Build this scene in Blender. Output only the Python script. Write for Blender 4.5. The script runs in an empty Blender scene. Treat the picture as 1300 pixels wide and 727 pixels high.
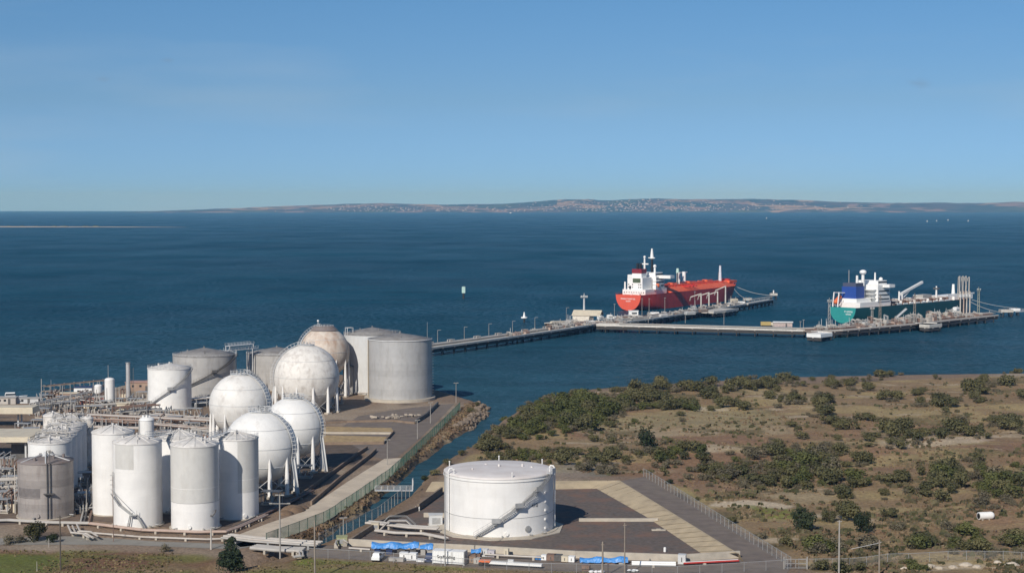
import bpy, bmesh, math, random
import numpy as np
from mathutils import Vector, Matrix
random.seed(7)
S = bpy.context.scene
COL = S.collection
PI = math.pi
R = math.radians
# ------------------------------------------------------------------ camera
F = 2050.0; CX = 650.0; CY = 363.5; HOR = 261.0; CAMH = 75.0; SEA = -2.0
PITCH = math.atan((CY - HOR) / F)
cd = bpy.data.cameras.new('camera'); cam = bpy.data.objects.new('camera', cd); COL.objects.link(cam)
cam.location = (0, 0, CAMH); cam.rotation_euler = (PI / 2 - PITCH, 0, 0)
cd.sensor_width = 36.0; cd.lens = 36.0 * F / 1300.0; cd.clip_start = 1.0; cd.clip_end = 200000
S.camera = cam
FW = Vector((0, math.cos(PITCH), -math.sin(PITCH))); UP = Vector((0, math.sin(PITCH), math.cos(PITCH)))
def ray(px, py):
    return FW + Vector((1, 0, 0)) * ((px - CX) / F) + UP * ((CY - py) / F)
def at(px, py, z=0.0):
    """survey: point of the plane at height z seen at a position of the photograph"""
    d = ray(px, py); t = (z - CAMH) / d.z
    return Vector((d.x * t, d.y * t, z))
def height_at(px, py, y):
    d = ray(px, py); return CAMH + d.z * y / d.y
def mpp(p):
    return (Vector(p) - Vector((0, 0, CAMH))).dot(FW) / F

# ------------------------------------------------------------------ materials
MATS = {}
def mat(name, col, rough=0.6, var=0.18, scale=1.2, metal=0.0, tint=None, tint_amt=0.0, tint_scale=(0.6, 0.6, 0.12), tint_lo=0.5, tint_hi=0.72, bump=0.0, rnd=0.0, spec=0.4, coord='Object', band=0.0, band_h=2.2):
    if name in MATS: return MATS[name]
    m = bpy.data.materials.new(name); m.use_nodes = True; MATS[name] = m
    nt = m.node_tree; N = nt.nodes; L = nt.links; b = N['Principled BSDF']
    b.inputs['Roughness'].default_value = rough; b.inputs['Metallic'].default_value = metal
    b.inputs['Specular IOR Level'].default_value = spec
    tc = N.new('ShaderNodeTexCoord')
    oi0 = N.new('ShaderNodeObjectInfo'); off_ = N.new('ShaderNodeVectorMath'); off_.operation = 'MULTIPLY_ADD'; off_.inputs[1].default_value = (173, 91, 57)
    L.new(oi0.outputs['Random'], off_.inputs[0]); L.new(tc.outputs[coord], off_.inputs[2]); cvec = off_.outputs['Vector']
    n = N.new('ShaderNodeTexNoise'); n.inputs['Scale'].default_value = scale; n.inputs['Detail'].default_value = 5
    L.new(cvec, n.inputs['Vector'])
    mr = N.new('ShaderNodeMapRange'); mr.inputs['From Min'].default_value = 0.3; mr.inputs['From Max'].default_value = 0.7
    mr.inputs['To Min'].default_value = 1 - var; mr.inputs['To Max'].default_value = 1 + var
    L.new(n.outputs['Fac'], mr.inputs['Value'])
    vm = N.new('ShaderNodeVectorMath'); vm.operation = 'SCALE'; vm.inputs[0].default_value = col[:3]
    L.new(mr.outputs['Result'], vm.inputs['Scale'])
    out = vm.outputs['Vector']
    if band:
        sp = N.new('ShaderNodeSeparateXYZ'); L.new(tc.outputs[coord], sp.inputs[0])
        dv = N.new('ShaderNodeMath'); dv.operation = 'DIVIDE'; dv.inputs[1].default_value = band_h; L.new(sp.outputs['Z'], dv.inputs[0])
        fl = N.new('ShaderNodeMath'); fl.operation = 'FLOOR'; L.new(dv.outputs[0], fl.inputs[0])
        wn = N.new('ShaderNodeTexWhiteNoise'); wn.noise_dimensions = '1D'; L.new(fl.outputs[0], wn.inputs['W'])
        m2 = N.new('ShaderNodeMapRange'); m2.inputs['To Min'].default_value = 1 - band; m2.inputs['To Max'].default_value = 1 + band
        L.new(wn.outputs['Value'], m2.inputs['Value'])
        v2 = N.new('ShaderNodeVectorMath'); v2.operation = 'SCALE'; L.new(out, v2.inputs[0]); L.new(m2.outputs['Result'], v2.inputs['Scale']); out = v2.outputs['Vector']
    if rnd:
        oi = N.new('ShaderNodeObjectInfo'); m3 = N.new('ShaderNodeMapRange'); m3.inputs['To Min'].default_value = 1 - rnd; m3.inputs['To Max'].default_value = 1 + rnd
        L.new(oi.outputs['Random'], m3.inputs['Value'])
        v3 = N.new('ShaderNodeVectorMath'); v3.operation = 'SCALE'; L.new(out, v3.inputs[0]); L.new(m3.outputs['Result'], v3.inputs['Scale']); out = v3.outputs['Vector']
    if tint is not None:
        mp = N.new('ShaderNodeMapping'); mp.inputs['Scale'].default_value = tint_scale; L.new(cvec, mp.inputs['Vector'])
        n2 = N.new('ShaderNodeTexNoise'); n2.inputs['Scale'].default_value = 1.0; n2.inputs['Detail'].default_value = 7; n2.inputs['Roughness'].default_value = 0.65
        L.new(mp.outputs['Vector'], n2.inputs['Vector'])
        r2 = N.new('ShaderNodeMapRange'); r2.inputs['From Min'].default_value = tint_lo; r2.inputs['From Max'].default_value = tint_hi; r2.inputs['To Max'].default_value = tint_amt
        L.new(n2.outputs['Fac'], r2.inputs['Value'])
        mx = N.new('ShaderNodeMix'); mx.data_type = 'RGBA'; L.new(r2.outputs['Result'], mx.inputs['Factor'])
        L.new(out, mx.inputs[6]); mx.inputs[7].default_value = (*tint, 1); out = mx.outputs[2]
    L.new(out, b.inputs['Base Color'])
    if bump:
        bp = N.new('ShaderNodeBump'); bp.inputs['Strength'].default_value = bump; bp.inputs['Distance'].default_value = 0.3
        L.new(n.outputs['Fac'], bp.inputs['Height']); L.new(bp.outputs['Normal'], b.inputs['Normal'])
    return m

WHITE = mat('white_paint', (.80, .79, .76), .5, .05, .5, tint=(.50, .44, .37), tint_amt=.45, tint_lo=.52, tint_hi=.8)
WHITE_CLEAN = mat('clean_white_paint', (.78, .765, .735), .45, .04, .4, tint=(.54, .49, .43), tint_amt=.28, tint_scale=(.7, .7, .07), tint_lo=.5, tint_hi=.8, band=.022, band_h=2.3)
WHITE_SPHERE = mat('sphere_white_paint', (.76, .75, .72), .5, .05, .4, tint=(.40, .35, .30), tint_amt=.5, tint_scale=(.45, .45, .25), tint_lo=.55, tint_hi=.85)
WHITE_DIRTY = mat('mottled_white_paint', (.72, .69, .64), .6, .07, .5, tint=(.36, .31, .27), tint_amt=.65, tint_scale=(.5, .5, .4), tint_lo=.47, tint_hi=.72)
RUSTY = mat('rust_streaked_paint', (.62, .55, .47), .7, .1, .5, tint=(.36, .21, .13), tint_amt=.75, tint_scale=(.35, .35, .09), tint_lo=.42, tint_hi=.68)
ROOFWHITE = mat('weathered_white_roof', (.62, .60, .57), .6, .1, .4, tint=(.36, .33, .30), tint_amt=.6, tint_scale=(.5, .5, .5), tint_lo=.45, tint_hi=.72)
ROOFPINK = mat('faded_white_roof', (.70, .66, .63), .6, .06, .3, tint=(.50, .43, .39), tint_amt=.55, tint_scale=(.25, .12, .4), tint_lo=.45, tint_hi=.7)
GREY = mat('grey_tank_steel', (.42, .405, .385), .5, .06, .5, metal=.1, tint=(.22, .20, .18), tint_amt=.5, band=.05, band_h=2.4)
SILVER = mat('silver_tank_steel', (.47, .465, .455), .42, .05, .6, metal=.2, tint=(.30, .285, .26), tint_amt=.5, band=.05, band_h=2.45)
PALEGREY = mat('pale_grey_paint', (.57, .575, .57), .5, .04, .5, tint=(.40, .37, .33), tint_amt=.4, band=.02)
CLAD = mat('pale_grey_cladding', (.585, .575, .545), .5, .04, .6, tint=(.45, .42, .38), tint_amt=.4)
OLDSTEEL = mat('weathered_grey_steel', (.33, .30, .28), .65, .08, .6, metal=.1, tint=(.16, .12, .10), tint_amt=.55, band=.12, band_h=1.9)
ROOFGREY = mat('stained_grey_roof', (.25, .24, .23), .6, .1, .4, tint=(.11, .09, .08), tint_amt=.7, tint_scale=(.35, .35, .35), tint_lo=.45, tint_hi=.7)
ROOFRUST = mat('rusty_roof', (.21, .18, .17), .7, .1, .5, tint=(.13, .075, .05), tint_amt=.7, tint_scale=(.5, .5, .5))
STEEL = mat('galvanised_steel', (.42, .42, .41), .5, .1, 1.5, metal=.4)
DARKSTEEL = mat('dark_steel', (.12, .115, .11), .6, .15, 1.5, metal=.2)
RUSTSTEEL = mat('rusty_steel', (.20, .13, .10), .75, .2, 1.2)
PIPEW = mat('white_pipe_paint', (.48, .445, .40), .5, .08, .6, tint=(.36, .28, .22), tint_amt=.6, tint_scale=(.4, .4, .4))
PIPEP = mat('faded_pink_pipe_paint', (.44, .335, .275), .6, .1, .6, tint=(.33, .22, .17), tint_amt=.6, tint_scale=(.4, .4, .4))
PIPEG = mat('grey_pipe_lagging', (.40, .38, .35), .6, .1, .6)
CONC = mat('concrete', (.47, .42, .345), .85, .12, .5, tint=(.26, .235, .20), tint_amt=.5, tint_scale=(.2, .2, .5), bump=.15)
CONCTAN = mat('tan_concrete', (.44, .355, .235), .85, .12, .35, tint=(.25, .205, .145), tint_amt=.6, tint_scale=(.15, .15, .3), bump=.15)
CONCJ = mat('jetty_concrete', (.50, .475, .43), .85, .12, .4, tint=(.25, .23, .21), tint_amt=.6, tint_scale=(.2, .2, .5))
TIMBER = mat('wharf_timber', (.31, .25, .21), .85, .2, .8)
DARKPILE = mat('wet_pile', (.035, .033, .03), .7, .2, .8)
CREAM = mat('cream_sheet_roof', (.62, .55, .42), .55, .07, .5, tint=(.42, .34, .25), tint_amt=.5, tint_scale=(.3, .3, .3))
BROWNROOF = mat('brown_sheet_roof', (.34, .24, .18), .6, .12, .4)
BLUETARP = mat('blue_tarpaulin', (.06, .25, .60), .4, .22, 1.1, tint=(.30, .50, .78), tint_amt=.6, tint_scale=(.7, .7, .7), bump=.6)
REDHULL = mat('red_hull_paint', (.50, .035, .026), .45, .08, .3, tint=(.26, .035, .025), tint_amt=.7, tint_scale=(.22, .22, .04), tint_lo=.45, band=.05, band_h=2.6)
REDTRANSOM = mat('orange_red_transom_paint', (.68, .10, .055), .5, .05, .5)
REDDECK = mat('orange_red_deck_paint', (.72, .13, .055), .6, .12, .3)
TEALHULL = mat('teal_hull_shaded', (.008, .058, .066), .5, .1, .3, tint=(.010, .04, .05), tint_amt=.4, tint_scale=(.15, .15, .05))  # hull teal darkened so the colour itself carries the side's shade
SHIPWHITE = mat('ship_white_paint', (.80, .80, .78), .45, .03, .4)
BLUEFUN = mat('blue_funnel_paint', (.025, .07, .30), .45, .08, .6)
MAROON = mat('maroon_funnel_paint', (.22, .02, .03), .5, .08, .6)
BLACK = mat('black_paint', (.02, .02, .02), .5, .1, .6)
GLASS = mat('dark_window_glass', (.02, .025, .03), .15, .05, .6, spec=.6)
GREENDARK = mat('olive_grille_paint', (.08, .11, .06), .6, .1, .6)
ORANGE = mat('orange_lifeboat_paint', (.70, .16, .05), .45, .06, .6)
YELLOW = mat('yellow_paint', (.46, .34, .13), .5, .08, .6)
BLUE = mat('blue_paint', (.05, .19, .46), .45, .1, .6)
NAVY = mat('dark_blue_paint', (.03, .05, .12), .45, .1, .6)
REDP = mat('red_paint', (.45, .05, .04), .5, .1, .6)
TYRE = mat('tyre_rubber', (.025, .025, .025), .85, .1, .6)
WOODPOLE = mat('weathered_wood_pole', (.26, .22, .18), .85, .15, .8)
PALEPOLE = mat('pale_lamp_pole', (.34, .32, .29), .6, .08, .8)
BARK = mat('shrub_bark', (.12, .09, .065), .9, .2, 1.0)
BEACONGREEN = mat('pale_green_daymark', (.45, .62, .56), .5, .05, .6)
ROPE = mat('mooring_rope', (.50, .50, .48), .8, .1, .6)
def mesh_mat(name, col, alpha, rough=.6):
    m = bpy.data.materials.new(name); m.use_nodes = True; MATS[name] = m
    nt = m.node_tree; N = nt.nodes; L = nt.links; b = N['Principled BSDF']; b.inputs['Base Color'].default_value = (*col, 1); b.inputs['Roughness'].default_value = rough
    t = N.new('ShaderNodeBsdfTransparent'); mx = N.new('ShaderNodeMixShader'); 
    tc = N.new('ShaderNodeTexCoord'); n = N.new('ShaderNodeTexNoise'); n.inputs['Scale'].default_value = .25; L.new(tc.outputs['Object'], n.inputs['Vector'])
    mr = N.new('ShaderNodeMapRange'); mr.inputs['From Min'].default_value = .35; mr.inputs['From Max'].default_value = .65; mr.inputs['To Min'].default_value = alpha * .8; mr.inputs['To Max'].default_value = min(1, alpha * 1.2)
    L.new(n.outputs['Fac'], mr.inputs['Value']); L.new(mr.outputs['Result'], mx.inputs['Fac'])
    L.new(t.outputs[0], mx.inputs[1]); L.new(b.outputs[0], mx.inputs[2]); L.new(mx.outputs[0], N['Material Output'].inputs['Surface'])
    return m
CHAINLINK = mesh_mat('chain_link_mesh', (.42, .40, .37), .22)
GREENMESH = mesh_mat('green_shade_mesh', (.05, .20, .14), .58)
_n = GREENMESH.node_tree; _t = _n.nodes.new('ShaderNodeBsdfTranslucent'); _t.inputs['Color'].default_value = (.06, .27, .19, 1); _m = _n.nodes.new('ShaderNodeMixShader'); _m.inputs['Fac'].default_value = .6
_x = [q for q in _n.nodes if q.type == 'MIX_SHADER' and q != _m][0]; _n.links.new(_n.nodes['Principled BSDF'].outputs[0], _m.inputs[1]); _n.links.new(_t.outputs[0], _m.inputs[2]); _n.links.new(_m.outputs[0], _x.inputs[2])

# ------------------------------------------------------------------ object helpers
def tag(o, label=None, cat=None, group=None, kind=None):
    if label: o['label'] = label
    if cat: o['category'] = cat
    if group: o['group'] = group
    if kind: o['kind'] = kind
    return o
def thing(name, label, cat, loc=(0, 0, 0), rz=0.0, group=None):
    o = bpy.data.objects.new(name, None); o.empty_display_size = .5; COL.objects.link(o)
    o.location = loc; o.rotation_euler = (0, 0, rz)
    return tag(o, label, cat, group)
def copy_tree(o, parent=None):
    c = o.copy(); COL.objects.link(c); c.parent = parent
    for ch in list(o.children): copy_tree(ch, c)
    return c
class MB:
    def __init__(s): s.v = []; s.f = []; s.sm = []
    def add(s, vs, fs, smooth=False):
        k = len(s.v); s.v.extend([tuple(v) for v in vs]); s.f.extend([tuple(i + k for i in f) for f in fs]); s.sm.extend([smooth] * len(fs)); return s
    def box(s, c, d, rz=0.0, taper=1.0):
        ca, sa = math.cos(rz), math.sin(rz); vs = []
        for z in (-1, 1):
            t = taper if z > 0 else 1.0
            for x, y in ((-1, -1), (1, -1), (1, 1), (-1, 1)):
                lx, ly = x * d[0] / 2 * t, y * d[1] / 2 * t
                vs.append((c[0] + lx * ca - ly * sa, c[1] + lx * sa + ly * ca, c[2] + z * d[2] / 2))
        return s.add(vs, [(3, 2, 1, 0), (4, 5, 6, 7), (0, 1, 5, 4), (1, 2, 6, 5), (2, 3, 7, 6), (3, 0, 4, 7)])
    def bar(s, a, b, w, h):
        a = Vector(a); b = Vector(b); d = (b - a)
        if d.length < 1e-6: return s
        d.normalize(); side = d.cross(Vector((0, 0, 1)))
        side = Vector((1, 0, 0)) if side.length < 1e-4 else side.normalized()
        up = side.cross(d).normalized(); vs = []
        for p in (a, b):
            for x, y in ((-1, -1), (1, -1), (1, 1), (-1, 1)): vs.append(p + side * x * w / 2 + up * y * h / 2)
        return s.add(vs, [(3, 2, 1, 0), (4, 5, 6, 7), (0, 1, 5, 4), (1, 2, 6, 5), (2, 3, 7, 6), (3, 0, 4, 7)])
    def cyl(s, a, b, r0, r1=None, n=12, caps=True):
        r1 = r0 if r1 is None else r1
        a = Vector(a); b = Vector(b); d = (b - a).normalized()
        u = d.orthogonal().normalized(); w = d.cross(u); vs = []
        for p, r in ((a, r0), (b, r1)):
            for i in range(n):
                t = 2 * PI * i / n; vs.append(p + (u * math.cos(t) + w * math.sin(t)) * r)
        s.add(vs, [(i, (i + 1) % n, n + (i + 1) % n, n + i) for i in range(n)], True)
        if caps: s.add(vs, [tuple(range(n - 1, -1, -1)), tuple(range(n, 2 * n))])
        return s
    def tube(s, pts, r, n=8):
        for i in range(len(pts) - 1):
            s.cyl(pts[i], pts[i + 1], r, n=n)
        for p in pts[1:-1]: s.ball(p, r * 1.02, 6, 4)
        return s
    def lathe(s, prof, n=48, smooth=True, a0=0.0, a1=2 * PI, caps=False):
        full = abs(a1 - a0 - 2 * PI) < 1e-6; m = n if full else n + 1; vs = []
        for r, z in prof:
            for i in range(m):
                t = a0 + (a1 - a0) * i / n; vs.append((r * math.cos(t), r * math.sin(t), z))
        fs = []
        for k in range(len(prof) - 1):
            for i in range(n):
                j = (i + 1) % m if full else i + 1
                fs.append((k * m + i, k * m + j, (k + 1) * m + j, (k + 1) * m + i))
        return s.add(vs, fs, smooth)
    def ball(s, c, r, n=12, k=8, sz=1.0):
        vs = []; fs = []
        for a in range(k + 1):
            th = PI * a / k
            for i in range(n):
                t = 2 * PI * i / n; vs.append((c[0] + r * math.sin(th) * math.cos(t), c[1] + r * math.sin(th) * math.sin(t), c[2] - r * sz * math.cos(th)))
        for a in range(k):
            for i in range(n): fs.append((a * n + i, a * n + (i + 1) % n, (a + 1) * n + (i + 1) % n, (a + 1) * n + i))
        return s.add(vs, fs, True)
    def prism(s, poly, z0, z1):
        n = len(poly); vs = [(p[0], p[1], z0) for p in poly] + [(p[0], p[1], z1) for p in poly]
        ar = sum(poly[i][0] * poly[(i + 1) % n][1] - poly[(i + 1) % n][0] * poly[i][1] for i in range(n))
        fs = [(i, (i + 1) % n, n + (i + 1) % n, n + i) for i in range(n)] + [tuple(range(n, 2 * n)), tuple(range(n - 1, -1, -1))]
        if ar < 0: fs = [tuple(reversed(f)) for f in fs]
        return s.add(vs, fs)
    def arc(s, r, z, a0, a1, rt, n=24, m=6):
        pts = [(r * math.cos(a0 + (a1 - a0) * i / n), r * math.sin(a0 + (a1 - a0) * i / n), z) for i in range(n + 1)]
        for i in range(n): s.cyl(pts[i], pts[i + 1], rt, n=m, caps=False)
        return s
    def build(s, name, m, parent=None, loc=None, split=False):
        me = bpy.data.meshes.new(name); me.from_pydata([tuple(v) for v in s.v], [], s.f)
        me.polygons.foreach_set('use_smooth', s.sm); me.materials.append(m); me.update()
        o = bpy.data.objects.new(name, me); COL.objects.link(o)
        if parent is not None: o.parent = parent
        if loc is not None: o.location = loc
        return o
def sheet(name, poly, z, m, kind='structure'):
    bm = bmesh.new(); vs = [bm.verts.new((p[0], p[1], z)) for p in poly]; f = bm.faces.new(vs); bm.normal_update()
    if f.normal.z < 0: f.normal_flip()
    bmesh.ops.triangulate(bm, faces=bm.faces[:])
    me = bpy.data.meshes.new(name); bm.to_mesh(me); bm.free(); me.materials.append(m)
    o = bpy.data.objects.new(name, me); COL.objects.link(o); o['kind'] = kind; return o
def pts(lst, z=0.0): return [at(x, y, z) for x, y in lst]
# ------------------------------------------------------------------ sky, sun, haze
SUN_EL = R(34); SUN_DIR = Vector((math.sin(R(24)), math.cos(R(24)), 0))      # horizontal travel of the light
w = bpy.data.worlds.new('World'); S.world = w; w.use_nodes = True
nt = w.node_tree; N = nt.nodes; L = nt.links; bg = N['Background']
sky = N.new('ShaderNodeTexSky'); sky.sky_type = 'NISHITA'; sky.sun_disc = False; sky.sun_elevation = SUN_EL
sky.sun_rotation = math.atan2(-SUN_DIR.x, -SUN_DIR.y) % (2 * PI); sky.altitude = 60; sky.air_density = 1.0; sky.dust_density = 0.0; sky.ozone_density = 4.0
tcw = N.new('ShaderNodeTexCoord'); sx = N.new('ShaderNodeSeparateXYZ'); L.new(tcw.outputs['Generated'], sx.inputs[0])
rw = N.new('ShaderNodeValToRGB'); L.new(sx.outputs['Z'], rw.inputs['Fac']); e = rw.color_ramp.elements
e[0].position = 0; e[0].color = (.255, .525, 1.17, 1); e[1].position = .35; e[1].color = (.46, .59, .69, 1)
k = e.new(.064); k.color = (.345, .495, .745, 1)
k = e.new(.125); k.color = (.35, .53, .725, 1)
mw = N.new('ShaderNodeMix'); mw.data_type = 'RGBA'; mw.blend_type = 'MULTIPLY'; mw.inputs['Factor'].default_value = 1; L.new(sky.outputs[0], mw.inputs[6]); L.new(rw.outputs['Color'], mw.inputs[7])
cn = N.new('ShaderNodeTexNoise'); cmp_ = N.new('ShaderNodeMapping'); cmp_.inputs['Scale'].default_value = (3.5, 3.5, 22); L.new(tcw.outputs['Generated'], cmp_.inputs['Vector']); L.new(cmp_.outputs['Vector'], cn.inputs['Vector']); cn.inputs['Scale'].default_value = 1.6; cn.inputs['Detail'].default_value = 7
cmr = N.new('ShaderNodeMapRange'); cmr.inputs['From Min'].default_value = .50; cmr.inputs['From Max'].default_value = .80; cmr.inputs['To Max'].default_value = .22; L.new(cn.outputs['Fac'], cmr.inputs['Value'])
cmx = N.new('ShaderNodeMix'); cmx.data_type = 'RGBA'; L.new(cmr.outputs['Result'], cmx.inputs['Factor']); L.new(mw.outputs[2], cmx.inputs[6]); cmx.inputs[7].default_value = (4.2, 5.4, 6.6, 1)
prev = cmx.outputs[2]
for spx, spy, wx, wz in ((1168, 107, 20, 8), (131, 101, 11, 4), (213, 77, 10, 4)):
    d0 = ray(spx, spy).normalized(); sb_ = N.new('ShaderNodeVectorMath'); sb_.operation = 'SUBTRACT'; sb_.inputs[1].default_value = d0; L.new(tcw.outputs['Generated'], sb_.inputs[0])
    ml_ = N.new('ShaderNodeVectorMath'); ml_.operation = 'MULTIPLY'; ml_.inputs[1].default_value = (F / wx, F / wx, F / wz); L.new(sb_.outputs['Vector'], ml_.inputs[0])
    ln_ = N.new('ShaderNodeVectorMath'); ln_.operation = 'LENGTH'; L.new(ml_.outputs['Vector'], ln_.inputs[0])
    nn_ = N.new('ShaderNodeTexNoise'); nn_.inputs['Scale'].default_value = 1.6; nn_.inputs['Detail'].default_value = 5; L.new(ml_.outputs['Vector'], nn_.inputs['Vector'])
    sm_ = N.new('ShaderNodeMath'); sm_.operation = 'MULTIPLY_ADD'; L.new(nn_.outputs['Fac'], sm_.inputs[0]); sm_.inputs[1].default_value = 1.4; L.new(ln_.outputs['Value'], sm_.inputs[2])
    mr_ = N.new('ShaderNodeMapRange'); mr_.inputs['From Min'].default_value = .7; mr_.inputs['From Max'].default_value = 1.6; mr_.inputs['To Min'].default_value = .30; mr_.inputs['To Max'].default_value = 0; L.new(sm_.outputs[0], mr_.inputs['Value'])
    mc_ = N.new('ShaderNodeMix'); mc_.data_type = 'RGBA'; L.new(mr_.outputs['Result'], mc_.inputs['Factor']); L.new(prev, mc_.inputs[6]); mc_.inputs[7].default_value = (2.0, 2.5, 3.4, 1); prev = mc_.outputs[2]
L.new(prev, bg.inputs['Color']); bg.inputs['Strength'].default_value = .098
sd = bpy.data.lights.new('sun', 'SUN'); sd.energy = 4.3; sd.angle = R(.53); sd.color = (1, .945, .865)
so = bpy.data.objects.new('sun', sd); COL.objects.link(so)
ld = Vector((SUN_DIR.x * math.cos(SUN_EL), SUN_DIR.y * math.cos(SUN_EL), -math.sin(SUN_EL)))
so.rotation_euler = ld.to_track_quat('-Z', 'Y').to_euler(); so.location = (-200, -200, 300)
S.view_settings.view_transform = 'Standard'; S.view_settings.look = 'None'; S.view_settings.exposure = 0; S.view_settings.gamma = 1
S.view_settings.use_curve_mapping = False
S.cycles.max_bounces = 6; S.cycles.volume_bounces = 0; S.cycles.transparent_max_bounces = 12; S.cycles.caustics_reflective = False; S.cycles.caustics_refractive = False

# ------------------------------------------------------------------ numpy noise
def _hash(ix, iy, seed):
    h = (ix.astype(np.int64) * 374761393 + iy.astype(np.int64) * 668265263 + seed * 1442695041) & 0x7fffffff
    h = ((h ^ (h >> 13)) * 1274126177) & 0x7fffffff
    return ((h ^ (h >> 16)) & 0xffff) / 65535.0
def vnoise(x, y, seed=0):
    ix = np.floor(x); iy = np.floor(y); fx = x - ix; fy = y - iy
    fx = fx * fx * (3 - 2 * fx); fy = fy * fy * (3 - 2 * fy)
    a = _hash(ix, iy, seed); b = _hash(ix + 1, iy, seed); c = _hash(ix, iy + 1, seed); d = _hash(ix + 1, iy + 1, seed)
    return (a * (1 - fx) + b * fx) * (1 - fy) + (c * (1 - fx) + d * fx) * fy
def fbm(x, y, sc, seed=0, oc=4):
    o = 0; a = .5; t = 0
    for k in range(oc):
        o = o + a * vnoise(x / sc * 2 ** k + 17.3 * k, y / sc * 2 ** k - 9.1 * k, seed + k); t += a; a *= .5
    return o / t
def sdf(X, Y, poly):
    P = np.array([(p[0], p[1]) for p in poly]); n = len(P); d = np.full(X.shape, 1e9); ins = np.zeros(X.shape, bool)
    for i in range(n):
        ax, ay = P[i]; bx, by = P[(i + 1) % n]; ex, ey = bx - ax, by - ay; q = ex * ex + ey * ey + 1e-9
        t = np.clip(((X - ax) * ex + (Y - ay) * ey) / q, 0, 1)
        d = np.minimum(d, (X - ax - t * ex) ** 2 + (Y - ay - t * ey) ** 2)
        c = ((ay > Y) != (by > Y)) & (X < (bx - ax) * (Y - ay) / (by - ay + 1e-12) + ax)
        ins ^= c
    d = np.sqrt(d); return np.where(ins, d, -d)
def sst(x, a, b):
    t = np.clip((x - a) / (b - a), 0, 1); return t * t * (3 - 2 * t)

# ------------------------------------------------------------------ land outlines (surveyed)
creek_left = [(556, 566), (540, 577), (525, 586), (502, 609), (479, 628), (457, 648), (430, 662), (405, 680), (372, 696), (340, 708), (300, 718), (262, 726), (236, 734), (215, 743)]
creek_right = [(590, 566), (560, 586), (540, 604), (519, 626), (497, 640), (479.5, 651), (452, 667), (430, 677), (405, 688), (372, 699), (335, 710), (306, 718), (278, 726), (255, 736)]
A = pts([(-200, 513), (0, 512), (60, 508), (100, 500), (130, 494), (160, 487), (190, 480), (300, 473), (420, 473), (520, 484), (556, 494), (580, 501), (604, 508)], 0) + pts([(617, 519), (614, 529), (600, 541), (585, 551), (572, 559)], SEA) + pts(creek_left, -1.0)
tail = [Vector((-160, 240, 0)), Vector((-300, 90, 0)), Vector((-500, -400, 0)), Vector((-1600, -400, 0)), Vector((-1500, 640, 0))]
LAND_A = A + tail
B = pts(list(reversed(creek_right)) + [(581, 575), (603, 560), (622, 545), (641, 529), (668, 512), (700, 501), (750, 493), (800, 489), (900, 483), (1000, 478), (1150, 475), (1300, 473), (1500, 472)], 0)
LAND_B = [Vector((-480, -400, 0)), Vector((-280, 80, 0)), Vector((-138, 240, 0))] + B + [Vector((900, 760, 0)), Vector((1600, 800, 0)), Vector((1600, -400, 0))]
def axis(lo, f0, f1, hi, fine, coarse):
    return np.concatenate([np.arange(lo, f0, coarse), np.arange(f0, f1, fine), np.arange(f1, hi + coarse, coarse)])
gx = axis(-1500, -215, 280, 1500, 1.0, 25.0); gy = axis(-390, 280, 860, 1000, 1.4, 16.0)
X, Y = np.meshgrid(gx, gy)
dA = sdf(X, Y, LAND_A); dB = sdf(X, Y, LAND_B)
dist = np.maximum(dA, dB) + (fbm(X, Y, 7, 3) - .5) * 2.2 * sst(np.abs(X), -1, 0)
heath = sdf(X, Y, [at(x, y) for x, y in [(330, 745), (480, 668), (520, 645), (575, 612), (790, 606), (825, 608), (1010, 722), (1060, 760), (1500, 800), (1500, 468), (640, 500), (575, 575), (530, 610), (480, 650)]])
north = sst(dB, 1, 14) * sst(heath, 0, 18)
Z = -5.0 + 5.0 * sst(dist, -4.5, 2.0)
mound = (fbm(X, Y, 45, 11) - .45) * 4.2 + (fbm(X, Y, 9, 21) - .5) * 1.1
Z = Z + north * np.maximum(mound, -.6)
bankA = sst(dA, 0, 3) * (1 - sst(dA, 4, 7)) * sst(X, -75, -60)
bankm = sst(sdf(X, Y, pts([(338, 694), (385, 678), (415, 666), (450, 643), (497, 609), (537, 571), (566, 543), (588, 520), (600, 505), (625, 512), (622, 535), (590, 556)] + creek_left[:9])), .5, 3.0)
Z = Z + bankm * bankA * (fbm(X, Y, 4, 31) - .4) * 1.0
nearA = sst(sdf(X, Y, pts([(-120, 697), (150, 697), (262, 702), (300, 710), (240, 745), (-120, 790)])), -1, 4)
nearB = sst(sdf(X, Y, pts([(283, 728), (335, 714), (380, 707), (470, 712), (640, 722), (960, 731), (980, 790), (200, 790)])), -1, 3)
Z = Z + nearA * (fbm(X, Y, 10, 41) - .45) * 1.6 + nearB * (fbm(X, Y, 6, 43) - .45) * .9
def gz(x, y):
    """ground height near a point"""
    i = int(np.clip(np.searchsorted(gx, x), 1, len(gx) - 1)); j = int(np.clip(np.searchsorted(gy, y), 1, len(gy) - 1))
    tx = (x - gx[i - 1]) / (gx[i] - gx[i - 1]); ty = (y - gy[j - 1]) / (gy[j] - gy[j - 1])
    a = Z[j - 1, i - 1] * (1 - tx) + Z[j - 1, i] * tx; b = Z[j, i - 1] * (1 - tx) + Z[j, i] * tx
    return float(a * (1 - ty) + b * ty)
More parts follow.
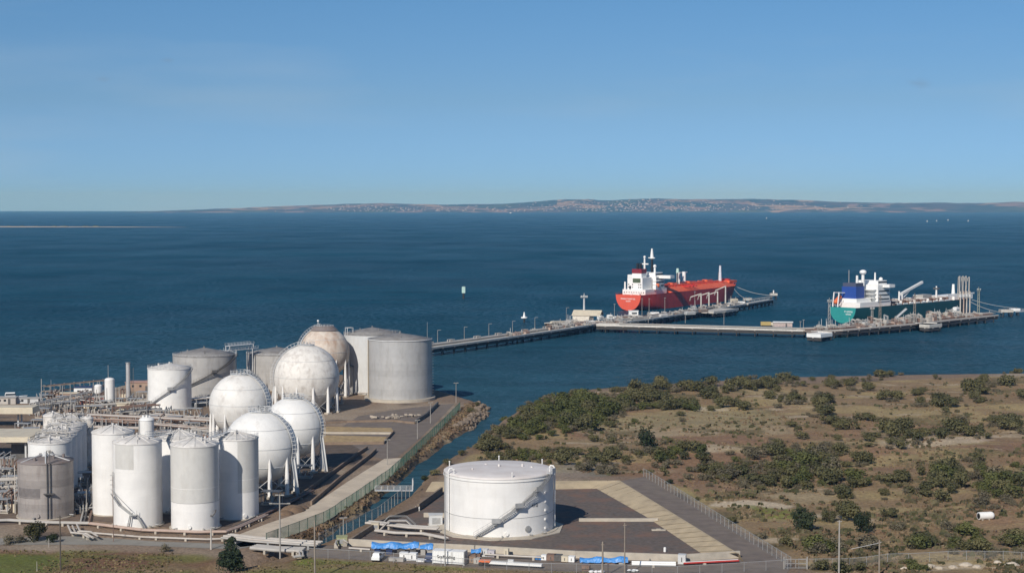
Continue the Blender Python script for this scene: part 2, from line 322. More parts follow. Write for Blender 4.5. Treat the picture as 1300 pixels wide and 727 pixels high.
# material colours of the ground by zone
def C(r, g, b): return np.array([r, g, b])
def mixc(base, c, f): return base * (1 - f[..., None]) + c * f[..., None]
n1 = fbm(X, Y, 38, 51, 5); n2 = fbm(X, Y, 13, 61, 5); n3 = fbm(X, Y, 70, 71, 4); n4 = fbm(X, Y, 5, 81, 4)
Xs = X * .35
n5 = fbm(Xs, Y, 12, 91, 5)
yard = np.broadcast_to(C(.165, .125, .093), X.shape + (3,)).copy()
yard = mixc(yard, C(.23, .195, .155), sst(n1, .5, .75)); yard = mixc(yard, C(.085, .07, .06), sst(n2, .55, .8))
h = np.broadcast_to(C(.178, .130, .078), X.shape + (3,)).copy()
h = mixc(h, C(.172, .108, .070), sst(n3, .48, .63) * .8); h = mixc(h, C(.235, .19, .10), sst(n5, .48, .66) * .85)
h = mixc(h, C(.25, .205, .135), sst(n1, .6, .76) * .8); h = mixc(h, C(.10, .085, .045), sst(n2, .55, .72) * .8)
h = mixc(h, C(.28, .235, .17), sst(fbm(X * .4, Y, 8, 101, 4), .66, .78))
def zone(px, soft=3.0, jit=5.0):
    return sst(sdf(X, Y, [at(a, b) for a, b in px]) + (n4 - .5) * jit, -soft * .5, soft * .5)
h = mixc(h, C(.225, .195, .09), zone([(815, 612), (860, 615), (960, 690), (990, 720), (1010, 722), (830, 608)], 4, 6) * .8)
h = mixc(h, C(.21, .18, .105), zone([(850, 522), (960, 520), (1010, 528), (960, 545), (860, 540), (760, 545), (740, 535)], 8, 12) * .7)
h = mixc(h, C(.36, .31, .235), zone([(905, 636), (985, 637), (1010, 640), (1000, 646), (900, 643)], 1.5, 4) * .9)
h = mixc(h, C(.34, .285, .215), zone([(1120, 557), (1210, 552), (1260, 551), (1262, 562), (1180, 572), (1130, 572)], 4, 10) * .75)
h = mixc(h, C(.12, .135, .035), zone([(955, 643), (1010, 644), (1010, 656), (960, 656)], 2, 5) * .8)
h = mixc(h, C(.37, .33, .25), zone([(860, 516), (925, 516), (925, 519), (870, 521)], 2, 3) * .6)
h = mixc(h, C(.19, .20, .19), zone([(700, 585), (775, 585), (780, 606), (700, 607)], 4, 9) * .45)
g = np.where((north > .02)[..., None], mixc(yard, h, sst(north, .0, .12)), yard)
bank = sst(sdf(X, Y, pts([(338, 694), (385, 678), (415, 666), (450, 643), (497, 609), (537, 571), (566, 543), (588, 520), (600, 505), (625, 512), (622, 535), (590, 556)] + creek_left[:9])), -1.5, 1.0)
g = mixc(g, C(.15, .105, .07), bank); g = mixc(g, C(.27, .215, .14), bank * sst(n4, .45, .7)); g = mixc(g, C(.09, .075, .035), bank * sst(n2, .5, .68))
bankr = sst(dB, -1, .5) * (1 - sst(dB, 3, 6)) * (1 - sst(Y, 655, 700)); g = mixc(g, C(.15, .11, .075), bankr)
na = np.broadcast_to(C(.16, .125, .072), X.shape + (3,)).copy()
na = mixc(na, C(.235, .18, .11), sst(n2, .52, .68)); na = mixc(na, C(.125, .075, .050), sst(n1, .42, .6)); na = mixc(na, C(.10, .115, .032), sst(fbm(Xs, Y, 9, 111, 4), .5, .66) * .7)
na = mixc(na, C(.105, .125, .030), zone([(70, 691), (135, 690), (150, 700), (80, 702)], 3, 6) * .85)
na = mixc(na, C(.085, .105, .028), zone([(-20, 706), (50, 702), (85, 712), (70, 730), (-20, 735)], 4, 7) * .8)
na = mixc(na, C(.115, .135, .032), zone([(372, 712), (400, 706), (505, 711), (500, 716), (380, 716)], 1.5, 4) * .85)
na = mixc(na, C(.12, .135, .035), zone([(535, 716), (600, 719), (600, 724), (530, 722)], 1.5, 4) * .8)
g = mixc(g, na, np.maximum(nearA, nearB))
SANDC = sst(dist, -1.5, 0) * (1 - sst(dist, .5, 2.5)) * sst(dB, -2, 0) * sst(Y, 640, 680)
g = mixc(g, C(.30, .25, .18), SANDC * .7)
g = g * (0.86 + .28 * n4)[..., None] * np.array([1.42, 1.36, 1.30])
ny, nx = X.shape
verts = np.stack([X.ravel(), Y.ravel(), Z.ravel()], 1)
ii = np.arange(ny * nx).reshape(ny, nx)
quads = np.stack([ii[:-1, :-1].ravel(), ii[:-1, 1:].ravel(), ii[1:, 1:].ravel(), ii[1:, :-1].ravel()], 1)
me = bpy.data.meshes.new('ground'); me.vertices.add(len(verts)); me.vertices.foreach_set('co', verts.ravel().astype(np.float32))
me.loops.add(quads.size); me.loops.foreach_set('vertex_index', quads.ravel().astype(np.int32))
me.polygons.add(len(quads)); me.polygons.foreach_set('loop_start', (np.arange(len(quads)) * 4).astype(np.int32))
me.polygons.foreach_set('use_smooth', np.ones(len(quads), bool)); me.update(calc_edges=True)
ca = me.color_attributes.new('soil', 'FLOAT_COLOR', 'POINT')
ca.data.foreach_set('color', np.concatenate([g.reshape(-1, 3), np.ones((ny * nx, 1))], 1).ravel().astype(np.float32))
ground = bpy.data.objects.new('ground', me); COL.objects.link(ground); ground['kind'] = 'structure'
gm = bpy.data.materials.new('soil_and_grass'); gm.use_nodes = True; nt = gm.node_tree; N = nt.nodes; L = nt.links; b = N['Principled BSDF']
b.inputs['Roughness'].default_value = .95; b.inputs['Specular IOR Level'].default_value = .15
at_ = N.new('ShaderNodeAttribute'); at_.attribute_name = 'soil'; tc = N.new('ShaderNodeTexCoord')
na1 = N.new('ShaderNodeTexNoise'); na1.inputs['Scale'].default_value = 1.1; na1.inputs['Detail'].default_value = 6; na1.inputs['Roughness'].default_value = .7; L.new(tc.outputs['Object'], na1.inputs['Vector'])
mr = N.new('ShaderNodeMapRange'); mr.inputs['From Min'].default_value = .3; mr.inputs['From Max'].default_value = .7; mr.inputs['To Min'].default_value = .6; mr.inputs['To Max'].default_value = 1.4; L.new(na1.outputs['Fac'], mr.inputs['Value'])
vm = N.new('ShaderNodeVectorMath'); vm.operation = 'SCALE'; L.new(at_.outputs['Color'], vm.inputs[0]); L.new(mr.outputs['Result'], vm.inputs['Scale']); L.new(vm.outputs['Vector'], b.inputs['Base Color'])
bp = N.new('ShaderNodeBump'); bp.inputs['Strength'].default_value = .7; bp.inputs['Distance'].default_value = .5; L.new(na1.outputs['Fac'], bp.inputs['Height']); L.new(bp.outputs['Normal'], b.inputs['Normal'])
me.materials.append(gm)

# ------------------------------------------------------------------ water
wm = bpy.data.materials.new('sea_water'); wm.use_nodes = True; nt = wm.node_tree; N = nt.nodes; L = nt.links; b = N['Principled BSDF']
b.inputs['Roughness'].default_value = .6; b.inputs['Specular IOR Level'].default_value = 0
tc = N.new('ShaderNodeTexCoord')
def wnoise(scale, sx, sy, det=4, rot=0):
    mp = N.new('ShaderNodeMapping'); mp.inputs['Scale'].default_value = (sx, sy, 1); mp.inputs['Rotation'].default_value = (0, 0, rot); L.new(tc.outputs['Object'], mp.inputs['Vector'])
    n = N.new('ShaderNodeTexNoise'); n.inputs['Scale'].default_value = scale; n.inputs['Detail'].default_value = det; n.inputs['Roughness'].default_value = .6; L.new(mp.outputs['Vector'], n.inputs['Vector']); return n
big = wnoise(.0012, 1, 2.2, 5); midn = wnoise(.02, 1, 1.7, 5, .2); fine = wnoise(.22, .6, 1.3, 5, .25); rip = wnoise(.9, .7, 1.2, 3, -.2)
cr = N.new('ShaderNodeValToRGB'); L.new(big.outputs['Fac'], cr.inputs['Fac'])
cr.color_ramp.elements[0].position = .35; cr.color_ramp.elements[0].color = (.0035, .040, .070, 1); cr.color_ramp.elements[1].position = .68; cr.color_ramp.elements[1].color = (.008, .064, .105, 1)
m1 = N.new('ShaderNodeMapRange'); m1.inputs['From Min'].default_value = .3; m1.inputs['From Max'].default_value = .7; m1.inputs['To Min'].default_value = .74; m1.inputs['To Max'].default_value = 1.26; L.new(midn.outputs['Fac'], m1.inputs['Value'])
sxy = N.new('ShaderNodeSeparateXYZ'); L.new(tc.outputs['Object'], sxy.inputs[0]); shl = N.new('ShaderNodeMapRange'); shl.inputs['From Min'].default_value = 420; shl.inputs['From Max'].default_value = 1150; shl.inputs['To Min'].default_value = .85; shl.inputs['To Max'].default_value = 0; L.new(sxy.outputs['Y'], shl.inputs['Value'])
mxs = N.new('ShaderNodeMix'); mxs.data_type = 'RGBA'; L.new(shl.outputs['Result'], mxs.inputs['Factor']); L.new(cr.outputs['Color'], mxs.inputs[6]); mxs.inputs[7].default_value = (.036, .092, .124, 1)
vm = N.new('ShaderNodeVectorMath'); vm.operation = 'SCALE'; L.new(mxs.outputs[2], vm.inputs[0]); L.new(m1.outputs['Result'], vm.inputs['Scale']); L.new(vm.outputs['Vector'], b.inputs['Base Color'])
ad = N.new('ShaderNodeMath'); ad.operation = 'MULTIPLY_ADD'; L.new(rip.outputs['Fac'], ad.inputs[0]); ad.inputs[1].default_value = .35; L.new(fine.outputs['Fac'], ad.inputs[2])
bp = N.new('ShaderNodeBump'); bp.inputs['Strength'].default_value = .85; bp.inputs['Distance'].default_value = 1.6; L.new(ad.outputs[0], bp.inputs['Height']); L.new(bp.outputs['Normal'], b.inputs['Normal'])
gl = N.new('ShaderNodeBsdfGlossy'); gl.inputs['Roughness'].default_value = .18; L.new(bp.outputs['Normal'], gl.inputs['Normal'])
fr_ = N.new('ShaderNodeFresnel'); fr_.inputs['IOR'].default_value = 1.33; L.new(bp.outputs['Normal'], fr_.inputs['Normal'])
fm = N.new('ShaderNodeMath'); fm.operation = 'MULTIPLY'; fm.inputs[1].default_value = .34; L.new(fr_.outputs[0], fm.inputs[0])
lane = wnoise(.006, 1, .55, 6, .1); mfl = N.new('ShaderNodeMapRange'); mfl.inputs['From Min'].default_value = .35; mfl.inputs['From Max'].default_value = .68; mfl.inputs['To Min'].default_value = .12; mfl.inputs['To Max'].default_value = .42; L.new(lane.outputs['Fac'], mfl.inputs['Value'])
rpl = wnoise(.33, .9, .42, 3, .35); mrp = N.new('ShaderNodeMapRange'); mrp.inputs['From Min'].default_value = .35; mrp.inputs['From Max'].default_value = .72; mrp.inputs['To Min'].default_value = .4; mrp.inputs['To Max'].default_value = 2.1; L.new(rpl.outputs['Fac'], mrp.inputs['Value'])
mm_ = N.new('ShaderNodeMath'); mm_.operation = 'MULTIPLY'; L.new(mfl.outputs['Result'], mm_.inputs[0]); L.new(mrp.outputs['Result'], mm_.inputs[1]); L.new(mm_.outputs[0], fm.inputs[1])
ms = N.new('ShaderNodeMixShader'); L.new(fm.outputs[0], ms.inputs['Fac']); L.new(b.outputs[0], ms.inputs[1]); L.new(gl.outputs[0], ms.inputs[2]); L.new(ms.outputs[0], N['Material Output'].inputs['Surface'])
mb = MB(); E = 22500
mb.add([(-16000, -3000, 0), (16000, -3000, 0), (16000, E, 0), (-16000, E, 0)], [(0, 1, 2, 3)])
o = mb.build('sea_water', wm, None, (0, 0, SEA)); o['kind'] = 'structure'

# ------------------------------------------------------------------ far hills across the bay
D0 = 18000.0; SC = D0 / F
prof = [(120, -2), (175, -1), (190, .5), (230, 2.2), (262, 3.4), (300, 5.2), (350, 7), (400, 8.5), (440, 11), (470, 12), (505, 11), (560, 9), (600, 9.5), (650, 12), (700, 15.5), (730, 16), (765, 14.5), (800, 17), (840, 18.5), (880, 18), (915, 18), (965, 17.5), (1010, 16), (1060, 14.5), (1110, 12.5), (1150, 12), (1200, 11), (1240, 10.5), (1270, 11.5), (1310, 13.5), (1400, 15), (1600, 12), (1800, 6)]
hx = np.arange(-5200, 11000, 45.0); hy = np.linspace(D0, D0 + 3600, 42)
HX, HY = np.meshgrid(hx, hy)
ridge = np.interp(HX / SC * (D0 / (D0 + 1700)) + CX, [p[0] for p in prof], [p[1] for p in prof]) * SC * 1.06
tt = (HY - D0) / 3600
shape = np.interp(tt, [0, .03, .15, .5, .75, 1], [-.1, .07, .3, .97, .9, .3])
HZ = ridge * shape * (1 + (fbm(HX, HY, 900, 5) - .5) * .35) + (fbm(HX, HY, 160, 9) - .5) * 14 * np.clip(shape, 0, 1)
HZ = np.where(ridge <= 0, -30, HZ)
ny, nx = HX.shape; ii = np.arange(ny * nx).reshape(ny, nx)
q = np.stack([ii[:-1, :-1].ravel(), ii[:-1, 1:].ravel(), ii[1:, 1:].ravel(), ii[1:, :-1].ravel()], 1)
me = bpy.data.meshes.new('hills'); me.from_pydata(np.stack([HX.ravel(), HY.ravel(), HZ.ravel()], 1).tolist(), [], q.tolist())
me.polygons.foreach_set('use_smooth', [True] * len(q))
hm = bpy.data.materials.new('far_farmland'); hm.use_nodes = True; nt = hm.node_tree; N = nt.nodes; L = nt.links; b = N['Principled BSDF']; b.inputs['Roughness'].default_value = 1; b.inputs['Specular IOR Level'].default_value = 0
tc = N.new('ShaderNodeTexCoord'); mp = N.new('ShaderNodeMapping'); mp.inputs['Scale'].default_value = (.0022, .0016, .006); L.new(tc.outputs['Object'], mp.inputs['Vector'])
vo = N.new('ShaderNodeTexVoronoi'); vo.inputs['Scale'].default_value = 1; L.new(mp.outputs['Vector'], vo.inputs['Vector'])
cr = N.new('ShaderNodeValToRGB'); cr.color_ramp.interpolation = 'CONSTANT'; e = cr.color_ramp.elements
e[0].color = (.09, .085, .07, 1); e[1].position = .4; e[1].color = (.24, .18, .14, 1)
for p_, c_ in ((.55, (.05, .07, .045, 1)), (.7, (.33, .25, .16, 1)), (.82, (.08, .10, .05, 1)), (.92, (.27, .20, .13, 1))):
    k = e.new(p_); k.color = c_
sx = N.new('ShaderNodeSeparateColor'); L.new(vo.outputs['Color'], sx.inputs[0]); L.new(sx.outputs[0], cr.inputs['Fac'])
n = N.new('ShaderNodeTexNoise'); n.inputs['Scale'].default_value = .004; n.inputs['Detail'].default_value = 6; L.new(tc.outputs['Object'], n.inputs['Vector'])
mx = N.new('ShaderNodeMix'); mx.data_type = 'RGBA'; mr = N.new('ShaderNodeMapRange'); mr.inputs['From Min'].default_value = .5; mr.inputs['From Max'].default_value = .58; L.new(n.outputs['Fac'], mr.inputs['Value'])
L.new(mr.outputs['Result'], mx.inputs['Factor']); L.new(cr.outputs['Color'], mx.inputs[6]); mx.inputs[7].default_value = (.035, .055, .035, 1); L.new(mx.outputs[2], b.inputs['Base Color'])
me.materials.append(hm); o = bpy.data.objects.new('hills', me); COL.objects.link(o); o['kind'] = 'structure'
mb = MB(); rr = random.Random(5)
for k in range(520):
    px = rr.choice([rr.gauss(500, 60), rr.gauss(730, 70), rr.gauss(880, 70), rr.uniform(560, 1100), rr.gauss(780, 40)])
    t = abs(rr.gauss(0, .22)) + .03
    if t > .5: continue
    yy = D0 + 3600 * t; xx = (px - CX) * yy / F
    i = np.searchsorted(hx, xx); j = np.searchsorted(hy, yy)
    if not (0 < i < len(hx) and 0 < j < len(hy)): continue
    s_ = rr.uniform(7, 17); zz = HZ[j, i]
    mb.box((xx, yy, zz + 3), (s_ * 1.4, s_, 8), rr.uniform(0, 3))
o = mb.build('far_town', mat('pale_town_walls', (.36, .32, .28), .8, .2, .01)); tag(o, 'pale houses scattered over the hills across the bay', 'houses', kind='stuff')
# sand spit far left
def spit(px0, px1, py, wid):
    a = at(px0, py, SEA); bq = at(px1, py + .8, SEA); mb = MB(); n = 60; rows = []
    for i in range(n + 1):
        t = i / n; p = a.lerp(bq, t); ww = wid * (1 - t ** 3) * (.75 + .5 * rr.random()) + 4
        rows.append([(p.x, p.y - ww, -.4), (p.x, p.y - ww * .4, 2.2 * (1 - t ** 4) + .2), (p.x, p.y + ww * .6, 2.6 * (1 - t ** 4) + .2), (p.x, p.y + ww, -.4)])
    vs = [v for r_ in rows for v in r_]
    mb.add(vs, [(i * 4 + k, (i + 1) * 4 + k, (i + 1) * 4 + k + 1, i * 4 + k + 1) for i in range(n) for k in range(3)], True)
    o = mb.build('sand_spit', mat('pale_sand', (.46, .39, .29), .9, .15, .02), None, (0, 0, SEA)); o['kind'] = 'structure'; return a, bq
sa, sb = spit(-500, 236, 287.6, 90)
mb = MB()
for k in range(120):
    t = rr.random() ** 1.3 * .86; p = sa.lerp(sb, t); s_ = rr.uniform(4, 13)
    mb.ball((p.x, p.y + rr.uniform(5, 40), SEA + 2.2), s_, 6, 4, .3)
o = mb.build('spit_scrub', mat('spit_scrub_green', (.06, .075, .04), .9, .2, .05)); tag(o, 'low dark scrub along the far sand spit', 'scrub', kind='stuff')

# ------------------------------------------------------------------ air
hz = MB(); hz.box((0, 10000, 121), (32600, 26600, 258))
hzm = bpy.data.materials.new('sea_haze'); hzm.use_nodes = True; nt = hzm.node_tree; nt.nodes.remove(nt.nodes['Principled BSDF'])
pv = nt.nodes.new('ShaderNodeVolumePrincipled'); pv.inputs['Color'].default_value = (.22, .54, 1.0, 1); pv.inputs['Density'].default_value = 5.0e-5; pv.inputs['Anisotropy'].default_value = 0; pv.inputs['Absorption Color'].default_value = (1, 1, 1, 1)
nt.links.new(pv.outputs[0], nt.nodes['Material Output'].inputs['Volume'])
o = hz.build('haze', hzm); o['kind'] = 'stuff'; o['label'] = 'thin blue sea haze'
# ------------------------------------------------------------------ storage tanks
def frame_for(px, py_front, half_px):
    """axis point, radius and facing of a round thing from its front foot and width"""
    f0 = at(px, py_front, 0); v = Vector((f0.x, f0.y, 0)).normalized()
    Rr = 5.0
    for _ in range(12):
        c = f0 + v * Rr; Rr = half_px * mpp((c.x, c.y, 8)) 
    c = f0 + v * Rr
    return c, Rr, f0, math.atan2(-v.y, -v.x)     # facing angle: local +x looks to the camera
def P(r, phi, z): return Vector((r * math.cos(phi), r * math.sin(phi), z))
def shell_patch(rad, a0, a1, z0, z1, n=20):
    mb = MB(); mb.lathe([(rad, z0), (rad, z1)], n, True, a0, a1)
    mb.lathe([(rad - .03, z1), (rad, z1)], n, False, a0, a1); return mb
def spiral_stair(root, Rr, a0, z0, a1, z1, m=STEEL, wdt=1.0, landings=(), name='stairway', bulky=False):
    """stair winding along a shell, with stringers, treads and a handrail; a0/a1 in local angle"""
    mb = MB(); n = max(10, int(abs(a1 - a0) * Rr / 1.0)); ri, ro = Rr + .08, Rr + .08 + wdt
    zs = []
    tot = 1.0
    for i in range(n + 1):
        t = i / n
        for l in landings:
            if abs(t - l) < .035: t = l
        zs.append(z0 + (z1 - z0) * t)
    for i in range(n):
        a, b = a0 + (a1 - a0) * i / n, a0 + (a1 - a0) * (i + 1) / n
        for r_ in (ri + .05, ro): mb.bar(P(r_, a, zs[i]), P(r_, b, zs[i + 1]), .08, .32)
        k = 3
        for j in range(k):
            t0, t1 = j / k, (j + .8) / k; za = zs[i] + (zs[i + 1] - zs[i]) * t0
            aa, ab = a + (b - a) * t0, a + (b - a) * t1
            mb.add([P(ri, aa, za), P(ro, aa, za), P(ro, ab, za), P(ri, ab, za)], [(0, 1, 2, 3)])
    st = mb.build(name, m, root)
    hr = MB()
    for i in range(n):
        a, b = a0 + (a1 - a0) * i / n, a0 + (a1 - a0) * (i + 1) / n
        for dz in ((.55, 1.05)): hr.bar(P(ro, a, zs[i] + dz), P(ro, b, zs[i + 1] + dz), .07, .07)
        if bulky: hr.add([P(ro + .02, a, zs[i] + .1), P(ro + .02, b, zs[i + 1] + .1), P(ro + .02, b, zs[i + 1] + 1.0), P(ro + .02, a, zs[i] + 1.0)], [(0, 1, 2, 3)])
        hr.bar(P(ro, a, zs[i]), P(ro, a, zs[i] + 1.05), .06, .06)
    hr.build('handrail', m, st)
    for l in landings:
        br = MB(); a = a0 + (a1 - a0) * l; z = z0 + (z1 - z0) * l
        br.add([P(ri, a - .9 / Rr, z + .02), P(ro + .35, a - .9 / Rr, z + .02), P(ro + .35, a + .9 / Rr, z + .02), P(ri, a + .9 / Rr, z + .02)], [(0, 1, 2, 3)])
        br.bar(P(ro + .3, a - .9 / Rr, z + .6), P(ro + .3, a + .9 / Rr, z + .6), .12, 1.1)
        br.bar(P(ro, a, z), P(Rr, a, z - 1.1), .12, .12); br.build('landing', m, st)
    return st
def rim_rail(root, Rr, z, m=STEEL, a0=0, a1=2 * PI, h=1.0, n=40, name='roof_rail'):
    mb = MB()
    for i in range(n):
        a, b = a0 + (a1 - a0) * i / n, a0 + (a1 - a0) * (i + 1) / n
        for dz in (h * .5, h): mb.bar(P(Rr, a, z + dz), P(Rr, b, z + dz), .06, .06)
        mb.bar(P(Rr, a, z), P(Rr, a, z + h), .07, .07)
    return mb.build(name, m, root)
def ladder(root, Rr, a, z0, z1, m=STEEL, cage=True):
    mb = MB(); da = .3 / Rr
    for s_ in (-1, 1): mb.bar(P(Rr + .3, a + s_ * da, z0), P(Rr + .3, a + s_ * da, z1), .08, .08)
    z = z0
    while z < z1: mb.bar(P(Rr + .3, a - da, z), P(Rr + .3, a + da, z), .05, .05); z += .45
    if cage:
        z = z0 + 2.2
        while z < z1:
            for k in range(4):
                q = [P(Rr + .3, a - 1.2 * da, z), P(Rr + .8, a - 1.2 * da, z), P(Rr + 1.0, a, z), P(Rr + .8, a + 1.2 * da, z), P(Rr + .3, a + 1.2 * da, z)]
                mb.bar(q[k], q[k + 1], .06, .06)
            z += 1.1
    return mb.build('ladder', m, root)
def tank(name, label, pxl, pxr, py_front, py_rim, mshell, mroof, roof_h=1.0, group=None, ring=(0, 0), seams=3, roof_style='cone', rail=True, seed=0, ribs=0, seam_m=None, dx=0):
    cx = (pxl + pxr) / 2; c, Rr, f0, face = frame_for(cx, py_front, (pxr - pxl) / 2)
    H = height_at(cx, py_rim, f0.y)
    t = thing(name, label, 'storage tank', (c.x, c.y, 0), face, group); rr = random.Random(seed)
    t['_r'] = Rr; t['_h'] = H
    MB().lathe([(Rr, 0), (Rr, H * .34), (Rr, H * .67), (Rr, H)], 72).build('shell', mshell, t)
    rb = MB()
    if roof_style == 'cone':
        rb.lathe([(Rr + .12, H - .25), (Rr + .12, H + .02), (Rr * .5, H + roof_h * .55), (.35, H + roof_h), (.01, H + roof_h)], 64)
    else:
        rb.lathe([(Rr + .12, H - .25), (Rr + .12, H + .02)] + [(Rr * math.cos(u * PI / 2 * .98), H + .03 + roof_h * math.sin(u * PI / 2)) for u in (.1, .25, .4, .55, .7, .85, 1)], 64)
    rf = rb.build('roof', mroof, t)
    if ribs:
        for i in range(ribs):
            a = 2 * PI * i / ribs; mb = MB()
            mb.bar(P(Rr, a, H + .06), P(.5, a, H + roof_h + .06), .16, .14); mb.build('rafter', mroof, rf)
    for k in range(1, seams + 1):
        sb = MB(); z = H * k / (seams + 1); sb.lathe([(Rr, z - .05), (Rr + .035, z - .04), (Rr + .035, z + .04), (Rr, z + .05)], 72, False); sb.build('weld_band', seam_m or mshell, t)
    bs = MB(); bs.lathe([(Rr + .02, .0), (Rr + .45 + ring[0], .0), (Rr + .45 + ring[0], .25 + ring[1]), (Rr + .02, .25 + ring[1])], 64, False); bs.build('base_ring', CONC, t)
    # roof fittings: hatch, vents, centre hub
    zc = H + roof_h
    MB().cyl((0, 0, zc - .1), (0, 0, zc + .5), .3, n=10).build('roof_hatch', mroof, rf)
    for k in range(4):
        a = rr.uniform(0, 2 * PI); r_ = Rr * rr.uniform(.3, .85); z = H + roof_h * (1 - r_ / Rr)
        p = P(r_, a, z - .1); MB().cyl(p, p + Vector((0, 0, rr.uniform(.5, 1.0))), rr.uniform(.15, .35), n=8).build('roof_vent', mroof, rf)
    mh = MB(); a = rr.uniform(-.5, .5); mh.cyl(P(Rr - .1, a, 1.1), P(Rr + .35, a, 1.1), .45, n=14); mh.build('manhole', mshell, t)
    for k in range(3):
        a = rr.uniform(-1.2, 1.2); MB().cyl(P(Rr - .1, a, .6), P(Rr + 1.1, a, .6), .16, n=8).build('nozzle', STEEL, t)
    return t, Rr, H
def asn(px, l, r_):      # local angle on the visible face at column px
    return math.asin(max(-1, min(1, (px - (l + r_) / 2) / ((r_ - l) / 2))))
# --- tank in the bund at the front
bt, Rr, H = tank('white_oil_tank', 'big squat white oil tank standing alone in the gravel bund, stairway slanting across its face', 564, 703, 683.5, 607.5, WHITE_CLEAN, ROOFPINK, .8, roof_style='dome', seams=0, ring=(.6, .1), seed=3)
mb = MB(); mb.lathe([(Rr, H * .33 - .06), (Rr + .03, H * .33 - .05), (Rr + .03, H * .33 + .05), (Rr, H * .33 + .06)], 72, False); mb.build('weld_band', STEEL, bt)
mb = MB(); mb.lathe([(Rr + .13, H - .9), (Rr + .22, H - .85), (Rr + .22, H - .7), (Rr + .13, H - .65)], 72, False); mb.build('wind_girder', WHITE_CLEAN, bt)
spiral_stair(bt, Rr, asn(605, 564, 703), .4, asn(693, 564, 703) + .06, H + .1, STEEL, 1.1, (.25, .5, .75), bulky=False)
st = MB(); a = asn(604, 564, 703) - .04; st.box(P(Rr + 1.0, a, .25), (1.8, 3.4, .5), a); st.build('stair_foot_slab', CONC, bt)
mb = MB(); a = asn(694, 564, 703) + .05
mb.box(P(Rr + .6, a, H + .15), (1.5, 1.8, .12), a); 
for s_ in (-.9, .9):
    for q in (.05, 1.3): mb.bar(P(Rr + q, a + s_ / Rr, H + .15), P(Rr + q, a + s_ / Rr, H + 1.35), .09, .09)
    mb.bar(P(Rr, a + s_ / Rr, H + 1.3), P(Rr + 1.35, a + s_ / Rr, H + 1.3), .08, .1)
mb.box(P(Rr + 1.3, a, H + .8), (.1, 1.8, 1.1), a); mb.build('top_platform', PALEGREY, bt)
for k in (1, 5, 9, 13, 18, 22):
    a = 2 * PI * k / 26; r_ = Rr - .3
    mb = MB(); mb.cyl(P(r_, a, H), P(r_, a, H + 1.2), .12, n=8); mb.ball(P(r_, a, H + 1.2), .2, 8, 5); mb.build('foam_pourer', WHITE_CLEAN, bt)
for s_, a in ((-1, asn(572, 564, 703)), (1, asn(702, 564, 703))):
    mb = MB(); r_ = Rr + .35
    mb.tube([P(r_, a, .8), P(r_, a, H + .6), P(r_ - .3, a, H + 1.2), P(r_ - 1.0, a, H + 1.3), P(r_ - 1.3, a, H + .7)], .17, 8); mb.build('foam_riser', WHITE_CLEAN, bt)
a = asn(691, 564, 703)
for k in range(5): MB().box(P(Rr + .12, a, 1.4 + 2.05 * k), (.3, .55, .45), a).build('spray_bracket', WHITE_CLEAN, bt)
mb = MB(); a = asn(669, 564, 703); mb.cyl(P(Rr, a, 1.9), P(Rr + .2, a, 1.9), .75, n=18); mb.cyl(P(Rr + .2, a, 1.9), P(Rr + .28, a, 1.9), .52, n=14); mb.build('manhole', STEEL, bt)
def text(body, size, m, parent, loc, rot, name='lettering', ext=.01, mirror=False):
    cu = bpy.data.curves.new(name, 'FONT'); cu.body = body; cu.size = size; cu.align_x = 'CENTER'; cu.align_y = 'CENTER'; cu.extrude = ext
    cu.materials.append(m); o = bpy.data.objects.new(name, cu); COL.objects.link(o); o.parent = parent; o.location = loc; o.rotation_euler = rot
    me = bpy.data.meshes.new_from_object(o); q = bpy.data.objects.new(name, me); COL.objects.link(q); q.parent = parent; q.location = loc; q.rotation_euler = rot
    bpy.data.objects.remove(o); return q
a = asn(677.5, 564, 703); text('410', 1.25, DARKSTEEL, bt, P(Rr + .05, a, H * .52), (PI / 2, 0, a + PI / 2), 'tank_number')
# --- upper row by the sea
t1, Rr, H = tank('white_tank', 'white tank with thin stairway zigzagging up its face, by the pipework near the sea', 188.5, 243, 521.5, 469, WHITE, ROOFWHITE, 1.6, seams=2, seed=5, ring=(.5, .2))
spiral_stair(t1, Rr, asn(190, 188.5, 243), .3, asn(241, 188.5, 243) + .1, H, STEEL, .9, (.5,)); rim_rail(t1, Rr, H, STEEL, n=44)
t2, Rr, H = tank('grey_tank', 'wide grey tank with a shallow cone roof and long dark stairway, behind the white tank', 220.5, 299, 507, 453, GREY, ROOFGREY, 2.6, seams=3, seed=6, seam_m=SILVER)
spiral_stair(t2, Rr, R(-75), .3, asn(297, 220.5, 299) + .02, H, DARKSTEEL, 1.3, (.62,)); rim_rail(t2, Rr, H, PALEGREY, n=50, h=.6)
t3, Rr, H = tank('grey_tank', 'grey cone roofed tank half hidden behind the mottled sphere, gantry at its top', 313.5, 390, 496, 451, GREY, ROOFGREY, 2.4, seams=3, seed=7, seam_m=SILVER)
rim_rail(t3, Rr, H, PALEGREY, n=50, h=.6)
t4, Rr, H = tank('pale_tank', 'tall pale grey tank with flat cone roof directly behind the silver tank', 437, 509, 501, 425.5, PALEGREY, ROOFGREY, 2.4, seams=0, seed=8)
rim_rail(t4, Rr, H, STEEL, n=40, h=.7)
mb = MB(); a = asn(441, 437, 509)
for s_ in (-.9, .9):
    mb.tube([P(Rr + .2, a + s_ / Rr, H - .5), P(Rr + .2, a + s_ / Rr, H + 2.6), P(Rr - 2.4, a + s_ / Rr, H + 2.6), P(Rr - 2.4, a + s_ / Rr, H + .4)], .13, 6)
mb.box(P(Rr - 1.1, a, H + 2.6), (2.8, 1.9, .12), a); mb.build('roof_gantry', PALEGREY, t4)
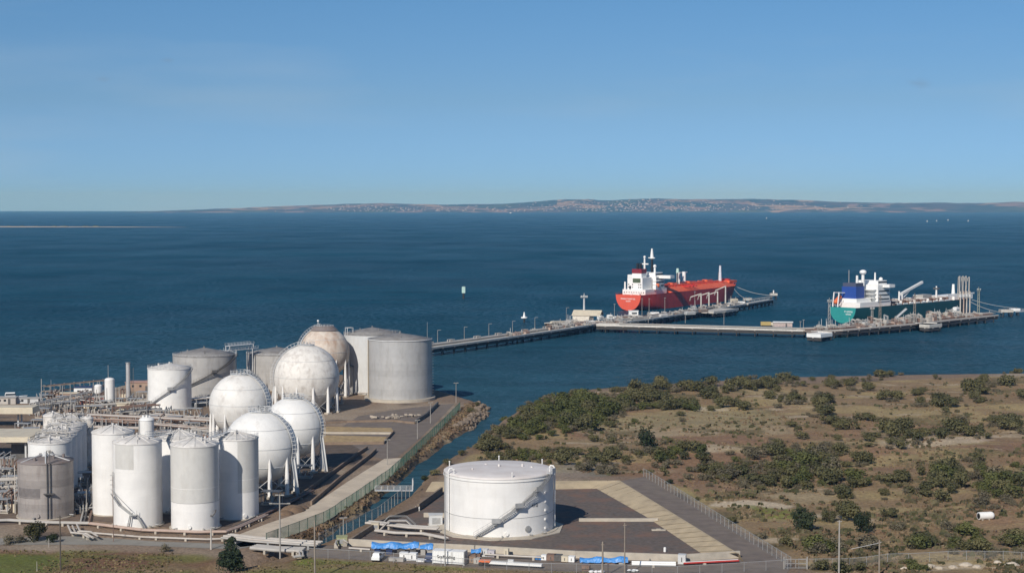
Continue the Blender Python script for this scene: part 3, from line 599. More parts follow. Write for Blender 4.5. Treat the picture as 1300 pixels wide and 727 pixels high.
t5, Rr, H = tank('silver_tank', 'tall silver grey tank with low pointed roof on pale concrete ring, nearest the water', 467.5, 548, 511, 433, SILVER, ROOFGREY, 2.2, seams=4, seed=9, ring=(1.0, .8))
mb = MB(); mb.lathe([(Rr + .13, H - .15), (Rr + .3, H - .1), (Rr + .3, H + .05), (Rr + .13, H + .1)], 72, False); mb.build('rim_angle', SHIPWHITE, t5)
mb = MB(); a = asn(469, 467.5, 548); mb.cyl(P(Rr + .35, a, .4), P(Rr + .35, a, H), .16, n=8); mb.build('downpipe', mat('ochre_pipe', (.45, .37, .25), .6), t5)
ladder(t5, Rr, asn(547, 467.5, 548) + .05, .5, H)
mb = MB(); mb.cyl(P(Rr - 1.5, R(80), H + .3), P(Rr - 1.5, R(80), H + 6.5), .09, .05, n=6); mb.build('lightning_rod', STEEL, t5)
t6, Rr, H = tank('small_grey_silo', 'small grey silo between the mottled sphere and the pale tall tank', 435.5, 452.5, 500.5, 465, GREY, ROOFGREY, .5, seams=1, seed=10, roof_style='dome')
mb = MB(); mb.tube([(Rr + .4, 1.2, .5), (Rr + 1.6, 4.5, .8), (Rr + 2.2, 9, .8), (Rr + 2.0, 9.6, 6.0)], .28, 8); mb.build('outlet_pipe', PIPEW, t6)
# --- white tanks at the front
G = None
t7, Rr, H = tank('tall_white_tank', 'tall plain white tank at the outer end, partly behind the tank with grey patch', 118.5, 171, 655, 550.5, WHITE_CLEAN, ROOFWHITE, 1.5, seams=1, seed=11, ribs=10)
t8, Rr, H = tank('tall_white_tank', 'tall white tank with pale grey rectangular patch and short stairway on its front', 145, 206, 671, 563.5, WHITE_CLEAN, ROOFWHITE, 1.4, seams=2, seed=12, ribs=12)
shell_patch(Rr + .02, R(-62), R(-9), H * .70, H - .25).build('paint_patch', CLAD, t8)
mb = MB(); q = lambda a, z, o=.8: P(Rr + o, a, z)
a0, a1 = asn(147.5, 145, 206), asn(169, 145, 206)
for o_ in (.25, 1.0): mb.bar(q(a0, 8.0, o_), q((a0 + a1) / 2, 5.6, o_ + .15), .12, .3); mb.bar(q((a0 + a1) / 2, 5.6, o_ + .15), q(a1, 3.4, o_), .12, .3)
mb.box(q(a1 + .05, 3.4, .7), (1.3, 1.6, .15), a1)
for s_ in (-.07, .17):
    for o_ in (.15, 1.5): mb.bar(q(a1 + s_, 3.4, .9 if o_ > 1 else .2), q(a1 + s_ * 2.4, 0, o_), .14, .14)
    mb.bar(q(a1 + s_, 3.4, .9), q(a1 + s_, 4.5, .9), .09, .09)
for o_ in (1.05,): mb.bar(q(a0, 9.1, o_), q(a1, 4.5, o_ + .1), .08, .08)
mb.bar(q(a1 + .17, 3.4, 1.0), q(a1 + .45, 0, 1.2), .12, .5)
mb.build('stairway', STEEL, t8); ladder(t8, Rr, asn(146.5, 145, 206) + .03, 7.8, 13.0)
t9, Rr, H = tank('tall_white_tank', 'white tank half hidden between the patched tank and the grey clad tank', 199.5, 258, 652, 559, WHITE_CLEAN, ROOFWHITE, 1.9, seams=2, seed=13, ribs=12)
rim_rail(t9, Rr, H, STEEL, n=26)
t10, Rr, H = tank('tall_white_tank', 'white tank clad in pale grey down to a white lower band, foremost of the group', 218, 278.5, 674.5, 567, WHITE_CLEAN, ROOFWHITE, 1.5, seams=1, seed=14, ribs=12)
shell_patch(Rr + .02, R(-88), R(70), H * .335, H - .25, 30).build('cladding', CLAD, t10)
mb = MB(); mb.lathe([(Rr, H * .33 - .06), (Rr + .06, H * .33), (Rr, H * .33 + .06)], 60, False); mb.build('cladding_hem', STEEL, t10)
mb = MB(); a = asn(267, 218, 278.5); mb.tube([P(Rr, a, 3.4), P(Rr + .7, a, 3.4), P(Rr + .9, a + .1, 4.2), P(Rr + .5, a + .2, 4.6)], .16, 6); mb.build('sample_valve', DARKSTEEL, t10)
t11, Rr, H = tank('tall_white_tank', 'white tank with grey clad side, half shaded, beside the nearest gas sphere', 273, 328.5, 660.5, 558.5, WHITE_CLEAN, ROOFWHITE, 1.3, seams=1, seed=15, ribs=12)
shell_patch(Rr + .02, R(3), R(96), H * .34, H - .25, 24).build('cladding', CLAD, t11)
rim_rail(t11, Rr, H, PALEGREY, n=26)
t12, Rr, H = tank('slim_white_vessel', 'slim white vessel rising behind the patched tall tank, in front of the pipe racks', 178, 196, 598, 533, WHITE, WHITE, .7, seams=2, seed=16, roof_style='dome')
# walkway linking the roofs
def walkway(name, label, a, b, m=PALEGREY, wdt=1.0, legs=()):
    a = Vector(a); b = Vector(b); t = thing(name, label, 'walkway', ((a.x + b.x) / 2, (a.y + b.y) / 2, 0)); o = Vector((t.location.x, t.location.y, 0))
    d = (b - a).normalized(); s_ = Vector((-d.y, d.x, 0)).normalized() * wdt / 2; a -= o; b -= o
    MB().bar(a, b, wdt, .15).build('deck', m, t)
    for k in (-1, 1):
        mb = MB(); n = max(2, int((b - a).length / 1.6))
        for i in range(n + 1):
            p = a.lerp(b, i / n) + s_ * k; mb.bar(p, p + Vector((0, 0, 1.1)), .07, .07)
        for h_ in (.55, 1.1): mb.bar(a + s_ * k + Vector((0, 0, h_)), b + s_ * k + Vector((0, 0, h_)), .07, .07)
        mb.build('handrail', m, t)
    for l in legs:
        p = a.lerp(b, l)
        for k in (-1, 1): MB().bar(p + s_ * k, Vector((p.x + s_.x * k, p.y + s_.y * k, 0)), .22, .22).build('leg', m, t)
    return t
def top(t, r_=0.0, px_side=0): return Vector((t.location.x, t.location.y, t['_h']))
walkway('roof_walkway', 'pale railed walkway bridging the roofs of two tall white tanks', top(t8) + Vector((2, 1.5, .8)), top(t9) + Vector((-1.5, -.5, 1.0)))
walkway('roof_walkway', 'pale railed walkway from the grey clad tank to the tank beside the sphere', top(t10) + Vector((2.5, 2.5, .8)), top(t11) + Vector((-2.0, .5, 1.2)))
v2 = Vector((t2.location.x, t2.location.y, 0)); v3 = Vector((t3.location.x, t3.location.y, 0)); d = (v3 - v2).normalized()
walkway('tank_top_gantry', 'pale steel gantry on tall legs bridging the two wide grey tanks', v2 + d * (t2['_r'] - 1) + Vector((0, 0, t2['_h'] + .6)), v3 - d * (t3['_r'] - 1) + Vector((0, 0, t2['_h'] + .6)), PALEGREY, 3.0, (.25, .8))
g_ = walkway('tank_top_gantry', 'upper frame of the pale gantry standing above the two wide grey tanks', v2 + d * (t2['_r'] - .5) + Vector((0, 0, t2['_h'] + 2.4)), v3 - d * (t3['_r'] + 1) + Vector((0, 0, t2['_h'] + 2.4)), PALEGREY, 2.4, (.03, .97))
# --- row of cylindrical tanks receding at far left
tg, Rr, H = tank('weathered_grey_tank', 'short weathered grey tank with sunken dark roof in front of the receding white row', 24.5, 93, 660, 588.5, OLDSTEEL, ROOFRUST, 1.1, seams=4, seed=20)
for k in range(5):
    a = R(-60) + k * R(60); MB().bar(P(Rr, a, H + .05), P(1.0, a, H + 1.5), .25, .2).build('roof_spar', PALEGREY, tg)
mb = MB(); mb.cyl((0, 0, H + 1.0), (0, 0, H + 1.9), 1.0, .3, n=8); mb.build('roof_frame', PALEGREY, tg)
mb = MB(); a = asn(62, 24.5, 93)
for s_ in (-.35, .35): mb.bar(P(Rr + .25, a + s_ / Rr, .2), P(Rr + .25, a + s_ / Rr, H + 3.2), .2, .2)
mb.box(P(Rr + .5, a, H * .47), (1.0, 2.4, .2), a); mb.build('ladder', DARKSTEEL, tg)
shell_patch(Rr + .015, asn(26, 24.5, 93), asn(52, 24.5, 93), H * .38, H * .56).build('repair_patch', mat('dull_grey_patch', (.17, .155, .15), .6), tg)
row = [(37.5, 91.5, 634, 563, 'white tank with slanting braces, nearest in the receding row behind the weathered grey tank'), (47, 98, 622, 556, 'white tank second in the receding row, just behind the nearest one'),
       (55, 104, 611, 548.5, 'white tank in the middle of the receding row'), (62, 110, 601, 541, 'white tank fourth in the receding row, by the slim leaning tower'), (68, 114, 592, 533.5, 'white tank farthest in the receding row, below the pipe racks')]
for i, (l, r_, yb, yr, lab) in enumerate(row):
    tt_, Rr, H = tank('row_white_tank', lab, l, r_, yb, yr, WHITE, ROOFWHITE, 1.1, seams=2, seed=30 + i, ribs=8)
    rim_rail(tt_, Rr, H, STEEL, n=20, h=.9)
    rr_ = random.Random(i)
    for k in range(5):
        mb = MB(); a = rr_.uniform(0, 6.28); b_ = rr_.uniform(0, 6.28); mb.tube([P(Rr * .9, a, H + .3), P(Rr * .85, a, H + 1.0), P(Rr * .5, b_, H + 1.3), P(Rr * .4, b_, H + .7)], .16, 6); mb.build('roof_pipe', PIPEG, tt_)
    if i == 0:
        for s_, (a, b_) in enumerate(((asn(64, l, r_), asn(80, l, r_)), (asn(62, l, r_), asn(72, l, r_)))):
            MB().bar(P(Rr + .7, a, H - 1.5), P(Rr + .9, b_, H - 7.5), .3, .3).build('brace', PIPEG, tt_)
        shell_patch(Rr + .015, asn(38.5, l, r_), asn(60, l, r_), H * .5, H - .5).build('paint_patch', SHIPWHITE, tt_)
ts, Rr, H = tank('slim_white_tower', 'slim dirty white tower between the receding row and the tall white group', 105.5, 119, 592, 531, WHITE_DIRTY, ROOFWHITE, .5, seams=3, seed=40, roof_style='dome')
mb = MB(); mb.bar((Rr + .2, -1.5, 9), (Rr + .6, 1.8, 13), .5, .3); mb.build('chute', PIPEW, ts)
# second, hidden rank of small tanks left of the row (only the roofs show)
for i, (l, r_, yb, yr, lab) in enumerate([(56, 80, 585, 528, 'small dingy tank top behind the far end of the receding row'), (72, 100, 573, 531, 'low grey tank among pipes behind the receding row')]):
    tt_, Rr, H = tank('small_white_tank', lab, l, r_, yb, yr, WHITE_DIRTY, ROOFWHITE, .8, seams=1, seed=50 + i, ribs=6)
# --- spheres
def sphere_tank(label, px, py_c, half_px, py_leg, mshell, nleg=11, stair=(1, 0), seed=0, group=None, crown_h=.6, leg_phase=0.0, top_w=3.0):
    """py_leg: foot of the frontmost leg"""
    f0 = at(px, py_leg, 0); v = Vector((f0.x, f0.y, 0)).normalized(); Rr = 9.0
    for _ in range(12):
        c = f0 + v * Rr * .95; Rr = half_px * mpp((c.x, c.y, 12)); zc = height_at(px, py_c, c.y)
    t = thing('gas_sphere', label, 'gas sphere', (c.x, c.y, 0), math.atan2(-v.y, -v.x), group)
    MB().ball((0, 0, zc), Rr, 64, 40).build('shell', mshell, t)
    for lat in (-27, 3, 33):
        mb = MB(); z = zc + Rr * math.sin(R(lat)); r_ = Rr * math.cos(R(lat)) + .01
        mb.lathe([(r_, z - .07), (r_ + .07, z - .06), (r_ + .07, z + .06), (r_, z + .07)], 72, False); mb.build('weld_band', PALEGREY, t)
    legs = []
    for k in range(nleg):
        a = leg_phase + 2 * PI * k / nleg; r_ = Rr * .955
        mb = MB(); mb.cyl(P(r_, a, 0), P(r_, a, zc * .45), .62, .55, 12); mb.cyl(P(r_, a, zc * .45), P(r_, a, zc * 1.02), .55, .12, 12)
        lg = mb.build('leg', WHITE_CLEAN, t); legs.append(a)
        fb = MB(); fb.box(P(r_, a, .25), (2.0, 2.0, .5), a); fb.build('footing', CONC, lg)
    for k in range(nleg):
        a, b_ = legs[k], legs[(k + 1) % nleg]; r_ = Rr * .955; mb = MB()
        mb.cyl(P(r_, a, .9), P(r_, b_, zc * .42), .1, n=6); mb.cyl(P(r_, b_, .9), P(r_, a, zc * .42), .1, n=6)
        mb.build('cross_brace', STEEL, t)
    # meridian stairway with rail
    az, _ = stair; mb = MB(); hb = MB(); n = 34; sv = Vector((-math.sin(az), math.cos(az), 0)); pr = None
    for i in range(n + 1):
        th = R(86) - (R(86) - R(8)) * (1 - i / n) if False else R(6) + R(98) * i / n
        q_ = Vector((math.sin(th) * math.cos(az), math.sin(th) * math.sin(az), math.cos(th)))
        p = Vector((0, 0, zc)) + q_ * (Rr + .35)
        if pr is not None:
            mb.bar(pr, p, .85, .1)
            for s_ in (-.42, .42):
                hb.bar(pr + sv * s_ + q_ * 1.0, p + sv * s_ + q_ * 1.0, .06, .06)
                if i % 2: hb.bar(p + sv * s_, p + sv * s_ + q_ * 1.0, .07, .07)
        pr = p
    s1 = mb.build('stairway', PALEGREY, t); hb.build('handrail', PALEGREY, s1)
    if True:
        mb = MB(); lo = pr; foot = P(Rr + 1.5, az, 0); mb.bar(lo, Vector((foot.x, foot.y, 0)), .9, .14); mb.bar(lo + sv * .5, foot + sv * .5, .08, .9); mb.build('access_ladder', PALEGREY, t)
    zt = zc + Rr * math.cos(math.asin(min(.9, top_w / Rr))) + .25
    mb = MB(); mb.cyl((0, 0, zt - .1), (0, 0, zt + .12), top_w, n=24); cp = mb.build('top_platform', PALEGREY, t)
    rb = MB()
    for i in range(16):
        a, b_ = 2 * PI * i / 16, 2 * PI * (i + 1) / 16
        for dz in (.55, 1.1): rb.bar(P(top_w, a, zt + dz), P(top_w, b_, zt + dz), .08, .08)
        rb.bar(P(top_w, a, zt), P(top_w, a, zt + 1.1), .08, .08)
    rb.build('railing', PALEGREY, cp)
    rr_ = random.Random(seed)
    for k in range(6):
        vb = MB(); a = rr_.uniform(0, 6.28); r_ = rr_.uniform(0, top_w * .8); h_ = rr_.uniform(.6, 1.6); vb.cyl(P(r_, a, zt), P(r_, a, zt + h_), .18, n=8); vb.cyl(P(r_, a, zt + h_ * .8), P(r_, a, zt + h_ * .95), .3, n=8); vb.build('relief_valve', STEEL, cp)
    return t, Rr, zc
sphere_tank('bright white gas sphere nearest the front, beside the grey clad white tank', 331, 567, 46.5, 633, WHITE_SPHERE, 11, (R(58), 0), 1, leg_phase=R(15))
sphere_tank('clean white gas sphere just behind the nearest one, close to the concrete path', 373, 542, 38.5, 602, WHITE_SPHERE, 11, (R(62), 0), 2, leg_phase=R(8))
sphere_tank('faintly stained white gas sphere behind the tank group, in front of the wide grey tanks', 306, 513, 39.5, 580, mat('stained_sphere_paint', (.73, .71, .67), .55, .06, .4, tint=(.40, .36, .32), tint_amt=.6, tint_scale=(.4, .4, .3), tint_lo=.48, tint_hi=.78), 11, (R(55), 0), 3, leg_phase=R(2))
sphere_tank('large mottled grey white gas sphere in front of the pale tall tank', 389.5, 478.5, 41.5, 527, WHITE_DIRTY, 12, (R(-80), 0), 4, leg_phase=R(12))
sr, Rr, zc = sphere_tank('rust streaked cream gas sphere with a flat dark cap, farthest of the spheres', 411.5, 447, 32.5, 506, RUSTY, 12, (R(-70), 0), 5, top_w=3.9)
mb = MB(); zt = zc + Rr; mb.cyl((0, 0, zt - 1.3), (0, 0, zt + .25), 5.6, 4.0, n=24); mb.build('cap', ROOFRUST, sr)
mb = MB(); mb.cyl((0, -2.2, zt), (0, -2.2, zt + 2.2), .1, n=6); mb.ball((0, -2.2, zt + 2.3), .45, 8, 6); mb.build('beacon_lamp', SHIPWHITE, sr)
# ------------------------------------------------------------------ ground sheets
ASPH = mat('worn_asphalt', (.165, .135, .115), .95, .2, .35, tint=(.19, .16, .13), tint_amt=.6, tint_scale=(.12, .12, .1), tint_lo=.45, tint_hi=.65, bump=.2)
GRAVEL = mat('dark_bund_gravel', (.125, .102, .088), .95, .25, .9, tint=(.20, .115, .08), tint_amt=.8, tint_scale=(.11, .13, .1), tint_lo=.48, tint_hi=.64, bump=.3)
PATHC = mat('dusty_concrete_path', (.54, .46, .36), .95, .12, .3, tint=(.34, .28, .22), tint_amt=.5, tint_scale=(.15, .15, .1), bump=.1)
DRYG = mat('dry_grass_soil', (.38, .275, .145), .95, .25, .7, tint=(.19, .13, .08), tint_amt=.7, tint_scale=(.2, .3, .1), bump=.5)
BROWNS = mat('brown_bank_soil', (.17, .115, .075), .95, .25, .8, tint=(.10, .065, .045), tint_amt=.6, tint_scale=(.3, .3, .3), bump=.5)
sheet('asphalt_yard', pts([(455, 528), (500, 520), (552, 514), (577, 512), (560, 530), (531, 558), (505, 580), (488, 583), (470, 578), (440, 560), (412, 556)]), .03, ASPH)
sheet('concrete_path', pts([(288, 684), (340, 664), (383, 650), (440, 612), (488, 582), (510, 581), (499, 602), (452, 637), (417, 660), (387, 673), (340, 690), (305, 694)]), .04, PATHC)
sheet('grass_strip', pts([(409, 541), (497, 543), (500, 548), (410, 548)]), .035, DRYG)
sheet('grass_strip', pts([(410, 552), (491, 554), (486, 561), (410, 562)]), .035, DRYG)
sheet('bund_floor', pts([(446, 690), (480, 662), (535, 645), (562, 622), (760, 619), (820, 655), (893, 704), (730, 704)]), .05, GRAVEL)
sheet('service_road', pts([(383, 693), (443, 691), (731, 706.5), (866, 711), (940, 706), (783, 611), (818, 605), (1006, 717), (990, 740), (700, 724), (560, 717), (505, 713), (385, 706)]), .045, ASPH)
sheet('front_kerb_road', pts([(-60, 684), (100, 680), (200, 687), (290, 690), (345, 682), (352, 687), (300, 697), (150, 691), (-60, 691)]), .04, mat('grey_concrete_road', (.25, .235, .205), .95, .12, .3, tint=(.16, .145, .12), tint_amt=.5, tint_scale=(.15, .15, .1)))
sheet('tank_yard', pts([(-80, 672), (30, 664), (110, 660), (290, 676), (338, 655), (330, 628), (200, 600), (60, 590), (-60, 620)]), .02, mat('dark_tank_yard_soil', (.135, .098, .074), .95, .25, .5, tint=(.21, .155, .11), tint_amt=.6, tint_scale=(.2, .2, .2)))
sheet('sphere_yard', pts([(300, 650), (340, 655), (400, 622), (440, 590), (470, 560), (400, 545), (320, 560), (270, 600)]), .025, mat('sphere_yard_soil', (.105, .08, .062), .95, .25, .5, tint=(.17, .125, .09), tint_amt=.6, tint_scale=(.2, .2, .2)))

# ------------------------------------------------------------------ bund round the front tank
bund = thing('tank_bund', 'tan concrete bund with sloping sides round the big squat white tank', 'bund', at(670, 660)); bo = bund.location.copy()
def rel(p, o): return Vector((p[0] - o.x, p[1] - o.y, p[2]))
def slope(toes, crests, wdt, zt, name, m):
    mb = MB(); n = len(toes); rows = []
    for tq, cq in zip(toes, crests):
        out = Vector((cq.x - tq.x, cq.y - tq.y, 0)).normalized()
        c1 = Vector((cq.x, cq.y, zt)); c2 = c1 + out * wdt; o2 = c2 + out * 1.4; o2.z = -.1
        rows.append([rel(Vector((tq.x, tq.y, .02)), bo), rel(c1, bo), rel(c2, bo), rel(o2, bo)])
    vs = [v for r_ in rows for v in r_]; fs = []
    for i in range(n - 1):
        for k in range(3): fs.append((i * 4 + k, (i + 1) * 4 + k, (i + 1) * 4 + k + 1, i * 4 + k + 1))
    mb.add(vs, fs); return mb.build(name, m, bund)
slope(pts([(540, 624), (757, 620), (818, 654.5), (892, 703)]), [at(548, 611.5, 1.5), at(783.6, 609.6, 1.5), at(850, 650, 1.5), at(934, 701.5, 1.5)], .8, 1.5, 'sloping_side', CONCTAN)
def wall_line(a, b, h, th, name, m, parent, o, z0=-.1):
    a = rel(a, o); b = rel(b, o); d = (b - a); L_ = d.length; mb = MB(); mb.box(((a.x + b.x) / 2, (a.y + b.y) / 2, (h + z0) / 2), (L_, th, h - z0), math.atan2(d.y, d.x)); return mb.build(name, m, parent)
for (ta, tb, ca_, cb, n_) in [(at(757, 620), at(818, 654.5), at(783.6, 609.6, 1.5), at(850, 650, 1.5), 7), (at(818, 654.5), at(892, 703), at(850, 650, 1.5), at(934, 701.5, 1.5), 9), (at(700, 620.2), at(757, 620), at(690, 609.8, 1.5), at(783.6, 609.6, 1.5), 4)]:
    for k in range(n_):
        u = (k + .5) / n_; p = rel(ta.lerp(tb, u), bo); q = rel(ca_.lerp(cb, u), bo); p.z = .05; q.z = 1.53
        MB().bar(p, q, .22, .03).build('slab_joint', mat('dark_joint', (.16, .125, .085), .9), bund)
fw = pts([(443, 692.2), (600, 700.3), (731, 707.8), (866, 712.4), (939, 707.8)])
for i in range(4): wall_line(fw[i], fw[i + 1], 1.55, .45, 'front_wall', CONC, bund, bo)
lw = [at(445, 690), at(480, 667), at(531, 648), at(561, 626)]
for i in range(3): wall_line(lw[i], lw[i + 1], 1.7 if i == 2 else 1.2, .5, 'side_wall', mat('brown_block_wall', (.22, .17, .125), .9, .15, .6), bund, bo)
wall_line(at(735, 661.5), at(835, 661.5), .8, .5, 'divider', CONC, bund, bo); wall_line(at(538, 656), at(566, 656.5), 1.1, .5, 'divider', CONC, bund, bo)
slabp = thing('tank_foundation', 'octagonal concrete apron under the big squat white tank', 'foundation', bt.location)
mb = MB(); mb.prism([(15.4 * math.cos(2 * PI * k / 10 + .2), 15.4 * math.sin(2 * PI * k / 10 + .2)) for k in range(10)], .0, .22); mb.build('apron', CONC, slabp)

# walls and bunds round the spheres
def low_wall(name, label, cat, pp, h, th, m):
    c = pp[len(pp) // 2]; t = thing(name, label, cat, (c.x, c.y, 0)); o = t.location.copy()
    for i in range(len(pp) - 1): wall_line(pp[i], pp[i + 1], h, th, 'wall_section', m, t, o)
    return t
BW = mat('brown_bund_wall', (.24, .175, .125), .9, .18, .6, tint=(.14, .095, .07), tint_amt=.6)
low_wall('sphere_bund_wall', 'low brown bund wall beside the concrete path, outer of two, near the spheres', 'bund wall', pts([(395, 641), (432, 609), (470, 580), (477, 573)]), 1.1, .5, BW)
low_wall('sphere_bund_wall', 'inner brown bund wall parallel to the path, at the feet of the spheres', 'bund wall', pts([(380, 632), (420, 603), (452, 579), (466, 570)]), 1.0, .5, BW)
low_wall('yard_wall', 'thin low dark wall along the nearer dry grass strip behind the path', 'low wall', pts([(406, 564.5), (487, 563.5), (500, 549)]), .8, .35, BW)
low_wall('yard_wall', 'thin low wall between the two dry grass strips beside the spheres', 'low wall', pts([(409, 550.5), (497, 551)]), .7, .35, CONC)
low_wall('yard_wall', 'dark low wall running from the silver tank toward the fence', 'low wall', pts([(556, 514), (541, 529), (528, 537)]), 1.3, .5, DARKSTEEL)
low_wall('yard_wall', 'low earth wall in front of the silver tank and mottled sphere', 'low wall', pts([(409, 538), (440, 536), (500, 535), (527, 538)]), .7, .6, BW)
mound_ = MB()
for k, (px, py, s_) in enumerate([(372, 648, 3.2), (362, 652, 2.2), (383, 645, 2.0)]):
    q = at(px, py); mound_.ball((q.x, q.y, -.3), s_, 14, 8, .55)
o = mound_.build('soil_heap', BROWNS); tag(o, 'heap of brown soil at the bend of the concrete path', 'soil heap')
for px, py, lab in [(489, 531, 'broken pale concrete block left on the ground before the silver tank, with rubble'), (515, 529, 'jumbled pile of pale broken timber and concrete near the dark wall')]:
    q = at(px, py); mb = MB(); rr = random.Random(px)
    for k in range(16): mb.box((q.x + rr.uniform(-5, 5), q.y + rr.uniform(-1.2, 1.2), .3 + rr.random() * .5), (rr.uniform(.5, 2.0), rr.uniform(.3, .8), rr.uniform(.3, .7)), rr.uniform(0, 3))
    o = mb.build('rubble_heap', mat('pale_rubble', (.42, .36, .29), .9, .2, .7)); tag(o, lab, 'rubble heap')

# ------------------------------------------------------------------ fences
def fence(name, label, pp, h, step, mesh_m, post_m, post_r=.06, on_ground=True, top_rail=True):
    c = pp[len(pp) // 2]; t = thing(name, label, 'fence', (c.x, c.y, 0)); o = t.location.copy(); mb = MB(); posts = []
    for i in range(len(pp) - 1):
        a, b = pp[i], pp[i + 1]; L_ = (b - a).length; n = max(1, round(L_ / step))
        for k in range(n + (1 if i == len(pp) - 2 else 0)): posts.append(a.lerp(b, k / n))
    gp = [rel((p.x, p.y, max(-.2, gz(p.x, p.y)) if on_ground else 0), o) for p in posts]
    for i in range(len(gp) - 1):
        a, b = gp[i], gp[i + 1]; mb.add([a, b, b + Vector((0, 0, h)), a + Vector((0, 0, h))], [(0, 1, 2, 3)])
    mb.build('mesh_panel', mesh_m, t)
    if top_rail:
        mb = MB()
        for i in range(len(gp) - 1): mb.bar(gp[i] + Vector((0, 0, h)), gp[i + 1] + Vector((0, 0, h)), .07, .07)
        mb.build('top_rail', post_m, t)
    for p in gp[:100]: MB().cyl(p - Vector((0, 0, .3)), p + Vector((0, 0, h + .1)), post_r, n=6).build('post', post_m, t)
    return t
GPOST = mat('dark_green_post', (.05, .12, .085), .6)
fence('green_mesh_fence', 'long green mesh fence between the concrete path and the creek bank', pts([(338, 691), (380, 675.5), (411, 663), (447, 640), (494.5, 606), (535, 568), (564, 540), (584, 519)]), 2.6, 4.5, GREENMESH, GPOST, .07)
fence('chain_link_fence', 'chain link fence along the outer edge of the bund road by the heath', pts([(817, 604), (860, 630), (920, 668), (980, 705), (1004, 720)]), 2.2, 3.0, CHAINLINK, STEEL)
fence('chain_link_fence', 'chain link fence on tall pale posts along the creek beside the bund', pts([(405, 690), (440, 674), (480, 656), (505, 636), (520, 628)]), 2.6, 3.6, CHAINLINK, PALEPOLE, .08)
fence('chain_link_fence', 'chain link fence with sparse posts along the front edge of the service road', pts([(390, 707), (470, 711), (560, 719), (700, 727), (860, 731), (1000, 722)]), 2.0, 5.0, mesh_mat('thin_chain_link', (.35, .33, .3), .10), STEEL, .05)
fence('chain_link_fence', 'chain link fence at the front right beyond the bund gate, among shrubs', pts([(1014, 721), (1100, 720), (1180, 718), (1320, 716)]), 2.0, 4.0, mesh_mat('faint_chain_link', (.40, .38, .34), .14), STEEL, .05)
gq = at(1010, 722); gt = thing('steel_gate', 'galvanised steel gate where the bund road meets the front fence', 'gate', (gq.x, gq.y, 0))
for s_ in (-2.4, 2.4): MB().cyl((s_, 0, 0), (s_, 0, 2.6), .14, n=8).build('gate_post', PALEPOLE, gt)
mb = MB()
for z in (.3, 1.2, 2.1): mb.bar((-2.3, 0, z), (2.3, 0, z), .08, .08)
for x in (-2.2, 0, 2.2): mb.bar((x, 0, .3), (x, 0, 2.1), .08, .08)
mb.build('gate_leaf', STEEL, gt)

# ------------------------------------------------------------------ poles
def pole(name, label, cat, px, py, ptop, m, r0=.16, r1=.1, arms=(), lamp=None, group=None):
    q = at(px, py); z0 = gz(q.x, q.y); q.z = z0; zt = height_at(px, ptop, q.y)
    t = thing(name, label, cat, q, 0, group)
    MB().cyl((0, 0, -.3), (0, 0, zt - z0), r0, r1, 8).build('post', m, t)
    for (z, L_, ang) in arms:
        d = Vector((math.cos(ang), math.sin(ang), 0)) * L_
        MB().bar(-d + Vector((0, 0, zt - z0 + z)), d + Vector((0, 0, zt - z0 + z)), .14, .14).build('crossarm', m, t)
        if lamp:
            for s_ in (-1, 1): MB().box((d.x * s_, d.y * s_, zt - z0 + z + .05), (.7, .4, .22), ang).build('lamp_head', lamp, t)
    return t
pole('lamp_post', 'pale double armed lamp post standing before the nearest gas sphere', 'lamp post', 355.6, 706.5, 627, PALEPOLE, .2, .13, ((-2.0, 1.9, 0), (-.2, .6, 0)), PALEPOLE)
pole('utility_pole', 'plain timber pole on the grass beside the pipe bridge', 'utility pole', 399.8, 735, 660, WOODPOLE, .2, .15)
pole('lamp_post', 'slim pale lamp post at the bund corner beside the green valve box', 'lamp post', 436, 690, 657, PALEPOLE, .14, .1, ((0, .5, .4),), PALEPOLE)
pole('lamp_post', 'slim lamp post on the path side of the green fence, nearest of three', 'lamp post', 491.8, 590, 558, PALEPOLE, .14, .09, ((0, .5, .4),), PALEPOLE)
pole('lamp_post', 'slim lamp post in the asphalt yard, between two others along the green fence', 'lamp post', 530, 557, 533, PALEPOLE, .14, .09, ((0, .5, .4),), PALEPOLE)
pole('lamp_post', 'slim lamp post near the rocky point, beyond the silver tank', 'lamp post', 546.5, 537, 511, PALEPOLE, .14, .09, ((0, .5, .4),), PALEPOLE)
pole('lamp_post', 'short lamp post at the seaward end of the green fence', 'lamp post', 579, 511, 486, PALEPOLE, .13, .08, ((0, .6, .4),), PALEPOLE)
pole('utility_pole', 'dark timber pole with short crossarm on the green grass at front', 'utility pole', 77, 724, 654, mat('dark_wood_pole', (.10, .085, .07), .9), .17, .12, ((-.4, .5, .3),))
pole('vent_mast', 'thin dark mast before the tank with the grey patch', 'mast', 144, 687, 604, RUSTSTEEL, .1, .06)
pole('lamp_post', 'short white post with box foot before the grey clad tank', 'lamp post', 268, 697, 671, PIPEW, .22, .16)
pole('lamp_post', 'thin grey pole passing in front of the white shipping container', 'utility pole', 565, 718, 598, STEEL, .13, .08)
pole('utility_pole', 'pale pole with small head rising over the front wall, taller of two', 'utility pole', 793, 731, 663, WOODPOLE, .15, .12, ((-.5, .35, 0),))
pole('utility_pole', 'short stout pole beside the taller one by the blue tarpaulin', 'utility pole', 765, 733, 687, WOODPOLE, .2, .17, ((-.6, .3, 0),))
p1 = pole('utility_pole', 'tall pale pole among shrubs at the front right, near the gate', 'utility pole', 1065, 732, 660, PALEPOLE, .2, .15, ((-.2, .5, .2),))
p2 = pole('utility_pole', 'leaning timber pole with brace wire at the front right', 'utility pole', 1116, 735, 685, WOODPOLE, .2, .15, ((-.4, .5, .3),))
mb = MB(); a = at(1118, 733); b = at(1080, 731); mb.cyl((a.x, a.y, 7.2), (b.x, b.y, 5.6), .06, n=6); o = mb.build('brace_wire', STEEL); tag(o, 'wire running between the two poles at the front right', 'wire')
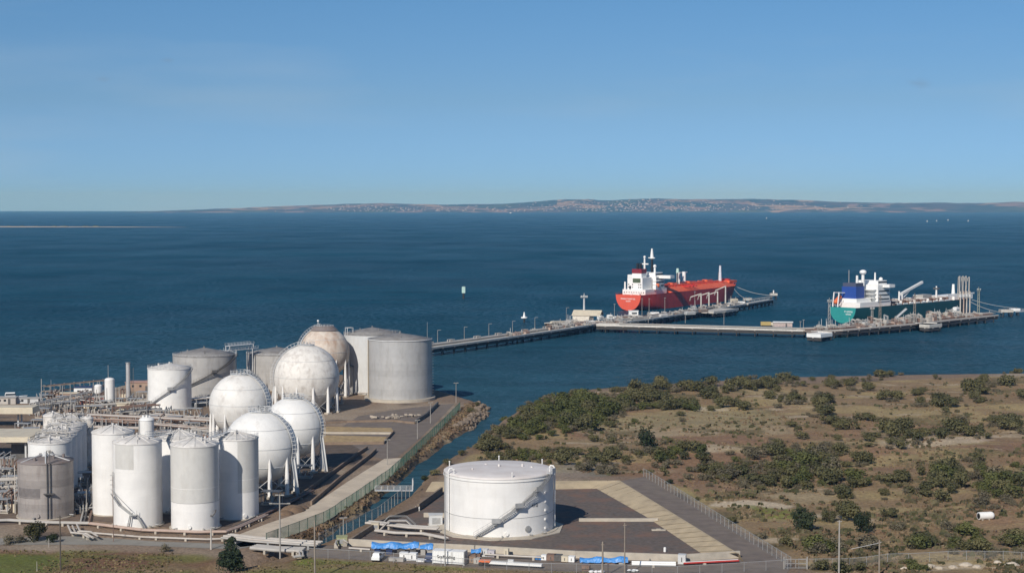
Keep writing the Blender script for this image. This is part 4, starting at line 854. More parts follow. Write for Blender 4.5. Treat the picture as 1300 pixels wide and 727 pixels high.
pole('marker_post', 'short pale stake leaning on the front grass', 'stake', 62, 694, 683, PIPEW, .07, .05)
pole('marker_post', 'small white stake in the lower grass near the frame edge', 'stake', 47, 724, 712, PIPEW, .07, .05)
for i, (px, py, pt) in enumerate([(65, 503, 482), (52, 521, 497)]):
    pole('mast', ['thin tall mast by the sea at far end of the plant, behind pipes', 'stouter mast with side arm by the cream roof near the water'][i], 'mast', px, py, pt, STEEL, .14, .08, (((-2.4, 1.6, 0),) if i else ()))

# ------------------------------------------------------------------ pipework
def pipe_run(name, label, paths, r_, m, sup=6.0, supm=None, cat='pipeline', z=.6):
    c = paths[0][len(paths[0]) // 2]; t = thing(name, label, cat, (c.x, c.y, 0)); o = t.location.copy(); supm = supm or CONC
    for k, pp in enumerate(paths):
        mb = MB(); q = [rel(p, o) for p in pp]; mb.tube(q, r_ if not isinstance(r_, (list, tuple)) else r_[k], 8); mb.build('pipe', m if not isinstance(m, (list, tuple)) else m[k], t)
    q = [rel(p, o) for p in paths[0]]; n = 0
    for i in range(len(q) - 1):
        L_ = (q[i + 1] - q[i]).length; s_ = sup * .5
        while s_ < L_ and n < 60:
            p = q[i].lerp(q[i + 1], s_ / L_)
            if p.z > .25: MB().box((p.x, p.y, p.z / 2 - .05), (.5, .5 + .35 * len(paths), max(.1, p.z - .1)), math.atan2(q[i + 1].y - q[i].y, q[i + 1].x - q[i].x)).build('support', supm, t); n += 1
            s_ += sup
    return t
def off(pp, d, dz=0.0):
    out = []
    for i, p in enumerate(pp):
        a = pp[max(0, i - 1)]; b = pp[min(len(pp) - 1, i + 1)]; u = (b - a).normalized(); out.append(Vector((p.x - u.y * d, p.y + u.x * d, p.z + dz)))
    return out
def pz(lst, z): return [at(x, y, z) for x, y in lst]
m1_ = pz([(112, 664), (180, 672.5), (250, 675), (287, 674.5), (306, 668), (340, 653)], .7)
pipe_run('pipeline', 'pair of faded pink pipes along the foot of the tall white tanks', [m1_, off(m1_, .75)], .26, [PIPEP, PIPEP], 7)
m2_ = pz([(95, 674), (180, 681), (262, 684), (320, 682)], .55)
pipe_run('pipeline', 'single pale pipe along the front kerb before the tall white tanks', [m2_], .22, PIPEW, 7)
m3_ = pz([(-30, 661), (10, 660), (62, 663), (112, 664)], .7)
pipe_run('pipeline', 'pale pipes at the foot of the short weathered grey tank', [m3_, off(m3_, .8)], .28, [PIPEG, PIPEW], 7)
mb_ = pz([(92, 667), (96, 676), (110, 677), (118, 682)], .9)
pipe_run('pipe_bend', 'tangled white pipe bends between the weathered grey tank and white tanks', [mb_, off(mb_, 1.0, .3), off(mb_, -1.0, .2)], .24, PIPEW, 5)
# pipe bridge over the creek
b1 = pz([(284, 680), (322, 684.5), (372, 688), (404, 690)], 1.2)
pipe_run('pipe_bridge', 'bank of white pipes crossing the creek beside the dark conical tree', [b1, off(b1, .8), off(b1, 1.6), off(b1, 2.5), off(b1, -.9, -.2)], [.28, .22, .3, .22, .24], [PIPEW, PIPEG, PIPEW, PIPEW, PIPEG], 8, STEEL)
b2 = pz([(318, 695), (350, 698), (384, 699)], .9)
pipe_run('pipe_bridge', 'broad flat white culvert walkway over the creek under the pipes', [b2, off(b2, .9), off(b2, 1.7), off(b2, 2.5)], [.42, .42, .42, .42], PIPEG, 8, CONC)
b3 = pz([(372, 698), (380, 700), (381, 705), (372, 706)], 1.0)
pipe_run('pipe_bend', 'looped pipe with valves at the bund end of the pipe bridge', [b3, off(b3, .7)], .22, [PIPEW, PIPEG], 4)
# footbridge over the creek
fa, fb = at(476, 622, .6), at(524, 622, .6)
fbt = walkway('pipe_footbridge', 'flat pale pipe footbridge with end frame crossing the creek near the big tank', fa, fb, PALEGREY, 1.6)
mb = MB(); o = fbt.location
for s_ in (-1, 1): mb.bar(rel(fb, o) + Vector((0, s_, 0)), rel(fb, o) + Vector((0, s_, 3.0)), .2, .2)
mb.bar(rel(fb, o) + Vector((0, -1, 3)), rel(fb, o) + Vector((0, 1, 3)), .2, .2); mb.build('end_frame', PALEGREY, fbt)
# manifold in the bund
c1 = pz([(466, 663), (482, 664.5), (520, 669), (556, 671)], 1.0); pipe_run('pipe_manifold', 'upper white pipes of the manifold feeding the squat tank', [c1, off(c1, .9, .2), off(c1, -.8, .1)], [.32, .26, .26], [PIPEW, PIPEG, PIPEW], 6)
c2 = pz([(476, 673), (500, 676), (536, 677), (566, 683)], .8); pipe_run('pipe_manifold', 'lower white pipe with valve boxes crossing the bund gravel', [c2, off(c2, .8)], [.3, .22], PIPEW, 6)
mb = MB(); 
t = thing('pipe_stair', 'white steel step over frame standing on the bund manifold', 'steps', at(505, 672))
mb = MB(); mb.bar((-4, 0, .2), (-2, 0, 2.2), 1.2, .2); mb.build('stair_flight', PIPEW, t); MB().bar((-2, 0, 2.2), (2, 0, 2.2), 1.2, .2).build('deck', PIPEW, t)
MB().bar((2, 0, 2.2), (4.2, 0, .2), 1.2, .2).build('stair_flight', PIPEW, t)
mb = MB()
for y in (-.6, .6): mb.bar((-4, y, 1.2), (-2, y, 3.2), .07, .07); mb.bar((-2, y, 3.2), (2, y, 3.2), .07, .07); mb.bar((2, y, 3.2), (4.2, y, 1.2), .07, .07)
mb.build('handrail', STEEL, t)
for px, py, s_, m, lab, cat in [(476, 671, 1.3, CREAM, 'cream valve box at the outer end of the bund manifold', 'valve box'), (553, 666, 2.4, PALEGREY, 'grey louvred equipment box beside the squat tank', 'equipment box'), (434, 691, 1.8, mat('olive_box', (.30, .31, .17), .6), 'olive green valve box at the corner of the bund wall', 'valve box'), (530, 648, .8, SHIPWHITE, 'small white vent post box by the dark bund wall', 'vent box')]:
    q = at(px, py); t = thing('equipment_box', lab, cat, (q.x, q.y, 0), .1); MB().box((0, 0, s_ * .5 + .15), (s_ * 1.3, s_, s_)).build('cabinet', m, t); MB().box((0, 0, s_ + .2), (s_ * 1.4, s_ * 1.1, .1)).build('lid', m, t)
    MB().box((0, 0, .08), (s_ * 1.5, s_ * 1.2, .16)).build('plinth', CONC, t); MB().box((.1, -s_ / 2 - .02, s_ * .5), (s_ * .8, .04, s_ * .6)).build('door', STEEL, t)
a_ = pz([(426, 691), (427, 686), (434, 683), (441, 688)], 1.3); pipe_run('pipe_bend', 'hooped pale pipe over the olive valve box at the bund corner', [a_], .2, PIPEW, 5)
for px, py, lab in [(454, 683, 'small white marker post on the near bund wall'), (844, 700, 'white round cap standing at the inner corner of the bund'), (836, 673, 'pale concrete pad at the foot of the bund slope')]:
    q = at(px, py); mb = MB()
    if px == 836: mb.box((0, 0, .12), (3.2, .9, .25)); mb.box((0, 0, .3), (1.0, .6, .2))
    else: mb.cyl((0, 0, 0), (0, 0, .8), .3, .28, 12); mb.ball((0, 0, .8), .32, 12, 6, .6)
    o = mb.build('marker' if px != 836 else 'concrete_pad', SHIPWHITE if px != 836 else CONC, None, (q.x, q.y, .05)); tag(o, lab, 'marker' if px != 836 else 'pad')
fp = pz([(802, 715.5), (858, 716.5)], .5); pipe_run('stored_pipe', 'white pipes lying along the foot of the front wall by the grey valve box', [fp, off(fp, .5), off(fp, .25, .4)], .25, SHIPWHITE, 9)
fp = pz([(868, 714.5), (938, 711)], .5); pipe_run('stored_pipe', 'long red and white pipe along the outer end of the front wall', [fp, off(fp, .5)], .2, [REDP, SHIPWHITE], 9)
fp = pz([(443, 695), (470, 697)], .6); pipe_run('stored_pipe', 'short pale pipe along the wall beside the olive valve box', [fp], .22, PIPEW, 6)
fp = pz([(615, 703), (660, 705.5), (690, 707)], .7); pipe_run('stored_pipe', 'thin pale pipe along the foot of the wall behind the long white trailer', [fp], .2, PIPEW, 6)

# ------------------------------------------------------------------ items on the service road
def box_thing(name, label, cat, px, py, d, rz, parts, z=0.045):
    q = at(px, py); t = thing(name, label, cat, (q.x, q.y, z), rz)
    for (nm, c, dd, m) in parts: MB().box(c, dd).build(nm, m, t)
    return t
RZ = math.atan2(fw[2].y - fw[0].y, fw[2].x - fw[0].x)
q = at(571, 716.5); ct = thing('shipping_container', 'white shipping container with dark lettering parked at the front wall', 'container', (q.x, q.y + 1.2, .05), RZ)
mb = MB()
for i in range(24):
    x0 = -3.35 + 6.7 * i / 24; x1 = -3.35 + 6.7 * (i + 1) / 24; w_ = (x1 - x0)
    y = -1.22 if i % 2 else -1.17
    mb.box(((x0 + x1) / 2, 0, 1.45), (w_, -2 * y, 2.5))
mb.build('body', SHIPWHITE, ct); MB().box((0, 0, 2.75), (6.9, 2.46, .14)).build('roof', SHIPWHITE, ct)
for x in (-3.4, 3.4): MB().box((x, 0, 1.45), (.16, 2.5, 2.75)).build('end_frame', SHIPWHITE if x < 0 else STEEL, ct)
for x in (-3.4, 3.4):
    for y in (-1.18, 1.18): MB().box((x, y, .1), (.3, .25, .22)).build('corner_casting', STEEL, ct)
MB().box((.8, -1.26, 1.45), (.12, .06, 2.5)).build('door_bar', STEEL, ct)
text('Scaffolding', .92, BLACK, ct, (-.5, -1.30, 1.6), (PI / 2, 0, 0), 'lettering')
def tarp(label, px0, px1, py, h, dep, seed, zb=1.4):
    a, b = at(px0, py), at(px1, py); c = (a + b) / 2; L_ = (b - a).length; t = thing('tarpaulin_stack', label, 'covered stack', (c.x, c.y, .05), math.atan2(b.y - a.y, b.x - a.x))
    nx_, ny_ = max(8, int(L_ * 2)), 7; rr = random.Random(seed); vs = []; fs = []
    for j in range(ny_ + 1):
        for i in range(nx_ + 1):
            u = i / nx_; v = j / ny_; x = -L_ / 2 + L_ * u; y = -dep / 2 + dep * v
            sag = .22 * math.sin(u * L_ * 1.3 + seed) + .15 * rr.random()
            z = zb + h * (1 - (2 * v - 1) ** 4) + sag
            if j in (0, ny_): z = zb - .1 + .25 * rr.random(); y *= 1.06
            vs.append((x, y, z))
    for j in range(ny_):
        for i in range(nx_): k = j * (nx_ + 1) + i; fs.append((k, k + 1, k + nx_ + 2, k + nx_ + 1))
    MB().add(vs, fs).build('tarpaulin', BLUETARP, t)
    n = max(2, int(L_ / 2.5))
    for i in range(n):
        x = -L_ / 2 + L_ * (i + .5) / n; MB().box((x, 0, zb / 2), (L_ / n * rr.uniform(.5, .85), dep * .8, zb)).build('covered_load', rr.choice([DARKSTEEL, RUSTSTEEL, PIPEG, NAVY]), t)
    return t
tarp('long blue tarpaulin over stacked gear before the front wall, beside the white container', 472, 532, 702, .9, 2.6, 2, 1.3)
tarp('short blue tarpaulin end sagging against the white container', 533, 550, 703, .7, 2.4, 5, 1.3)
tarp('blue tarpaulin bundle low against the wall behind the short pole', 736, 797, 715, .8, 1.8, 9, .4)
tarp('small blue tarpaulin cover behind the white container', 598, 611, 706.5, .6, 2.2, 4, 1.1)
# small utility vehicles under the tarpaulin
def ute(label, px, py, rz, mbody, tray=True):
    q = at(px, py); t = thing('utility_truck', label, 'truck', (q.x, q.y, .05), rz)
    MB().box((0, 0, .75), (4.6, 1.75, .6)).build('body', mbody, t)
    mb = MB(); mb.box((.9, 0, 1.4), (1.9, 1.6, .75), 0, .82); mb.build('cab', mbody, t)
    MB().box((.9, 0, 1.42), (1.75, 1.63, .42), 0, .88).build('windows', GLASS, t)
    MB().box((-1.2, 0, 1.15), (2.2, 1.8, .3)).build('tray', STEEL, t)
    for x in (-1.4, 1.5):
        for y in (-.8, .8):
            w_ = MB(); w_.cyl((x, y - .12, .38), (x, y + .12, .38), .38, n=14); wo = w_.build('wheel', TYRE, t); MB().cyl((x, y - .14, .38), (x, y + .14, .38), .2, n=10).build('rim', STEEL, wo)
    for y in (-.65, .65): MB().box((2.31, y, .85), (.05, .3, .18)).build('headlight', SHIPWHITE, t)
    return t
ute('small white truck parked nose out at the near end of the long blue tarpaulin', 480, 710.5, R(-100), SHIPWHITE)
ute('dark blue truck parked against the white shipping container', 546, 712, R(-95), NAVY)
ute('dark truck parked in the plant yard under the cream canopy', 8, 580, R(20), BLACK)
ute('white truck standing beside the lower cream canopy', 19, 577, R(-80), SHIPWHITE)
crates = [(514, 710.5, 2.0, 1.3, 1.5, SHIPWHITE, 'white cabinet with dark sign beside the blue tarpaulin'), (524, 711, 1.9, 1.3, 1.5, SHIPWHITE, 'second white cabinet, nearer the container than the signed one'), (504, 712, 3.2, 1.4, .6, PIPEG, 'low flat grey crate in front of the white cabinets'), (540, 713, 3.6, 1.3, .4, SHIPWHITE, 'low white pallet before the dark blue truck'),
          (616, 706, 1.2, 1.2, 1.5, PALEGREY, 'pale grey box next to the small blue tarpaulin cover'), (624, 706.5, 1.5, 1.2, 1.3, mat('lilac_grey', (.45, .42, .44), .6), 'lilac grey box with dark side behind the long trailer'), (643, 706, 1.0, 1.0, 1.6, CREAM, 'cream upright cabinet against the front wall'), (684, 710, 1.3, 1.3, .5, BLUE, 'blue bin beside a white one along the front wall'), (691, 710.5, 1.1, 1.2, 1.0, SHIPWHITE, 'white bin right beside the blue bin'),
          (700, 711, 1.8, 1.4, 1.2, RUSTSTEEL, 'rusty dark skip left of another by the front wall'), (709, 711.5, 1.6, 1.4, 1.2, DARKSTEEL, 'black open skip between rusty skip and cream boxes'), (717.5, 712.5, 1.4, 1.2, 1.1, CREAM, 'cream box beside the black skip, first of two'), (726, 713, 1.3, 1.2, 1.1, SHIPWHITE, 'pale box between the cream box and the blue bundle'), (744, 724, 1.6, 1.2, 1.0, RUSTSTEEL, 'rusty box in front of the low blue bundle'), (600, 714, 1.6, 1.4, 1.3, mat('brown_crate', (.26, .18, .13), .8), 'brown crate beside the end of the container'), (606, 715, 1.3, 1.2, 1.1, PIPEG, 'grey crate next to the brown crate'), (866, 715.5, 1.6, 1.4, 1.9, PALEGREY, 'grey steel valve cabinet at the bend of the front wall')]
for px, py, l, d_, h_, m, lab in crates:
    q = at(px, py); t = thing('storage_box', lab, 'storage box', (q.x, q.y, .05), RZ)
    MB().box((0, 0, h_ / 2 + .08), (l, d_, h_)).build('box_body', m, t); MB().box((0, 0, h_ + .12), (l * 1.04, d_ * 1.04, .1)).build('lid', m, t)
    for x in (-l * .35, l * .35): MB().box((x, 0, .05), (.2, d_ * .9, .1)).build('skid', RUSTSTEEL, t)
    MB().box((0, -d_ / 2 - .02, h_ * .55), (l * .12, .05, h_ * .5)).build('latch_bar', DARKSTEEL, t)
# long white trailer
q = at(650, 719.5); tr = thing('boom_trailer', 'long low white trailer with an orange front hitch, parked along the grass', 'trailer', (q.x, q.y, .05), RZ)
MB().box((.8, 0, .75), (11.2, 1.1, .45)).build('deck', SHIPWHITE, tr); MB().box((-5.8, 0, 1.0), (2.4, 1.5, .35)).build('hitch_frame', ORANGE, tr); MB().bar((-7.2, -.3, .3), (-5.6, 0, 1.0), .3, .25).build('hitch', CREAM, tr)
for x in (-5.2, -6.6):
    for y in (-.75, .75): MB().cyl((x, y - .12, .45), (x, y + .12, .45), .45, n=12).build('wheel', TYRE, tr)
MB().box((-.4, .6, 1.2), (1.2, .5, .5)).build('toolbox', PALEGREY, tr)
for px, py, lab in [(755, 727, 'white plastic sacks heaped by the short pole'), (808, 726, 'second heap of pale sacks beyond the taller pole')]:
    q = at(px, py); mb = MB(); rr = random.Random(px)
    for k in range(7): mb.ball((rr.uniform(-1.8, 1.8), rr.uniform(-.5, .5), .3), rr.uniform(.35, .6), 8, 6, .6)
    o = mb.build('sack_heap', SHIPWHITE, None, (q.x, q.y, .05)); tag(o, lab, 'sacks')
q = at(1250, 661); wv = thing('fallen_white_vessel', 'white cylindrical tank lying on its side among the heath shrubs', 'old tank', (q.x, q.y, gz(q.x, q.y)), R(14))
mb = MB(); mb.cyl((-2.0, 0, 1.15), (2.0, 0, 1.15), 1.15, n=24); mb.ball((2.0, 0, 1.15), 1.14, 16, 10); mb.build('shell', WHITE, wv)
wv.scale = (.8, .8, .8)
MB().cyl((-2.06, 0, 1.15), (-1.98, 0, 1.15), .85, n=20).build('open_end', BLACK, wv)
for x in (-1.1, 1.1): MB().box((x, 0, .15), (.3, 1.8, .5)).build('saddle', CONC, wv)

# ------------------------------------------------------------------ plant at far left
def canopy(label, px0, px1, py_f, py_b, zt, fh, m, legs, rz=0):
    a, b = at(px0, py_f, zt), at(px1, py_f, zt); c = at((px0 + px1) / 2, py_b, zt); dep = c.y - (a.y + b.y) / 2; t = thing('canopy', label, 'canopy', ((a.x + b.x) / 2, (a.y + b.y) / 2 + dep / 2, 0)); W_ = b.x - a.x
    MB().box((0, 0, zt + .1), (W_, dep, .25)).build('roof', m, t); MB().box((0, -dep / 2 - .08, zt - fh / 2), (W_ + .2, .15, fh)).build('fascia', CREAM, t)
    MB().box((W_ / 2 + .08, 0, zt - fh / 2), (.15, dep, fh)).build('fascia', CREAM, t)
    for x, y in legs: MB().box((W_ * x, dep * y, zt / 2 - .2), (.5, .5, zt - .3)).build('leg', PALEGREY, t)
    for x in (-.3, 0, .3): MB().bar((W_ * x, -dep / 2 + .1, zt - .35), (W_ * x, dep / 2 - .1, zt - .35), .2, .4).build('beam', STEEL, t)
    return t
canopy('cream flat canopy on a thick column near the water at the frame edge', -45, 41, 518, 514.5, 6.6, 1.9, CREAM, [(.24, 0), (-.25, 0), (.27, .2)])
canopy('pale cream canopy roof nearer the white tanks, open and dark beneath', -60, 38, 555.5, 544.5, 7.2, 1.3, CREAM, [(.42, -.4), (.42, .4), (-.3, .4), (-.3, -.4)])
b_ = box_thing('plant_shed', 'dark open shed wall under the pale cream canopy', 'shed', 28, 584, (6, 4), 0, [('wall', (0, 2, 2.6), (7.5, .25, 5.2), DARKSTEEL), ('side_wall', (3.6, 0, 2.6), (.25, 4, 5.2), DARKSTEEL), ('roof', (0, 0, 5.3), (8, 4.6, .2), PIPEW)])
WHVES = [('white_vessel', 'white upright vessel with domed ends on legs, beside the tall steel stack', 139.5, 511, 479, 6.2), ('small_vessel', 'small white vessel behind the white upright vessel', 125, 500, 487, 5.0)]
for nm, lab, px, py, pt, wpx in WHVES:
    q = at(px, py + 6); rad = wpx * mpp((q.x, q.y, 5)); zt = height_at(px, pt, q.y); t = thing(nm, lab, 'vessel', (q.x, q.y, 0))
    mb = MB(); mb.cyl((0, 0, 2.6), (0, 0, zt - .8), rad, n=24); mb.ball((0, 0, zt - .8), rad, 24, 10, .45); mb.ball((0, 0, 2.6), rad, 24, 10, .6); mb.build('shell', WHITE_CLEAN, t)
    for k in range(4): a = k * PI / 2 + .5; MB().cyl((rad * .8 * math.cos(a), rad * .8 * math.sin(a), 0), (rad * .8 * math.cos(a), rad * .8 * math.sin(a), 3), .18, n=6).build('leg', STEEL, t)
    mb = MB(); mb.cyl((-rad * .3, .3, zt - .2), (-rad * .3, .3, zt + (4.6 if wpx > 6 else 1)), .1, n=6); mb.build('vent_pipe', STEEL, t)
q = at(163, 507); zt = height_at(163, 460, q.y); stk = thing('steel_stack', 'tall shiny steel stack beside a lattice ladder', 'stack', (q.x, q.y, 0))
MB().cyl((0, 0, 0), (0, 0, zt), .85, .8, 20).build('flue', mat('bright_flue_steel', (.55, .54, .53), .35, .08, .6, metal=.3), stk)
mb = MB(); mb.lathe([(.8, zt - .3), (.95, zt - .3), (.95, zt + .05), (.7, zt + .05)], 20); mb.build('cap_ring', STEEL, stk)
for x in (1.2, 1.9): MB().bar((x, .9, 0), (x, .9, zt - 2), .12, .12).build('ladder_stile', DARKSTEEL, stk)
mb = MB(); z = .5
while z < zt - 2: mb.bar((1.2, .9, z), (1.9, .9, z), .07, .07); z += .6
mb.build('ladder_rungs', DARKSTEEL, stk)
for px, py, l, d_, h_, mw_, mr_, lab in [(157.5, 524, 4.6, 3.4, 3.6, CREAM, CREAM, 'small cream control hut in front of the steel stack'), (180, 495, 12, 6, 3.4, BROWNROOF, mat('pink_brick_shed', (.42, .26, .21), .8, .1, .6), 'long brick red shed with dark roof edge behind the steel stack'), (107, 502, 7, 5, 3.4, SHIPWHITE, NAVY, 'tiny white hut with dark roof right by the sea'), (118, 512, 9, 4, 2.6, mat('dull_red_shed', (.34, .15, .13), .8), PIPEG, 'dull red shed among pipes near the small vessel'), (92, 505, 16, 3, 2.0, BROWNROOF, CREAM, 'long low tan shed roof along the sea wall'), (8, 512, 8, 4, 2.4, PIPEW, PIPEG, 'low grey shed behind the cream canopy at the waterside'), (30, 511, 12, 4, 1.8, PALEGREY, PIPEG, 'flat pale plant house near the moored launch')]:
    q = at(px, py); t = thing('plant_hut', lab, 'hut', (q.x, q.y, 0), .05); MB().box((0, 0, h_ / 2), (l, d_, h_)).build('wall', mw_, t); MB().box((0, 0, h_ + .12), (l + .5, d_ + .5, .24)).build('roof', mr_, t)
    MB().box((l * .2, -d_ / 2 - .03, 1.05), (.9, .06, 2.0)).build('door', DARKSTEEL, t)
    for x in (-.25, 0): MB().box((l * x, -d_ / 2 - .03, h_ * .6), (.9, .06, .8)).build('window', GLASS, t)
# pipe racks with frames
def rack(label, px0, py0, px1, py1, h, npipe, wdt, levels=2, ms=(PIPEG, PIPEW, PIPEG, RUSTSTEEL, PIPEW), seed=0, bay=6):
    a, b = at(px0, py0), at(px1, py1); c = (a + b) / 2; L_ = (b - a).length; t = thing('pipe_rack', label, 'pipe rack', (c.x, c.y, 0), math.atan2(b.y - a.y, b.x - a.x)); rr = random.Random(seed)
    n = max(2, int(L_ / bay))
    for i in range(n + 1):
        x = -L_ / 2 + L_ * i / n; mb = MB()
        for y in (-wdt / 2, wdt / 2): mb.bar((x, y, 0), (x, y, h + .6), .25, .25)
        for l in range(levels): z = h * (l + 1) / levels; mb.bar((x, -wdt / 2, z), (x, wdt / 2, z), .2, .25)
        mb.build('trestle', STEEL, t)
    for l in range(levels):
        z = h * (l + 1) / levels
        for k in range(npipe):
            y = -wdt / 2 + wdt * (k + .5) / npipe; r_ = rr.uniform(.1, .27); x0 = -L_ / 2 - rr.uniform(0, 2); x1 = L_ / 2 + rr.uniform(0, 2)
            pp = [(x0, y, z + .12 + r_), (x1, y, z + .12 + r_)]
            if rr.random() < .4: pp = [(x0, y, z - 1.5)] + pp
            if rr.random() < .3: pp = pp + [(x1, y, .3)]
            MB().tube(pp, r_, 7).build('pipe', rr.choice(ms), t)
    return t
rack('wide pipe rack behind the tall white tanks, just before the stacked pipework', 112, 540, 268, 548, 3.4, 5, 5, 2, seed=1)
rack('pipe rack of pale lines running past the foot of the upper white tank', 196, 536, 272, 543, 2.6, 5, 6, 2, seed=2)
rack('lower pipe rack between the slim vessel and the stained sphere', 200, 556, 268, 562, 4.2, 4, 4, 2, seed=3)
rack('tan pipe rack sloping toward the sea behind the receding white row', 44, 527, 112, 512, 4.0, 4, 4, 2, (mat('tan_pipe', (.42, .32, .23), .7), PIPEW, PIPEG), seed=4, bay=4)
rack('pipe rack at the frame edge beside the weathered grey tank', -25, 636, 22, 634, 5.0, 4, 4, 3, (PIPEW, PIPEG, RUSTSTEEL), seed=5, bay=4)
rack('pipe rack crossing the yard toward the steel stack', 120, 526, 190, 520, 3.0, 4, 4, 2, seed=6)
rack('short pipe rack under the wide grey tank and the gantry', 246, 517, 272, 515, 3.0, 4, 5, 2, (PIPEW, SHIPWHITE), seed=7, bay=4)
# clusters of valves, pumps and vessels
def skid(label, px, py, seed, w_=5.0):
    q = at(px, py); rr = random.Random(seed); t = thing('pump_skid', label, 'pump skid', (q.x, q.y, 0), rr.uniform(-.3, .3))
    MB().box((0, 0, .15), (w_, 3, .3)).build('base', CONC, t)
    for k in range(3):
        x = -w_ / 2 + w_ * (k + .5) / 3; h_ = rr.uniform(1, 2.8)
        MB().cyl((x, 0, .3), (x, 0, h_), rr.uniform(.25, .6), n=10).build('vessel', rr.choice([PIPEW, PIPEG, STEEL, RUSTSTEEL]), t)
        MB().tube([(x, 0, h_), (x, 0, h_ + .6), (x + rr.uniform(-1.5, 1.5), rr.uniform(-1.2, 1.2), h_ + .6), (x + .4, -1.3, .4)], .12, 6).build('pipe', rr.choice([PIPEW, PIPEG]), t)
    for k in range(2):
        y = rr.uniform(-1.2, 1.2); MB().cyl((-w_ / 2 + .3, y, .6), (w_ / 2 - .3, y, .6), .2, n=8).build('header', rr.choice([PIPEW, PIPEG, RUSTSTEEL]), t)
    for x in (-w_ / 2 + .2, w_ / 2 - .2):
        for y in (-1.4, 1.4): MB().bar((x, y, .3), (x, y, 3.4), .14, .14).build('frame_post', STEEL, t)
    MB().box((0, 0, 3.45), (w_, 3, .12)).build('top_grating', STEEL, t)
    return t
SK = [(120, 527, 'pump skid among pipes, left of the cream control hut'), (136, 520, 'pump skid at the foot of the white upright vessel'), (147, 530, 'pump skid beside the cream control hut'), (172, 517, 'pump skid between steel stack and upper white tank'), (182, 508, 'pump skid behind the upper white tank beside the brick shed'), (176, 529, 'pump skid close before the upper white tank'), (206, 533, 'pump skid under the front of the upper white tank'), (228, 532, 'pump skid below the upper white tank stair top'), (248, 530, 'pump skid in the shade by the wide grey tank'), (258, 545, 'pump skid beside the stained sphere legs'), (214, 552, 'pump skid beside the slim white vessel'), (236, 556, 'pump skid behind the half hidden white tank'), (88, 521, 'pump skid behind the receding row of white tanks'), (70, 523, 'pump skid by the tan pipe rack'), (55, 530, 'pump skid nearest the cream canopy'), (105, 527, 'pump skid above the slim dirty tower'), (5, 610, 'pump skid at the frame edge near the dark truck'), (12, 640, 'pump skid left of the weathered grey tank'), (2, 650, 'pump skid at the frame edge below the pipe rack'), (15, 620, 'pump skid behind the edge pipe rack'), (40, 556, 'pump skid beside the pale cream canopy'), (30, 550, 'pump skid behind the pale cream canopy edge'), (108, 615, 'pump skid in shadow between the rows'), (290, 655, 'pump skid at the foot of the half shaded clad tank'), (440, 500, 'pump skid at the foot of the grey silo'), (428, 512, 'pump skid behind the legs of the mottled sphere')]
SK += [(x_, y_, 'pump skid among pipes, ' + w_) for x_, y_, w_ in [(60, 512, 'behind the tan rack by the sea'), (80, 514, 'seaward of the tan pipe rack'), (150, 517, 'between the upright vessel and the steel stack'), (192, 540, 'below the front of the upper white tank'), (222, 541, 'before the upper white tank, beside the pipe rack'), (270, 556, 'left of the stained sphere'), (186, 552, 'touching the slim white vessel'), (245, 549, 'behind the wide pipe rack'), (50, 545, 'above the receding row, by the cream canopy'), (64, 538, 'seaward of the receding row'), (-8, 630, 'at the very frame edge beside the edge pipe rack'), (5, 596, 'by the dark truck in the yard'), (112, 642, 'in the shaded gap between the tank rows'), (345, 640, 'under the nearest sphere'), (385, 606, 'under the clean white sphere'), (320, 598, 'under the stained sphere')]]
for i, (px, py, lab) in enumerate(SK): skid(lab, px, py, i)
g2 = box_thing('pipe_gantry', 'white ladder frame standing beside the weathered grey tank', 'frame', 22, 652, (1, 1), 0, [('post', (-.5, 0, 6), (.2, .2, 12), PIPEW), ('post', (.5, 0, 6), (.2, .2, 12), PIPEW), ('rung', (0, 0, 3), (1, .12, .12), PIPEW), ('rung', (0, 0, 6), (1, .12, .12), PIPEW), ('rung', (0, 0, 9), (1, .12, .12), PIPEW), ('arm', (-2.5, 0, 8.5), (5, .25, .25), PIPEW)])
# fallen ladder-like pipes beside the white tanks
fp = pz([(106, 665), (112, 640), (118, 624)], .4); pipe_run('pipeline', 'dark pipes running back through the shade between the two tank groups', [fp, off(fp, .8), off(fp, -1.2)], .25, [DARKSTEEL, PIPEG, RUSTSTEEL], 7)
rack('tall tan pipe rack standing right at the shore behind the brick red shed', 60, 505, 135, 497, 4.5, 4, 4, 2, (RUSTSTEEL, PIPEG, mat('tan_pipe', (.42, .32, .23))), seed=8, bay=4)
rack('rusty pipe rack crossing in front of the upper white tank', 150, 535, 200, 531, 4.6, 4, 4, 3, (RUSTSTEEL, PIPEG, PIPEW), seed=9, bay=4)
rack('rusty pipe rack below the pipe racks, just above the tall tank roofs', 118, 552, 180, 554, 5.0, 4, 4, 2, (RUSTSTEEL, PIPEG, PIPEP), seed=10, bay=5)
rack('narrow pipe rack beside the stained sphere legs', 245, 566, 275, 570, 5.0, 3, 3, 3, (PIPEG, PIPEW, RUSTSTEEL), seed=11, bay=4)
rg = random.Random(31)
